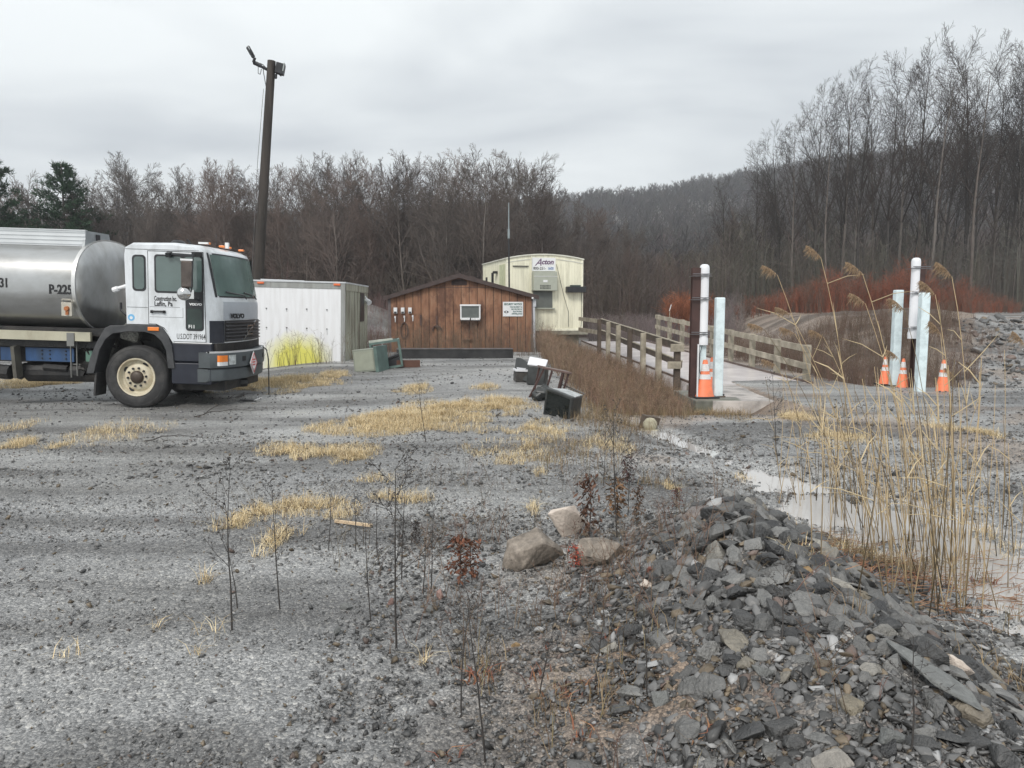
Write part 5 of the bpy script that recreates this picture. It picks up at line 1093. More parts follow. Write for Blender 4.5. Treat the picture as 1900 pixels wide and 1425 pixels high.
# ------------------------------------------------------------------ concrete footings, posts, cones
M['ltblue'] = mat('pale_blue_post', (0.70, 0.81, 0.84), 0.5, var=0.04, scale=3, bump=0.04, dirt=(0.36, 0.44, 0.46), dirt_amt=0.7, dirt_scale=5)
M['rustpost'] = mat('dark_red_brown_steel', (0.055, 0.026, 0.022), 0.6, var=0.3, scale=4, bump=0.2)
M['pvc'] = mat('white_pvc', (0.72, 0.73, 0.76), 0.4, var=0.04, bump=0.03, dirt=(0.5, 0.5, 0.5), dirt_amt=0.3)
def sensor_post(d, pxs, top, pipe_bot, col_px, col_top, base_z, label, left=True, conduit=True):
    p = pt(pxs, 600, d); root = empty('sensor_post', (p.x, d, base_z), label=label, cat='post')
    zt = pt(pxs, top, d).z-base_z; zb = pt(pxs, pipe_bot, d).z-base_z; r = 0.083
    q = MB(); q.lathe([(r*0.98, zb+0.02), (r*1.12, zb+0.02), (r*1.12, zb-0.02+0.16), (r, zb+0.16), (r, zt-0.20), (r*1.08, zt-0.20), (r*1.08, zt-0.075), (r*0.95, zt-0.03), (r*0.6, zt-0.006), (0.0001, zt)], 20); q.lathe([(0.0001, zb+0.02), (r*1.12, zb+0.02)], 20); pp = q.build('white_pipe', M['pvc'], root, smooth=True)
    q = MB(); q.cyl((0, 0, zt-0.01), (0, 0, zt+0.06), 0.006, 0.004, 5); q.build('pipe_tip', M['black'], pp)
    cx = pt(col_px, 600, d).x-p.x; ct = pt(col_px, col_top, d).z-base_z
    q = MB(); cy = 0.03 if left else 0.12
    q.bb(cx-0.075, cx+0.075, cy-0.075, cy-0.062, 0, ct); q.bb(cx-0.075, cx+0.075, cy+0.062, cy+0.075, 0, ct); q.bb(cx-0.007, cx+0.007, cy-0.061, cy+0.061, 0, ct-0.001)
    q.build('steel_column', M['rustpost'], root)
    q = MB(); s = 1 if cx < 0 else -1
    for z in (zt-0.22, (zt+zb)/2+0.1, zb+0.22):
        for dz in (0, 0.035):
            q.cyl((cx-0.09*s, -0.10, z+dz), (0.10*s, -0.10, z+dz), 0.009, 0.009, 6)
        q.bar((cx-0.09*s, -0.10, z+0.0), (cx-0.09*s, cy+0.1, z+0.0), 0.012, 0.012); q.bar((0.10*s, -0.10, z), (0.10*s, cy+0.08, z), 0.012, 0.012)
    q.build('clamp', mat('clamp_steel', (0.18, 0.18, 0.19), 0.4, metal=0.6, bump=0) if 'clamp_steel' not in bpy.data.materials else bpy.data.materials['clamp_steel'], root)
    if conduit:
        q = MB(); q.bb(-0.065, 0.065, -0.02, 0.06, 0, zb+0.02); q.build('conduit', M['ltblue'], root, bevel=0.01)
        q = MB(); q.tube([Vector((-0.02, -0.06, zb+0.03)), Vector((-0.07, -0.07, zb-0.15)), Vector((-0.06, -0.05, zb-0.45)), Vector((-0.01, -0.03, zb-0.6))], 0.006, 5); q.build('wire', M['black'], root)
        q = MB(); q.bb(cx+0.03, cx+0.055, -0.12, -0.075, 0.02, 1.0); q.build('marker_strip', M['white'], root)
    return root
def footing(pts, z1, label):
    z0 = z1-0.6; n = len(pts); q = MB(); q.poly([(x, y, z1) for x, y in pts]+[(x, y, z0) for x, y in pts], [tuple(range(n)), tuple(range(n, 2*n))[::-1]]+[(i, (i+1) % n, n+(i+1) % n, n+i) for i in range(n)])
    return tag(q.build('concrete_footing', M['concrete'], bevel=0.02), label, 'footing')
FZ = -0.03
def at(px, py, z):
    u = (px-950)/F; v = (712.5-py)/F; t = (z-CAMH)/(-ST+CT*v); return u*t, (CT+ST*v)*t
footing([at(1249, 724, FZ), at(1291, 743, FZ), at(1376, 743, FZ), at(1352, 724, FZ)], FZ, 'mossy concrete footing under the brown column at the near end of the scale')
footing([at(1617, 716, FZ), at(1680, 732, FZ), at(1768, 732, FZ), at(1710, 716, FZ)], FZ, 'concrete footing under the pair of pale blue posts on the right')
sensor_post(14.25, 1305, 490, 642, 1290, 497, FZ, 'white capped pipe strapped to a dark red brown steel column beside the scale entrance')
sensor_post(15.6, 1694, 478, 630, 1708, 492, FZ, 'white capped pipe strapped to a brown column behind the right hand blue post', left=False, conduit=False)
def bollard(px, top, bot, label, d=None):
    x, y = at(px, bot, FZ); zt = pt(px, top, y).z; root = empty('blue_post', (x, y, FZ), label=label, cat='post')
    h = zt-FZ; r = 0.083; q = MB(); q.box((0, 0, h/2), (2*r, 2*r, h)); q.build('shaft', M['ltblue'], root, bevel=0.02)
    q = MB(); q.box((0, 0, 0.012), (0.24, 0.24, 0.024)); q.build('foot_plate', M['timber_dark'], root)
bollard(1331, 552, 736, 'pale blue square post right of the traffic cones at the scale entrance')
bollard(1658.5, 538, 716, 'pale blue square post on the left of the far footing, beside a leftmost cone')
bollard(1706, 543, 729, 'pale blue square post in front of the white capped pipe on the right')
M['orange'] = mat('cone_orange', (0.82, 0.20, 0.085), 0.55, var=0.10, bump=0.03, dirt=(0.42, 0.15, 0.08), dirt_amt=0.8, dirt_scale=5)
M['collar'] = mat('reflective_white', (0.72, 0.72, 0.72), 0.4, var=0.1, bump=0.2, dirt=(0.4, 0.3, 0.28), dirt_amt=0.5, dirt_scale=9)
def make_cone():
    root = empty('traffic_cone'); R = lambda z: 0.030+(0.135-0.030)*(1-(z-0.03)/0.68)
    q = MB(); q.box((0, 0, 0.016), (0.36, 0.36, 0.032)); q.build('base', M['black'], root, bevel=0.008)
    q = MB(); q.lathe([(R(0.03)+0.01, 0.032), (R(0.04), 0.045), (R(0.70), 0.70), (R(0.71)*0.7, 0.71), (0.018, 0.70)], 24); q.build('body', M['orange'], root, smooth=True)
    for a, b in ((0.35, 0.44), (0.50, 0.63)):
        q = MB(); q.lathe([(R(a)+0.003, a), (R(b)+0.003, b)], 24); q.build('collar', M['collar'], root, smooth=True)
    return root
for px, py, s, lab, rz in ((1307, 738, 1.0, 'orange traffic cone nearest the white capped pipe at the scale entrance, partly hidden', 0.1),
                       (1320, 733, 1.02, 'orange traffic cone just behind another one, left of the pale blue post at the scale', 0.3),
                       (1641, 714, 0.88, 'leftmost orange cone of the three on the right hand footing', 0.2),
                       (1674, 721, 0.88, 'orange cone between the two pale blue posts on the right hand footing', 0.1),
                       (1748, 729, 0.92, 'rightmost orange cone, dirty, alone at the right end of the footing', 0.05)):
    o = use_proto('cone', make_cone); x, y = at(px, py, FZ); place(o, (x, y, FZ+0.001), rz, (s*(1.35 if px == 1307 else 1.0)*0.95, s, s)); tag(o, lab, 'traffic cone', 'orange traffic cones on the footings')

# ------------------------------------------------------------------ junk on the mound
def junk():
    g = lambda px, py: gp(px, py)
    # conveyor belt barrier
    a = pt(737, 668, 21.3); b = pt(952, 671, 21.3); z0 = Hs(-1.5, 21.3)-0.05
    q = MB(); xs = np.linspace(a.x, b.x, 15); r = random.Random(3)
    top = [pt(950, 648.5, 21.3).z+r.uniform(-0.008, 0.008)-0.03*abs(i-7)/7*0 for i in range(15)]
    q.prism([(x, z0-0.15) for x in xs]+[(x, z) for x, z in zip(xs[::-1], top[::-1])], 21.2, 21.42)
    bl = tag(q.build('rubber_barrier', mat('black_belt', (0.014, 0.014, 0.015), 0.6, var=0.4, scale=3, bump=0.3, dirt=(0.05, 0.05, 0.05), dirt_amt=0.6)), 'long low black rubber barrier lying in front of the brown shed', 'barrier')
    q = MB(); q.bb(a.x, b.x, 21.19, 21.43, max(top)+0.001, max(top)+0.025); q.build('capping', mat('worn_grey_capping', (0.11, 0.10, 0.10), 0.8, var=0.4), bl)
    # upturned grey cabinet
    p = g(683, 690); d = p.y; gm = mat('grey_green_cabinet', (0.24, 0.26, 0.22), 0.5, var=0.12, dirt=(0.14, 0.14, 0.11), dirt_amt=0.6)
    root = empty('metal_cabinet', (p.x, d, p.z), (0, math.radians(-6), math.radians(-12)), label='tipped over grey green metal cabinet on the gravel at the corner of the white box', cat='cabinet')
    q = MB(); q.bb(-0.33, 0.20, 0.0, 0.55, 0.0, 0.52); q.build('body', gm, root, bevel=0.012)
    q = MB(); q.bb(0.203, 0.28, -0.05, 0.6, -0.03, 0.56); q.build('door', mat('dark_green_metal', (0.10, 0.15, 0.135), 0.5, var=0.2), root, bevel=0.008)
    q = MB(); q.bb(-0.29, 0.16, -0.006, -0.001, 0.04, 0.48); q.build('back_panel', mat('pale_panel', (0.30, 0.32, 0.26), 0.5, var=0.1), root)
    # green shelf frame lying on its side
    p = g(718, 684); root = empty('shelf_frame', (p.x, p.y, p.z), (0, math.radians(-8), math.radians(8)), label='open green metal frame lying on its side with black trays inside', cat='frame')
    gf = bpy.data.materials['dark_green_metal']; q = MB()
    for x in (-0.30, 0.36):
        for y in (0, 0.6): q.bar((x, y, 0), (x, y, 0.62), 0.05, 0.05)
    for z in (0.02, 0.62):
        for y in (0, 0.6): q.bar((-0.30, y, z), (0.36, y, z), 0.05, 0.05)
        for x in (-0.30, 0.36): q.bar((x, 0, z), (x, 0.6, z), 0.05, 0.05)
    q.build('frame', gf, root)
    q = MB(); q.box((0.05, 0.3, 0.22), (0.55, 0.5, 0.03), (0, -0.25, 0)); q.box((0.08, 0.3, 0.10), (0.5, 0.45, 0.18), (0, -0.2, 0)); q.build('tray', M['black'], root)
    q = MB(); q.box((-0.05, 0.2, 0.66), (0.55, 0.16, 0.05), (0, 0.03, 0.1)); q.build('cloth', mat('pale_rag', (0.45, 0.48, 0.42), 0.8, var=0.2), root)
    p = g(755, 682); q = MB(); q.box((p.x, p.y, p.z+0.09), (0.62, 0.05, 0.17), (0, 0, 0.05)); tag(q.build('board', mat('red_brown_board', (0.10, 0.045, 0.030), 0.7)), 'short red brown board lying at the left end of the black barrier', 'board')
    # old television
    p = g(1036, 772); root = empty('television', (p.x, p.y, p.z-0.04), (math.radians(8), math.radians(14), math.radians(-38)), label='old black cathode ray television lying tilted on the gravel slope', cat='television')
    blk = mat('faded_black_plastic', (0.030, 0.032, 0.032), 0.45, var=0.35, scale=4, dirt=(0.10, 0.11, 0.11), dirt_amt=0.6)
    q = MB(); q.poly([(-0.22, 0, 0), (0.22, 0, 0), (0.22, 0, 0.40), (-0.22, 0, 0.40), (-0.16, 0.34, 0.04), (0.16, 0.34, 0.04), (0.15, 0.34, 0.33), (-0.15, 0.34, 0.33)], [(0, 1, 2, 3), (4, 7, 6, 5), (0, 4, 5, 1), (1, 5, 6, 2), (2, 6, 7, 3), (3, 7, 4, 0)]); q.build('case', blk, root, bevel=0.02)
    q = MB(); q.bb(-0.24, 0.24, -0.07, -0.001, -0.01, 0.43); q.build('bezel', blk, root, bevel=0.015)
    q = MB(); q.poly([(-0.225, -0.02, 0.405), (0.225, -0.02, 0.405), (0.15, 0.335, 0.335), (-0.15, 0.335, 0.335), (-0.225, -0.02, 0.418), (0.225, -0.02, 0.418), (0.15, 0.335, 0.348), (-0.15, 0.335, 0.348)], [(0, 1, 2, 3), (4, 7, 6, 5), (0, 4, 5, 1), (1, 5, 6, 2), (2, 6, 7, 3), (3, 7, 4, 0)]); q.build('top_shell', mat('pale_top_shell', (0.42, 0.44, 0.44), 0.25, var=0.25, dirt=(0.1, 0.1, 0.1), dirt_amt=0.8, dirt_scale=8), root)  # paler plate laid over the top of the black case
    q = MB(); q.prism([(-0.20, 0.05), (0.20, 0.05), (0.20, 0.39), (-0.20, 0.39)], -0.078, -0.071); q.build('screen', mat('screen_glass', (0.012, 0.015, 0.014), 0.08, bump=0), root)
    # brown stool / table frame
    p = g(1010, 742); root = empty('broken_table', (p.x+0.05, p.y, p.z), (0, math.radians(12), math.radians(10)), label='broken brown wooden table frame leaning behind the old television', cat='table')
    bw = mat('dark_red_wood', (0.060, 0.030, 0.026), 0.5, var=0.3)
    q = MB(); q.box((0.06, 0.2, 0.50), (0.50, 0.42, 0.035)); q.build('tabletop', mat('wet_brown_top', (0.13, 0.085, 0.075), 0.35, var=0.3), root, bevel=0.006)
    for x, y, dx in ((-0.16, 0.02, -0.14), (-0.02, 0.02, -0.04), (0.16, 0.02, -0.02), (0.27, 0.05, -0.04), (0.27, 0.38, 0), (-0.16, 0.38, 0)):
        q = MB(); q.bar((x, y, 0.48), (x+dx, y, -0.02 if abs(dx) > 0.1 else 0.05), 0.03, 0.03); q.build('leg', bw, root)
    # white topped black monitor
    p = g(991, 715); root = empty('computer_monitor', (p.x+0.02, p.y, p.z), (0, math.radians(5), math.radians(-12)), label='black boxy monitor with a white top between the printer and the broken table', cat='monitor')
    q = MB(); q.bb(-0.17, 0.17, 0, 0.4, 0.0, 0.36); q.build('case', blk, root, bevel=0.02); q = MB(); q.poly([(-0.18, -0.01, 0.361), (0.17, -0.01, 0.361), (0.14, 0.38, 0.42), (-0.22, 0.38, 0.46), (-0.18, -0.01, 0.40), (0.17, -0.01, 0.39), (0.14, 0.38, 0.47), (-0.22, 0.38, 0.50)], [(0, 1, 2, 3), (4, 7, 6, 5), (0, 4, 5, 1), (1, 5, 6, 2), (2, 6, 7, 3), (3, 7, 4, 0)]); q.build('lid', M['pvc'], root, bevel=0.01)
    p = g(973, 709); root = empty('printer', (p.x-0.02, p.y, p.z), (0, math.radians(3), math.radians(8)), label='small black printer with a white cracked top on the gravel edge', cat='printer')
    q = MB(); q.bb(-0.15, 0.15, 0, 0.35, 0.0, 0.20); q.build('case', mat('grey_black_plastic', (0.06, 0.055, 0.05), 0.6, var=0.5), root, bevel=0.015); q = MB(); q.bb(-0.17, 0.14, -0.02, 0.06, 0.202, 0.24); q.bb(-0.17, -0.12, 0.062, 0.36, 0.202, 0.235); q.bb(-0.10, 0.15, 0.10, 0.3, 0.202, 0.26); q.build('cover', M['pvc'], root)
    # dark curved sheet
    p = g(975, 690); q = MB(); n = 12; o_ = []; i_ = []
    A = pt(958, 664, 15.2); B = pt(1003, 678, 14.6)
    for k in range(n+1):
        t = k/n; P_ = A+(B-A)*t; P_.z += 0.02*math.sin(t*9); o_.append(P_)
    vs = []; 
    for P_ in o_: vs += [tuple(P_), (P_.x-0.06, P_.y-0.25, P_.z-0.34), (P_.x-0.05, P_.y-0.23, P_.z-0.345), (P_.x+0.012, P_.y+0.02, P_.z)]
    q.poly(vs, [(k*4+i, k*4+(i+1) % 4, (k+1)*4+(i+1) % 4, (k+1)*4+i) for k in range(n) for i in range(4)]+[(0, 1, 2, 3), (n*4, n*4+3, n*4+2, n*4+1)])
    tag(q.build('warped_sheet', blk), 'warped dark plastic panel leaning behind the printer at the mound edge', 'panel')
    # wire rack
    p = g(1056, 742); q = MB(); Rm = Matrix.Translation(p+Vector((0.03, 0.1, 0.10)))@Euler((0.5, 0.35, -0.3)).to_matrix().to_4x4()
    for k in range(10): q.cyl(Rm@Vector((-0.2+k*0.044, -0.13, 0)), Rm@Vector((-0.2+k*0.044, 0.13, 0)), 0.007, 0.007, 5)
    for y in (-0.13, 0.13): q.cyl(Rm@Vector((-0.22, y, 0)), Rm@Vector((0.22, y, 0)), 0.010, 0.010, 5)
    tag(q.build('wire_rack', mat('dull_wire', (0.10, 0.10, 0.10), 0.5, metal=0.5)), 'bent wire rack lying behind the old television', 'rack')
    # bags / dark scraps behind the television
    p = g(1008, 748); q = MB(); 
    for k in range(5): q.box((p.x+rnd.uniform(-.1, .14), p.y+0.15+rnd.uniform(0, .15), p.z+0.10+rnd.uniform(0, .08)), (0.18, 0.15, 0.14), (rnd.uniform(-1, 1), rnd.uniform(-1, 1), rnd.uniform(-1, 1)))
    tag(q.build('scrap_heap', blk, bevel=0.03), 'small heap of broken black plastic under the broken table', 'scrap')
    # plate and branches near the truck
    p = g(465, 745); q = MB(); q.box((p.x-0.05, p.y, p.z+0.02), (0.26, 0.12, 0.015), (0, 0.06, 0.2)); o = q.build('plastic_scrap', M['ink']); q = MB(); q.box((p.x+0.13, p.y, p.z+0.045), (0.14, 0.05, 0.008), (0, -0.35, 0.1)); q.build('pale_edge', M['white'], o); tag(o, 'flat black plastic scrap with a curled white edge on the gravel by the truck', 'scrap')
    r = random.Random(8)
    for (a, b), lab in (((360, 776), (480, 768)), 'long thin dead branch lying on the gravel in front of the truck, lower of two'), (((378, 772), (452, 738)), 'thin dead branch lying beside the black scrap near the truck'), (((270, 821), (395, 822)), 'thin dark stick lying flat on the gravel, left of the grass patch'):
        A, B = g(*a), g(*b); A.z += 0.02; B.z += 0.05; S = []
        pr = A
        for k in range(1, 9):
            q_ = A+(B-A)*k/8+Vector((0, 0, r.uniform(-.01, .02)+0.05*math.sin(k/8*3.1))); S.append((*pr, 0.009-0.0008*k, *q_, 0.008-0.0008*k))
            if 'stick' not in lab and k > 1:
                e = q_+Vector((r.uniform(0.05, 0.25), r.uniform(-.2, .2), r.uniform(-0.02, 0.08))); S.append((*q_, 0.004, *e, 0.002))
            pr = q_
        tag(add_mesh('fallen_branch', segs_mesh('fallen_branch', S, sides=5), M['bark_dark']), lab, 'branch')
    A, B = g(622, 973), g(690, 981); tag(MB().bar(A+Vector((0, 0, 0.02)), B+Vector((0, 0, 0.02)), 0.022, 0.02).build('pale_stick', mat('pale_wood', (0.55, 0.42, 0.28), 0.7)), 'short pale stripped stick on the gravel among the straw tufts', 'stick')
    # stump like stone and board at the head of the stream
    p = g(1206, 799); q = MB(); q.lathe([(0.0001, -0.10), (0.075, -0.08), (0.10, -0.02), (0.098, 0.03), (0.06, 0.085), (0.0001, 0.10)], 12, Matrix.Translation(p+Vector((0, 0, 0.08)))); tag(q.build('round_stone', mat('tan_round_stone', (0.40, 0.37, 0.27), 0.7, var=0.3, bump=0.5), smooth=True), 'round tan stone at the head of the little stream', 'stone')
    q = MB(); q.box(p+Vector((0.02, -0.10, 0.005)), (0.32, 0.07, 0.03), (0, 0, 0.1)); tag(q.build('plank', mat('wet_pale_plank', (0.5, 0.46, 0.36), 0.5)), 'short pale plank lying in front of the round tan stone', 'plank')
    q = MB(); q.box(p+Vector((0.02, 0.16, 0.08)), (0.24, 0.12, 0.2), (0.1, 0.2, 0.3)); tag(q.build('dark_block', M['timber_dark']), 'dark wet wooden block behind the round tan stone', 'block')
junk()

# ------------------------------------------------------------------ stones
def hull_mesh(name, seed, n=14, flat=0.5, m=None, sub=0, bev=0.035, elong=1.3, rough=0.0):
    r = random.Random(seed); bm = bmesh.new()
    for i in range(n):
        v = Vector((r.gauss(0, 1), r.gauss(0, 1), r.gauss(0, 1))).normalized()*r.uniform(0.8, 1.0)
        bm.verts.new((v.x*0.5*elong, v.y*0.5, v.z*0.5*flat))
    res = bmesh.ops.convex_hull(bm, input=bm.verts)
    bmesh.ops.delete(bm, geom=[e for e in res['geom_unused'] if isinstance(e, bmesh.types.BMVert)], context='VERTS')
    bmesh.ops.dissolve_limit(bm, angle_limit=math.radians(14), verts=bm.verts, edges=bm.edges)
    if bev: bmesh.ops.bevel(bm, geom=bm.edges[:]+bm.verts[:], offset=bev, segments=2 if sub else 1, affect='EDGES', profile=0.6)
    if sub:
        bmesh.ops.triangulate(bm, faces=bm.faces); bmesh.ops.subdivide_edges(bm, edges=bm.edges, cuts=sub, use_grid_fill=True)
        co = np.array([tuple(v.co) for v in bm.verts]); kk = (fbm(co[:, 0]*4+seed, co[:, 1]*4+co[:, 2]*5, seed)-0.47)*rough
        for v, k in zip(bm.verts, kk): v.co += v.co.normalized()*float(k)
    me = bpy.data.meshes.new(name); bm.to_mesh(me); bm.free()
    if m: me.materials.append(m)
    if sub:
        for p in me.polygons: p.use_smooth = True
        me.set_sharp_from_angle(angle=math.radians(40))
    return me
def npmesh(me):
    me.calc_loop_triangles(); V = np.zeros(len(me.vertices)*3); me.vertices.foreach_get('co', V); T = np.zeros(len(me.loop_triangles)*3, np.int32); me.loop_triangles.foreach_get('vertices', T)
    return V.reshape(-1, 3), T.reshape(-1, 3)
def normal_at(x, y):
    e = 0.05; return Vector((Hs(x-e, y)-Hs(x+e, y), Hs(x, y-e)-Hs(x, y+e), 2*e)).normalized()
def rot_mats(n, ax, ay, az):
    """(n,3,3) euler matrices"""
    cx, sx, cy, sy, cz, sz = np.cos(ax), np.sin(ax), np.cos(ay), np.sin(ay), np.cos(az), np.sin(az)
    R = np.zeros((n, 3, 3)); R[:, 0, 0] = cy*cz; R[:, 0, 1] = sx*sy*cz-cx*sz; R[:, 0, 2] = cx*sy*cz+sx*sz
    R[:, 1, 0] = cy*sz; R[:, 1, 1] = sx*sy*sz+cx*cz; R[:, 1, 2] = cx*sy*sz-sx*cz; R[:, 2, 0] = -sy; R[:, 2, 1] = sx*cy; R[:, 2, 2] = cx*cy
    return R
def merged_stones(name, pts, size, cols, label, cat, variants, m, tilt=0.4, sink=0.15):
    n = len(pts); which = rng.integers(0, len(variants), n); Vs = []; Ts = []; Cs = []; off = 0
    e = 0.03; nx = H(pts[:, 0]-e, pts[:, 1])-H(pts[:, 0]+e, pts[:, 1]); ny = H(pts[:, 0], pts[:, 1]-e)-H(pts[:, 0], pts[:, 1]+e)
    ax = -np.arctan2(ny, 2*e)+rng.normal(0, tilt, n); ay = np.arctan2(nx, 2*e)+rng.normal(0, tilt, n); az = rng.uniform(0, 6.28, n)
    for w, (V, T) in enumerate(variants):
        k = np.where(which == w)[0]
        if not len(k): continue
        # spin about z first, then tilt to the slope
        Rz = rot_mats(len(k), np.zeros(len(k)), np.zeros(len(k)), az[k]); Rt = rot_mats(len(k), ax[k], ay[k], np.zeros(len(k)))
        P = np.einsum('nij,nkj->nki', Rt@Rz, V[None]*size[k][:, None, None])
        P += pts[k][:, None, :]; P[:, :, 2] += (size[k]*sink)[:, None]
        Vs.append(P.reshape(-1, 3)); Ts.append((T[None]+(np.arange(len(k))*len(V))[:, None, None]).reshape(-1, 3)+off); Cs.append(np.repeat(cols[k], len(V), axis=0)); off += len(k)*len(V)
    me = np_mesh(name, np.concatenate(Vs), np.concatenate(Ts), np.concatenate(Cs))
    return tag(add_mesh(name, me, m), label, cat, kind='stuff')
def stone_cols(n, lo=0.055, hi=0.20):
    g = lo+(hi-lo)*rng.random(n)**1.3; c = np.stack([g*1.02, g*1.01, g*1.0], 1); k = rng.random(n)
    c[k < 0.09] = np.array([0.17, 0.135, 0.095])*rng.uniform(0.5, 1.2, (int((k < 0.09).sum()), 1)); c[(k > 0.10) & (k < 0.14)] = np.array([0.14, 0.105, 0.09])*rng.uniform(0.6, 1.2, (int(((k > 0.10) & (k < 0.14)).sum()), 1)); c[k > 0.98] = 0.34
    return c
smallv = []
for i in range(7):
    me = hull_mesh('tmp', 40+i, 9, [0.35, 0.55, 0.7][i % 3], bev=0); smallv.append(npmesh(me)); bpy.data.meshes.remove(me)
midv = []
for i in range(10):
    me = hull_mesh('tmp', 60+i, 12, [0.3, 0.45, 0.6][i % 3], bev=0.03); midv.append(npmesh(me)); bpy.data.meshes.remove(me)

def pile_density(x, y):
    xc = np.interp(y, [0, 2.5, 3.5, 4.6, 6], [1.35, 1.28, 1.22, 1.35, 1.6])
    u = x-xc; w = np.where(u < 0, 0.74, 0.95); return np.exp(-np.abs(u/w)**3)*ss(5.9, 5.1, y)
# big individual shale stones on the heap
cand = []
for _ in range(70000):
    x = rnd.uniform(-0.1, 2.7); y = rnd.uniform(1.9, 5.5); d = float(pile_density(np.array([x]), np.array([y]))[0])
    if rnd.random() > d: continue
    top = math.exp(-((x-1.45)/0.75)**2-((y-4.05)/0.95)**2)           # coarse stones lie round the crest
    s = math.exp(rnd.gauss(math.log(0.025+0.030*top), 0.42)); s = min(s, 0.14)
    cand.append((s, x, y))
cand.sort(key=lambda c: -c[0]/math.hypot(c[1], c[2])); kept = []; grid = {}
def fits(s, x, y, f=0.62):
    gx, gy = int(x/0.2), int(y/0.2)
    for a in (-1, 0, 1):
        for b in (-1, 0, 1):
            for (s2, x2, y2) in grid.get((gx+a, gy+b), []):
                if math.hypot(x-x2, y-y2) < (s+s2)*0.5*f: return False
    return True
mid = []
for s, x, y in cand:
    if not fits(s, x, y): continue
    grid.setdefault((int(x/0.2), int(y/0.2)), []).append((s, x, y))
    if len(kept) < 285: kept.append((s, x, y))
    else: mid.append((s, x, y))
    if len(mid) > 11000: break
stone_me = [hull_mesh('shale_stone', 100+i, 11+i % 5, [0.42, 0.55, 0.7, 0.8][i % 4], M['stone'], sub=1, bev=0.03, elong=[1.2, 1.5, 1.35][i % 3], rough=0.10) for i in range(22)]
for k, (s, x, y) in enumerate(kept):
    o = bpy.data.objects.new('shale_stone', stone_me[k % 22]); COL.objects.link(o)
    nrm = normal_at(x, y); qn = Vector((0, 0, 1)).rotation_difference(nrm); q2 = Euler((rnd.gauss(0, 0.28), rnd.gauss(0, 0.28), rnd.uniform(0, 6.28))).to_quaternion()
    o.rotation_mode = 'QUATERNION'; o.rotation_quaternion = qn@q2; o.location = (x, y, Hs(x, y)+s*0.12); sc_ = s*1.12; o.scale = (sc_, sc_*rnd.uniform(0.85, 1.15), sc_*rnd.uniform(0.9, 1.3))
    tag(o, 'angular grey shale stone lying loose on the heap in the foreground', 'stone', 'loose shale stones on the heap')
mid = np.array(mid); mp_ = np.stack([mid[:, 1], mid[:, 2], H(mid[:, 1], mid[:, 2])], 1)
merged_stones('heap_rubble', mp_, mid[:, 0]*1.1, stone_cols(len(mid), 0.035, 0.19), 'smaller broken shale filling the heap', 'rubble', midv, M['gravel'], 0.35, 0.12)
# fine chips on the heap
n = 60000; x = rng.uniform(-0.9, 3.0, n); y = rng.uniform(1.7, 6.0, n); k = rng.random(n) < np.clip(pile_density(x, y)*1.5+0.25, 0, 1); x, y = x[k], y[k]
s = np.exp(rng.normal(math.log(0.019), 0.42, len(x))); merged_stones('heap_chips', np.stack([x, y, H(x, y)], 1), s, stone_cols(len(x), 0.04, 0.18), 'fine shale chips between the stones of the heap', 'gravel', smallv, M['gravel'], 0.5, 0.2)
def thin(n, x0, x1, y0, y1, h0, h1, name, lab, col, dens):
    x = rng.uniform(x0, x1, n); y = rng.uniform(y0, y1, n); k = fbm(x*1.3, y*1.3, dens) > 0.46; P_ = np.stack([x[k], y[k], H(x[k], y[k])-0.01], 1)
    stems(name, P_, rng.uniform(h0, h1, len(P_)), wood_tints(len(P_), col, 0.4), per=2, r0=0.0034, lean=0.8, twigs=6, label=lab, cat='weeds')
thin(380, -0.6, 1.3, 2.3, 5.4, 0.08, 0.34, 'thin_weeds', 'thin twiggy dead weeds standing over the left slope of the heap', (0.19, 0.13, 0.095), 91)
thin(230, -2.6, 1.4, 4.6, 9.0, 0.08, 0.36, 'yard_weeds', 'sparse fine dark weeds among the straw tufts on the yard', (0.17, 0.14, 0.11), 93)
thin(160, 1.0, 2.6, 6.8, 10.5, 0.08, 0.30, 'stream_weeds', 'fine brown weeds on the near bank of the little stream', (0.16, 0.12, 0.085), 95)
# loose gravel of the yard near the camera
n = 130000; t = rng.random(n); y = 1.6+8.5*t**1.35; x = rng.uniform(-1, 1, n)*(0.9+0.72*y); dens = 0.25+0.75*ss(0.42, 0.6, fbm(x*0.8, y*1.6, 44))
k = (rng.random(n) < dens*np.interp(x, [-6, -1.5, 0, 1.5], [0.45, 0.6, 1, 1])) & ~((stream_d(x, y) < 0.8) & (y < 7) & (rng.random(n) < 0.7)); x, y = x[k], y[k]
s = np.exp(rng.normal(math.log(0.0135), 0.46, len(x)))*(0.7+0.055*y); merged_stones('yard_gravel', np.stack([x, y, H(x, y)+0.003], 1), s, stone_cols(len(x), 0.06, 0.30), 'loose grey gravel strewn over the yard', 'gravel', smallv, M['gravel'], 0.4, 0.12)
# pebbles and lumps further out, on the right bank and in the wet run
n = 26000; y = 7+19*rng.random(n)**1.3; x = rng.uniform(-0.72, 0.8, n)*y; k = ((x > 1.2) | (rng.random(n) < 0.25+0.7*ss(0.45, 0.6, fbm(x*0.6, y*1.6, 101)))) & ~((x > 3.2) & (x < 7.4) & (y > 13.5)); x, y = x[k], y[k]
s = np.exp(rng.normal(math.log(0.029), 0.42, len(x))); merged_stones('scattered_lumps', np.stack([x, y, H(x, y)], 1), s, stone_cols(len(x), 0.06, 0.22), 'scattered grey lumps of shale across the wet ground', 'gravel', smallv, M['gravel'], 0.4, 0.15)
n = 5200; y = rng.uniform(16.5, 33, n); x = rng.uniform(8.8, 25, n); k = (x/y > 0.575)&(rng.random(n)<np.interp(x/y,[0.575,0.63],[0.3,1]))&((y<29)|(x/y>0.66)); x, y = x[k], y[k]
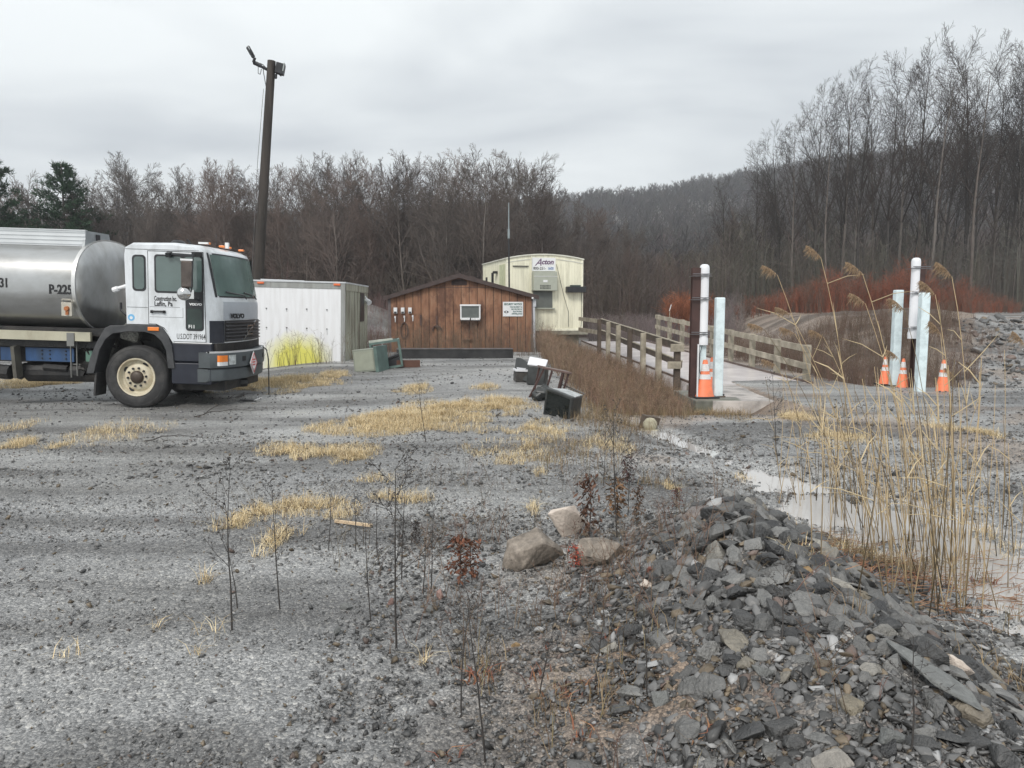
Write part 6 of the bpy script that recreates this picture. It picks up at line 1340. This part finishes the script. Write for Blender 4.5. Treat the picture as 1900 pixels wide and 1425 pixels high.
s = np.exp(rng.normal(math.log(0.12), 0.5, len(x))); merged_stones('bank_rubble', np.stack([x, y, H(x, y)], 1), s, stone_cols(len(x), 0.05, 0.22), 'grey broken rock covering the bank on the right', 'rubble', midv, M['gravel'], 0.5, 0.12)

def boulder(name, pxl, pyb, pxr, size, seed, m, label, rot=(0, 0, 0), flat=0.6, elong=1.3, dz=0.0, n=12, ydep=None, nm='stone'):
    p = gp((pxl+pxr)/2, pyb); w = (pxr-pxl)/F*p.y*1.02; sc = w/elong
    me = hull_mesh(name, seed, n, flat, m, sub=3, bev=0.03, elong=elong, rough=0.10)
    o = bpy.data.objects.new(name, me); COL.objects.link(o); o.location = (p.x, p.y+0.06, p.z+size*0.30+dz); o.rotation_euler = rot; o.scale = (sc, sc*0.8, size*1.3/flat)
    return tag(o, label, nm)
boulder('boulder', 918, 1056, 1068, 0.30, 11, M['boulder'], 'large brown and white boulder, left one of the three beside the shale heap', (0.1, -0.15, 0.2), 0.75, 1.35)
boulder('boulder', 1030, 1050, 1186, 0.20, 19, M['boulder'], 'rounded brown boulder, right one of the three beside the shale heap', (0, 0.05, -0.1), 0.7, 1.4)
boulder('boulder', 1008, 1000, 1100, 0.25, 17, M['boulder_pale'], 'pale squared boulder standing behind the two brown ones', (0.2, 0.1, 0.3), 0.9, 1.1, dz=0.03)
p0, p1 = gp(1660, 1235), gp(1800, 1340); me = hull_mesh('slate_slab', 23, 14, 0.22, M['slab'], sub=3, bev=0.03, elong=2.6, rough=0.06)
o = bpy.data.objects.new('slate_slab', me); COL.objects.link(o); c = (p0+p1)/2; o.location = c+Vector((0.02, 0.02, 0.05)); d = p1-p0; L_ = d.length*1.45; o.rotation_mode = 'QUATERNION'
xa = d.normalized(); na = normal_at(c.x, c.y); ya = na.cross(xa).normalized(); za = xa.cross(ya); o.rotation_quaternion = Matrix((xa, ya, za)).transposed().to_quaternion(); o.scale = (L_/2.5, L_/2.6, L_/2.4)
tag(o, 'long flat grey slate slab lying down the right side of the heap', 'slab')
boulder('boulder', 1755, 1262, 1830, 0.075, 29, M['boulder_pale'], 'smooth pale tan stone just behind the long slate slab', (0, 0.35, -0.75), 0.5, 1.9)
boulder('boulder', 1772, 1320, 1832, 0.075, 31, M['boulder'], 'tan brown rounded stone right of the long slate slab', (0.2, 0.1, 0.3), 0.8, 1.2)
boulder('boulder', 1630, 1400, 1702, 0.075, 37, M['slab'], 'dark blue grey angular stone at the bottom right of the heap', (0.3, 0.1, 0.2), 0.8, 1.1)
for (a, b, c_, s_, sd, mm_, lb) in ((1366, 1350, 1392, 0.035, 41, 'tan', 'small tan cube shaped stone low on the heap'), (1395, 1268, 1455, 0.07, 43, 'slab', 'pale grey squarish stone in the middle of the heap'), (1190, 1330, 1260, 0.08, 45, 'slab', 'wide grey stone at the lower left of the heap'), (1480, 1075, 1520, 0.05, 47, 'tan', 'ochre brown flat stone near the top right of the heap'), (1180, 1100, 1232, 0.045, 49, 'boulder_pale', 'long pale tan stone at the upper left of the heap'), (1198, 1068, 1222, 0.035, 51, 'rust', 'small rust red stone at the upper left of the heap'),
    (620, 1140, 655, 0.05, 53, 'slab', 'rounded dark grey stone in the row on the yard, left of the heap'), (800, 1118, 830, 0.06, 55, 'rosy', 'pinkish brown angular stone at the left foot of the heap'), (710, 1130, 730, 0.05, 57, 'rosy', 'small reddish brown stone on the yard between two dark stems'), (782, 1145, 808, 0.05, 59, 'slab', 'grey rounded stone below the pinkish one at the foot of the heap'), (605, 1190, 632, 0.05, 61, 'slab', 'dark grey pointed stone alone on the yard'), (945, 1215, 972, 0.03, 63, 'tan', 'flat tan stone on the left slope of the heap')):
    if mm_ not in M: M[mm_] = mat(mm_+'_stone', {'tan': (0.30, 0.20, 0.10), 'rust': (0.20, 0.075, 0.055), 'rosy': (0.30, 0.19, 0.165)}[mm_], 0.65, var=0.25, scale=4, bump=0.5, bscale=14)
    boulder('stone', a, b, c_, s_, sd, M[mm_], lb, (0.2, 0.1, sd), 0.7, 1.15)

# ------------------------------------------------------------------ dry grass
def blades(name, ell, per_m2, h0, h1, cols, label, cat, w=0.0022, bend=0.5, spread=1.0):
    """ell: list of (px, py, half width px, half height px, density factor) traced on the ground"""
    B = []; 
    for px, py, rx, ry, df in ell:
        c = gp(px, py); l = gp(px-rx, py); t = gp(px, py-ry); b_ = gp(px, py+ry); ax = abs(c.x-l.x); ay = max((t-b_).length/2, 0.05); n = int(math.pi*ax*ay*per_m2*df); n = min(n, 26000)
        a = rng.uniform(0, 6.28, n); r = rng.random(n)**0.62*(0.5+1.0*vnoise(a*1.6+px, a*0+py, 3)); x = c.x+ax*r*np.cos(a); y = (t.y+b_.y)/2+ay*r*np.sin(a)
        rr_ = np.hypot((x-c.x)/ax, (y-(t.y+b_.y)/2)/ay); k = fbm(x*5, y*7, 8) > 0.22+0.24*rr_; B.append(np.stack([x[k], y[k]], 1))
    B = np.concatenate(B); n = len(B); z = H(B[:, 0], B[:, 1])-0.005; h = rng.uniform(h0, h1, n)*(0.4+rng.random(n)*0.6)*(0.7+0.8*vnoise(B[:, 0]*4, B[:, 1]*4, 12)); az = rng.uniform(0, 6.28, n); be = rng.uniform(0.1, 1.0, n)*bend
    ca, sa = np.cos(az), np.sin(az); px_, py_ = -sa, ca; V = np.zeros((n, 6, 3)); tr_ = [(0, 0, 1.0), (0.5, 0.30, 0.8), (0.92, 1.0, 0.15)]
    for i, (up, out, ww) in enumerate(tr_):
        upz = up*h*(1-0.35*be*out)
        for j, sgn in enumerate((-1, 1)):
            V[:, i*2+j, 0] = B[:, 0]+ca*be*h*out+sgn*px_*w*ww; V[:, i*2+j, 1] = B[:, 1]+sa*be*h*out+sgn*py_*w*ww; V[:, i*2+j, 2] = z+upz
    Fq = (np.arange(n)[:, None, None]*6+np.array([(0, 1, 3, 2), (2, 3, 5, 4)])[None]).reshape(-1, 4)
    cc = np.array(cols)[rng.integers(0, len(cols), n)]*rng.uniform(0.65, 1.2, (n, 1)); me = np_mesh(name, V.reshape(-1, 3), Fq, np.repeat(cc, 6, axis=0))
    return tag(add_mesh(name, me, M['straw']), label, cat, kind='stuff')
straw = [(0.82, 0.66, 0.38), (0.70, 0.54, 0.30), (0.90, 0.76, 0.50), (0.40, 0.30, 0.17), (0.30, 0.21, 0.12), (0.66, 0.56, 0.38)]
blades('straw_grass', [(770, 782, 165, 30, 1), (700, 790, 95, 18, 1), (860, 760, 110, 20, 0.8), (930, 752, 60, 14, 0.8), (620, 842, 75, 14, 1), (530, 838, 60, 12, 0.7), (655, 852, 40, 9, 1), (560, 940, 90, 18, 0.9), (450, 965, 40, 30, 0.9), (512, 1005, 36, 24, 0.9), (640, 955, 40, 12, 0.7), (770, 928, 60, 7, 0.8), (715, 925, 40, 10, 0.5), (770, 722, 30, 10, 0.9), (900, 720, 25, 6, 0.9), (200, 805, 90, 22, 0.22), (35, 826, 34, 10, 0.8), (112, 828, 14, 9, 0.8), (25, 795, 30, 12, 0.3),
    (1565, 812, 60, 9, 0.9), (1480, 777, 40, 7, 0.7), (1760, 795, 40, 8, 0.6), (1830, 806, 14, 9, 1), (515, 712, 95, 14, 1.2), (610, 700, 40, 10, 0.8), (440, 716, 40, 9, 1), (60, 712, 110, 9, 0.8), (388, 1078, 16, 12, 0.7), (295, 1165, 12, 9, 0.8), (125, 1222, 30, 9, 0.4), (370, 1215, 14, 4, 0.8), (785, 1232, 12, 6, 0.8), (1000, 880, 12, 7, 0.6), (1245, 905, 18, 9, 0.8), (990, 948, 12, 12, 0.8), (400, 1175, 40, 16, 0.15), (950, 850, 90, 28, 0.25), (1000, 800, 70, 22, 0.4), (700, 890, 60, 10, 0.2), (1120, 830, 80, 20, 0.25), (1640, 1040, 150, 18, 0.22), (1850, 1010, 50, 40, 0.25), (1500, 1040, 50, 14, 0.5), (1380, 890, 20, 6, 0.5), (980, 830, 20, 10, .5)],
    6200, 0.04, 0.15, straw, 'tufts of yellow straw coloured dry grass scattered over the gravel', 'grass', w=0.0015, bend=1.5)
blades('dead_grass', [(1150, 790, 120, 22, 0.5), (1330, 772, 110, 10, 0.8), (1080, 760, 60, 20, 0.8), (1180, 740, 80, 26, 0.9), (1050, 850, 160, 40, 0.25), (900, 1240, 60, 60, 0.35), (1150, 1180, 110, 60, 0.22), (1050, 1330, 130, 60, 0.25), (1850, 1130, 60, 60, 0.3), (1700, 1060, 130, 20, 0.6), (1600, 1160, 60, 40, 0.2), (1200, 900, 90, 14, 0.5), (1130, 1290, 60, 30, 0.3), (1320, 1420, 60, 20, 0.4), (1850, 1250, 50, 40, 0.3)],
    1500, 0.08, 0.24, [(0.24, 0.17, 0.10), (0.17, 0.115, 0.07), (0.36, 0.27, 0.16), (0.20, 0.16, 0.08)], 'brown and olive dead grass at the foot of the heap and beside the stream', 'grass', w=0.0018, bend=0.9)

# brown weed thickets
def region(n, f, x0, x1, y0, y1):
    x = rng.uniform(x0, x1, n); y = rng.uniform(y0, y1, n); k = f(x, y); return np.stack([x[k], y[k], H(x[k], y[k])-0.02], 1)
def leftw(x, y): return (x > np.interp(y, [11, 13, 16, 20, 27], [1.9, 1.15, 0.95, 0.8, 1.0])) & (x < np.interp(y, [11, 13.6, 14.5, 17, 30], [2.6, 3.3, 3.3, LX(17), LX(30)])-0.05)
P_ = region(4300, leftw, 0.8, 4.2, 11.5, 30)
stems('brown_weeds', P_, rng.uniform(0.35, 0.85, len(P_))*np.interp(P_[:, 1], [11.5, 13.5, 16, 22], [0.35, 0.62, 0.75, 1.0])*np.interp(P_[:, 0]-LX(P_[:, 1]), [-1.8, -0.3], [1.15, 0.75]), wood_tints(len(P_), (0.235, 0.165, 0.115), 0.5), per=4, r0=0.0042, lean=0.45, twigs=4, label='thick brown dead weeds filling the dip between the mound and the scale', cat='weeds')
P_ = region(3600, lambda x, y: (x > RX(y)+0.25) & (x < y*(0.50+0.18*vnoise(x*0.8, y*0.8, 7)))&(y<28), 7.0, 17, 17, 31)
stems('bank_weeds', P_, rng.uniform(0.3, 0.95, len(P_)), wood_tints(len(P_), (0.15, 0.105, 0.080), 0.3), per=5, r0=0.0045, lean=0.5, twigs=3, label='brown dead weeds on the bank behind the blue posts on the right', cat='weeds')
P_ = region(150, lambda x, y: (x < -4.0) & (np.abs(x/y+0.255) < 0.075) & (y > 19.3-0.0*x), -9, -3.5, 18.8, 20.0); P_ = P_[(P_[:, 1] < 19.85)]
stems('wall_weeds', P_, rng.uniform(0.3, 1.0, len(P_)), wood_tints(len(P_), (0.12, 0.085, 0.055), 0.4), per=3, r0=0.005, lean=0.5, twigs=4, label='dead weeds growing along the foot of the white box', cat='weeds')
P_ = region(420, lambda x, y: (x > -9), -5.0, 1, 21.6, 26.5)
stems('shed_weeds', P_, rng.uniform(0.5, 1.25, len(P_)), wood_tints(len(P_), (0.15, 0.11, 0.08), 0.3), per=3, r0=0.0035, lean=0.4, twigs=3, label='thin dead weeds in front of the brown shed wall', cat='weeds')
P_ = region(900, lambda x, y: (x/y < -0.13) & (x/y > -0.20), -10, -3, 27, 44)
stems('purple_brush', P_, rng.uniform(0.3, 1.0, len(P_)), wood_tints(len(P_), (0.17, 0.105, 0.10), 0.3), per=5, r0=0.005, lean=0.5, twigs=3, label='purplish brown brush on the low berm left of the shed', cat='brush')
n = 900; P_ = np.stack([rng.uniform(2.0, 4.4, n), rng.uniform(3.7, 6.9, n)], 1); k = (stream_d(P_[:, 0], P_[:, 1]) < 1.5); P_ = np.concatenate([P_[k], H(P_[k, 0], P_[k, 1])[:, None]], 1)
# ------------------------------------------------------------------ reeds
def make_reed(seed, h, plume, leaves=4, lean=0.18):
    r = random.Random(seed); root = empty('reed'); S = []; p = Vector((0, 0, -0.05)); d = Vector((-lean*0.3, r.uniform(-.05, .05), 1)).normalized(); n = 10; pts = [p]
    for i in range(n):
        d = (d+Vector((-lean*0.16*(i/n)*1.6, r.uniform(-.02, .02), 0))).normalized(); q = p+d*h/n; S.append((*p, 0.0036*(1-0.5*i/n), *q, 0.0036*(1-0.5*(i+1)/n))); p = q; pts.append(p)
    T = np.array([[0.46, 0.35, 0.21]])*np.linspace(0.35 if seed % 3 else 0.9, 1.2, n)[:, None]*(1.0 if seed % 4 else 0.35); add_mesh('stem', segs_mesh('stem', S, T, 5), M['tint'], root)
    L = []
    for k in range(leaves):
        i = r.randint(3, n-1); a = r.uniform(0, 6.28); l = r.uniform(0.10, 0.32); o = pts[i]; v = Vector((math.cos(a), math.sin(a)*0.8, r.uniform(0.2, 1.4))).normalized(); m_ = o+v*l*0.6; e = m_+(v+Vector((0, 0, -0.25 if r.random() < 0.5 else 0.1))).normalized()*l*0.5
        L += [(*o, 0.0032, *m_, 0.0030), (*m_, 0.0030, *e, 0.0008)]
    if L: add_mesh('foliage', segs_mesh('foliage', L, np.tile([[0.56, 0.45, 0.28]], (len(L), 1))), M['tint'], root)
    if plume:
        Pl = []; ax = (d+Vector((-0.45, 0, -0.05))).normalized()
        for k in range(170):
            t = r.random()**0.8; c = p+d*0.05*t*0+ax*0.17*t+Vector((0, 0, -0.05*t*t)); w = math.sin(math.pi*min(1, t*0.85+0.12))
            v = Vector((-0.8*r.random()-0.15, r.uniform(-.35, .35), r.uniform(-0.75, 0.15)))*0.070*w*r.uniform(0.4, 1.3)
            e1 = c+v*0.5; e2 = e1+v*0.5+Vector((0, 0, -0.012)); Pl += [(*c, 0.0012, *e1, 0.0016), (*e1, 0.0016, *e2, 0.0006)]
        add_mesh('seed_head', segs_mesh('seed_head', Pl, np.array([[0.33, 0.235, 0.15]])*np.random.default_rng(seed).uniform(0.6, 1.35, (len(Pl), 1))), M['tint'], root)
    return root
heads = [((1585, 880), 6.7, (1518, 474)), ((1560, 905), 6.6, (1428, 494)), ((1610, 930), 6.3, (1392, 560)), ((1625, 950), 6.2, (1445, 548)), ((1640, 965), 6.0, (1462, 585)), ((1660, 990), 5.8, (1515, 600)), ((1700, 1000), 5.7, (1596, 498)), ((1715, 1040), 5.4, (1590, 548)), ((1740, 1060), 5.3, (1662, 570)), ((1730, 1090), 5.1, (1727, 622)), ((1790, 1085), 5.2, (1760, 515)), ((1760, 1120), 5.0, (1723, 548)), ((1600, 985), 5.9, (1425, 640)), ((1745, 1020), 5.5, (1655, 655)), ((1780, 1000), 5.6, (1760, 700)), ((1885, 1090), 5.2, (1880, 640))]
for k, (b_, d, hd) in enumerate(heads):
    x = pt(b_[0], b_[1], d).x; z = Hs(x, d); tp = pt(*hd, d); h = tp.z-z; dx = tp.x-x
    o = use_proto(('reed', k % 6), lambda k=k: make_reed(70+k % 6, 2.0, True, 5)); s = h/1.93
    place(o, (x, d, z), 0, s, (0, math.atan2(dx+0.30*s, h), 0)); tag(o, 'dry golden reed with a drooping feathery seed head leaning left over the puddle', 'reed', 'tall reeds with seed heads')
r = random.Random(33)
for k in range(170):
    c = r.random()
    if c < 0.45: px, py = r.gauss(1730, 55), r.uniform(1000, 1150)
    elif c < 0.75: px, py = r.gauss(1630, 62), r.uniform(920, 1060)
    elif c < 0.9: px, py = r.uniform(1440, 1600), r.uniform(870, 960)
    else: px, py = r.uniform(1800, 1900), r.uniform(960, 1110)
    p = gp(px, py); hh = r.uniform(0.45, 1.5)*(1.1 if c < 0.45 else 0.9)
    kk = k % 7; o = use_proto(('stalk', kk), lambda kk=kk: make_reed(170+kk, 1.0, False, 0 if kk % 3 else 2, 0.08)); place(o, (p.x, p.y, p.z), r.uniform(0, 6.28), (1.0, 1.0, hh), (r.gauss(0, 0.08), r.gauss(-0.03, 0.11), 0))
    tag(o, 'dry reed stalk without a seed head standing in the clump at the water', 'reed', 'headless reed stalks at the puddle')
# fallen reed litter round the clump
n = 420; x = rng.normal(2.75, 0.4, n); y = rng.normal(4.95, 0.5, n); z = H(x, y)+0.01+rng.random(n)*0.03; a = rng.normal(0.2, 0.7, n); l = rng.uniform(0.05, 0.22, n); k = stream_d(x, y) < 2.5
S = np.stack([x, y, np.maximum(z, water_z(y)+0.012), np.full(n, 0.003), x+np.cos(a)*l, y+np.sin(a)*l, np.maximum(z, water_z(y)+0.012)+rng.normal(0.01, 0.02, n), np.full(n, 0.001)], 1)[k]
tag(add_mesh('reed_litter', segs_mesh('reed_litter', S, np.array([[0.30, 0.17, 0.10]])*rng.uniform(0.4, 1.3, (len(S), 1))), M['tint']), 'brown fallen reed litter lying in the shallow water round the clump', 'litter', kind='stuff')

# ------------------------------------------------------------------ dark saplings and dock stems in the foreground
SAP = dict(lv=3, n=(12, 5, 3), taper=0.75, wig=(0.035, 0.13, 0.25), up=(0.02, 0.05, 0.05), start=(0.35, 0.2), kids=(1.3, 1.0), ang=((25, 55), (25, 60)), len=(0.34, 0.45), rr=(0.55, 0.65), min=0.0014)
def make_sapling(seed):
    r = random.Random(seed); out = ([], []); grow(r, (0, 0, -0.03), (r.uniform(-.05, .05), 0, 1), 1.05, 0.0065, 0, out, SAP); root = empty('sapling')
    add_mesh('stem', segs_mesh('stem', out[0], sides=5), M['bark_dark'], root); add_mesh('crown', segs_mesh('crown', out[1], sides=3), M['bark_dark'], root)
    S = []
    for s in out[1]:
        if r.random() < 0.30: e = Vector(s[4:7]); v = Vector((r.uniform(-1, 1), r.uniform(-1, 1), r.uniform(-.6, .6))).normalized()*0.016; S += [(*e, 0.0016, *(e+v*0.5), 0.0050), (*(e+v*0.5), 0.0050, *(e+v), 0.0008)]
    if S: add_mesh('foliage', segs_mesh('foliage', S, sides=4), M['bark_dark'], root)
    return root
saps = [((430, 1172), 868, 'tallest dark bare sapling, standing at left on the yard gravel'), ((440, 1130), 1000, 'thin dark stem close beside the tallest sapling'), ((520, 1135), 900, 'thin dark sapling rising through the straw tuft, right of the tallest one'), ((688, 1155), 955, 'slender twin stem sapling in the middle of the yard'), ((735, 1205), 850, 'dark sapling with a straight stem, left of the heap'), ((745, 1078), 870, 'fine twiggy sapling behind the straight one near the heap'), ((785, 1105), 985, 'short dark stem left of the reddish dock stalk'), ((800, 1100), 930, 'thin grey stem beside the pinkish stone'), ((660, 1020), 900, 'small twiggy sapling at the right of the straw tufts'), ((610, 1022), 905, 'small leaning sapling among the straw tufts'), ((700, 1030), 910, 'bushy small sapling with many twigs behind the straw tufts'), ((900, 1415), 1080, 'dark sapling nearest the camera at the left foot of the heap'), ((1145, 1000), 760, 'thin dark stem standing behind the boulders'), ((790, 820), 700, 'small twiggy weed on the upper straw patch'), ((1120, 900), 770, 'fine dark weed left of the stream'), ((1165, 960), 850, 'grey thin weed right of the boulders'), ((1255, 925), 870, 'short dark reddish stalk at the top of the heap'), ((855, 1330), 1120, 'thin stem leaning on the lower left slope of the heap'), ((1450, 1200), 1040, 'long thin twig leaning over the crest of the heap'), ((1690, 1400), 1180, 'dark stem at the bottom right beside the slab'), ((1105, 1270), 1120, 'thin grey stem on the left slope of the heap'), ((1200, 1290), 1130, 'thin pale stem in the middle of the heap slope'), ((1000, 1300), 1150, 'grass stem on the lower left of the heap'), ((1440, 840), 700, 'small bare bush in front of the scale slab')]
for k, ((px, py), ty, lab) in enumerate(saps):
    p = gp(px, py); h = max(pt(px, ty, p.y).z-p.z, 0.1); o = use_proto(('sap', k % 9), lambda k=k: make_sapling(820+k % 9)); s = h/1.05
    place(o, p, r.uniform(0, 6.28), (max(s, 0.55)*1.1, max(s, 0.55)*1.1, s), (r.gauss(0, 0.05), r.gauss(0, 0.07)+(0.6 if '1450' in str(px) else 0), r.uniform(0, 6.28))); tag(o, lab, 'sapling')
def make_dock(seed, colr):
    r = random.Random(seed); root = empty('dock_plant'); S = [(0, 0, -0.03, 0.006, 0.02, 0, 0.5, 0.005), (0.02, 0, 0.5, 0.005, 0.0, 0.02, 1.0, 0.003)]
    for k in range(8): h = r.uniform(0.3, 0.95); a = r.uniform(0, 6.28); S.append((0.015, 0, h, 0.003, math.cos(a)*0.13, math.sin(a)*0.13, h+0.09, 0.002))
    add_mesh('stem', segs_mesh('stem', S, sides=5), M['bark_dark'], root); V = []; Fq = []; C_ = []
    for k in range(150):
        h = r.uniform(0.15, 1.0); a = r.uniform(0, 6.28); rad = r.uniform(0, 0.11); c = Vector((math.cos(a)*rad, math.sin(a)*rad, h)); dn = Vector((r.uniform(-.7, .7), r.uniform(-.7, .7), -1)).normalized(); sd = dn.cross(Vector((r.uniform(-1, 1), r.uniform(-1, 1), 0.3))).normalized(); l = r.uniform(0.04, 0.11); w = l*0.16
        n0 = dn.cross(sd)*w*0.8; b = len(V); V += [c, c+dn*l*0.5+sd*w, c+dn*l*0.5-sd*w, c+dn*l, c+dn*l*0.5+n0]; Fq += [(b, b+1, b+4), (b, b+4, b+2), (b+3, b+4, b+1), (b+3, b+2, b+4)]; g = r.uniform(0.5, 1.5); C_ += [tuple(x*g for x in colr)]*5
    me = np_mesh('foliage', np.array([tuple(v) for v in V]), np.array(Fq), np.array(C_)); add_mesh('foliage', me, M['straw'], root)
    return root
for k, ((px, py), ty, lab, colr, wd) in enumerate((((1092, 1000), 878, 'dark brown withered dock stalk rising behind the boulders', (0.115, 0.060, 0.040), 1.1), ((1145, 965), 885, 'bushy brown withered dock right of the tallest one behind the boulders', (0.17, 0.10, 0.055), 1.3), ((1165, 900), 845, 'dark purple brown dock tip behind the boulders', (0.075, 0.038, 0.036), 0.8), ((1182, 975), 900, 'slim brown dock stalk at the right of the group behind the boulders', (0.12, 0.075, 0.05), 0.7), ((853, 1085), 990, 'reddish brown withered dock alone at the left foot of the heap', (0.15, 0.062, 0.036), 1.0), ((1068, 1058), 1010, 'small bright red withered plant in front of the two brown boulders', (0.38, 0.085, 0.055), 0.55), ((772, 1010), 965, 'small dark drooping leaf clump on a thin stem left of the dock', (0.045, 0.032, 0.028), 0.5), ((876, 1075), 1000, 'rust brown leafy twig beside the reddish dock', (0.17, 0.075, 0.045), 0.9), ((1255, 945), 905, 'dark red brown tuft at the top of the heap', (0.12, 0.05, 0.04), 0.6))):
    p = gp(px, py); h = max(pt(px, ty, p.y).z-p.z, 0.08); o = make_dock(50+k, colr); place(o, p, k*1.3, (wd*0.75, wd*0.75, h)); tag(o, lab, 'weed')
# rust coloured leaf litter and ferny tufts on the heap's left slope
blades('rusty_litter', [(1290, 1370, 46, 26, 1), (900, 1262, 60, 20, 1), (1000, 1265, 40, 16, 0.8), (1060, 1290, 50, 26, 0.8), (1015, 1200, 26, 14, 0.7), (1085, 1370, 40, 20, 0.7), (830, 1410, 40, 12, 0.7), (1130, 1180, 40, 16, 0.5), (1550, 1210, 30, 14, 0.4), (1740, 1090, 160, 14, 0.9), (1890, 1100, 40, 14, 1.0), (1555, 1060, 60, 10, 0.6)], 1500, 0.03, 0.09, [(0.25, 0.10, 0.055), (0.20, 0.075, 0.05), (0.33, 0.17, 0.09), (0.12, 0.06, 0.045)], 'rust brown dead leaves and fern tufts on the lower slope of the heap', 'litter', w=0.004, bend=1.6)

# ------------------------------------------------------------------ damp air
def haze():
    m = bpy.data.materials.new('damp_air'); m.use_nodes = True; N, L = m.node_tree.nodes, m.node_tree.links; N.clear()
    v = N.new('ShaderNodeVolumePrincipled'); o = N.new('ShaderNodeOutputMaterial'); L.new(v.outputs[0], o.inputs['Volume']); v.inputs['Color'].default_value = (0.90, 0.94, 1.0, 1); v.inputs['Density'].default_value = HAZE; v.inputs['Anisotropy'].default_value = 0.2
    q = MB(); q.bb(-1100, 1100, -9, 900, -12, 200); tag(q.build('haze', m), kind='stuff')
HAZE = 0.0008
haze()
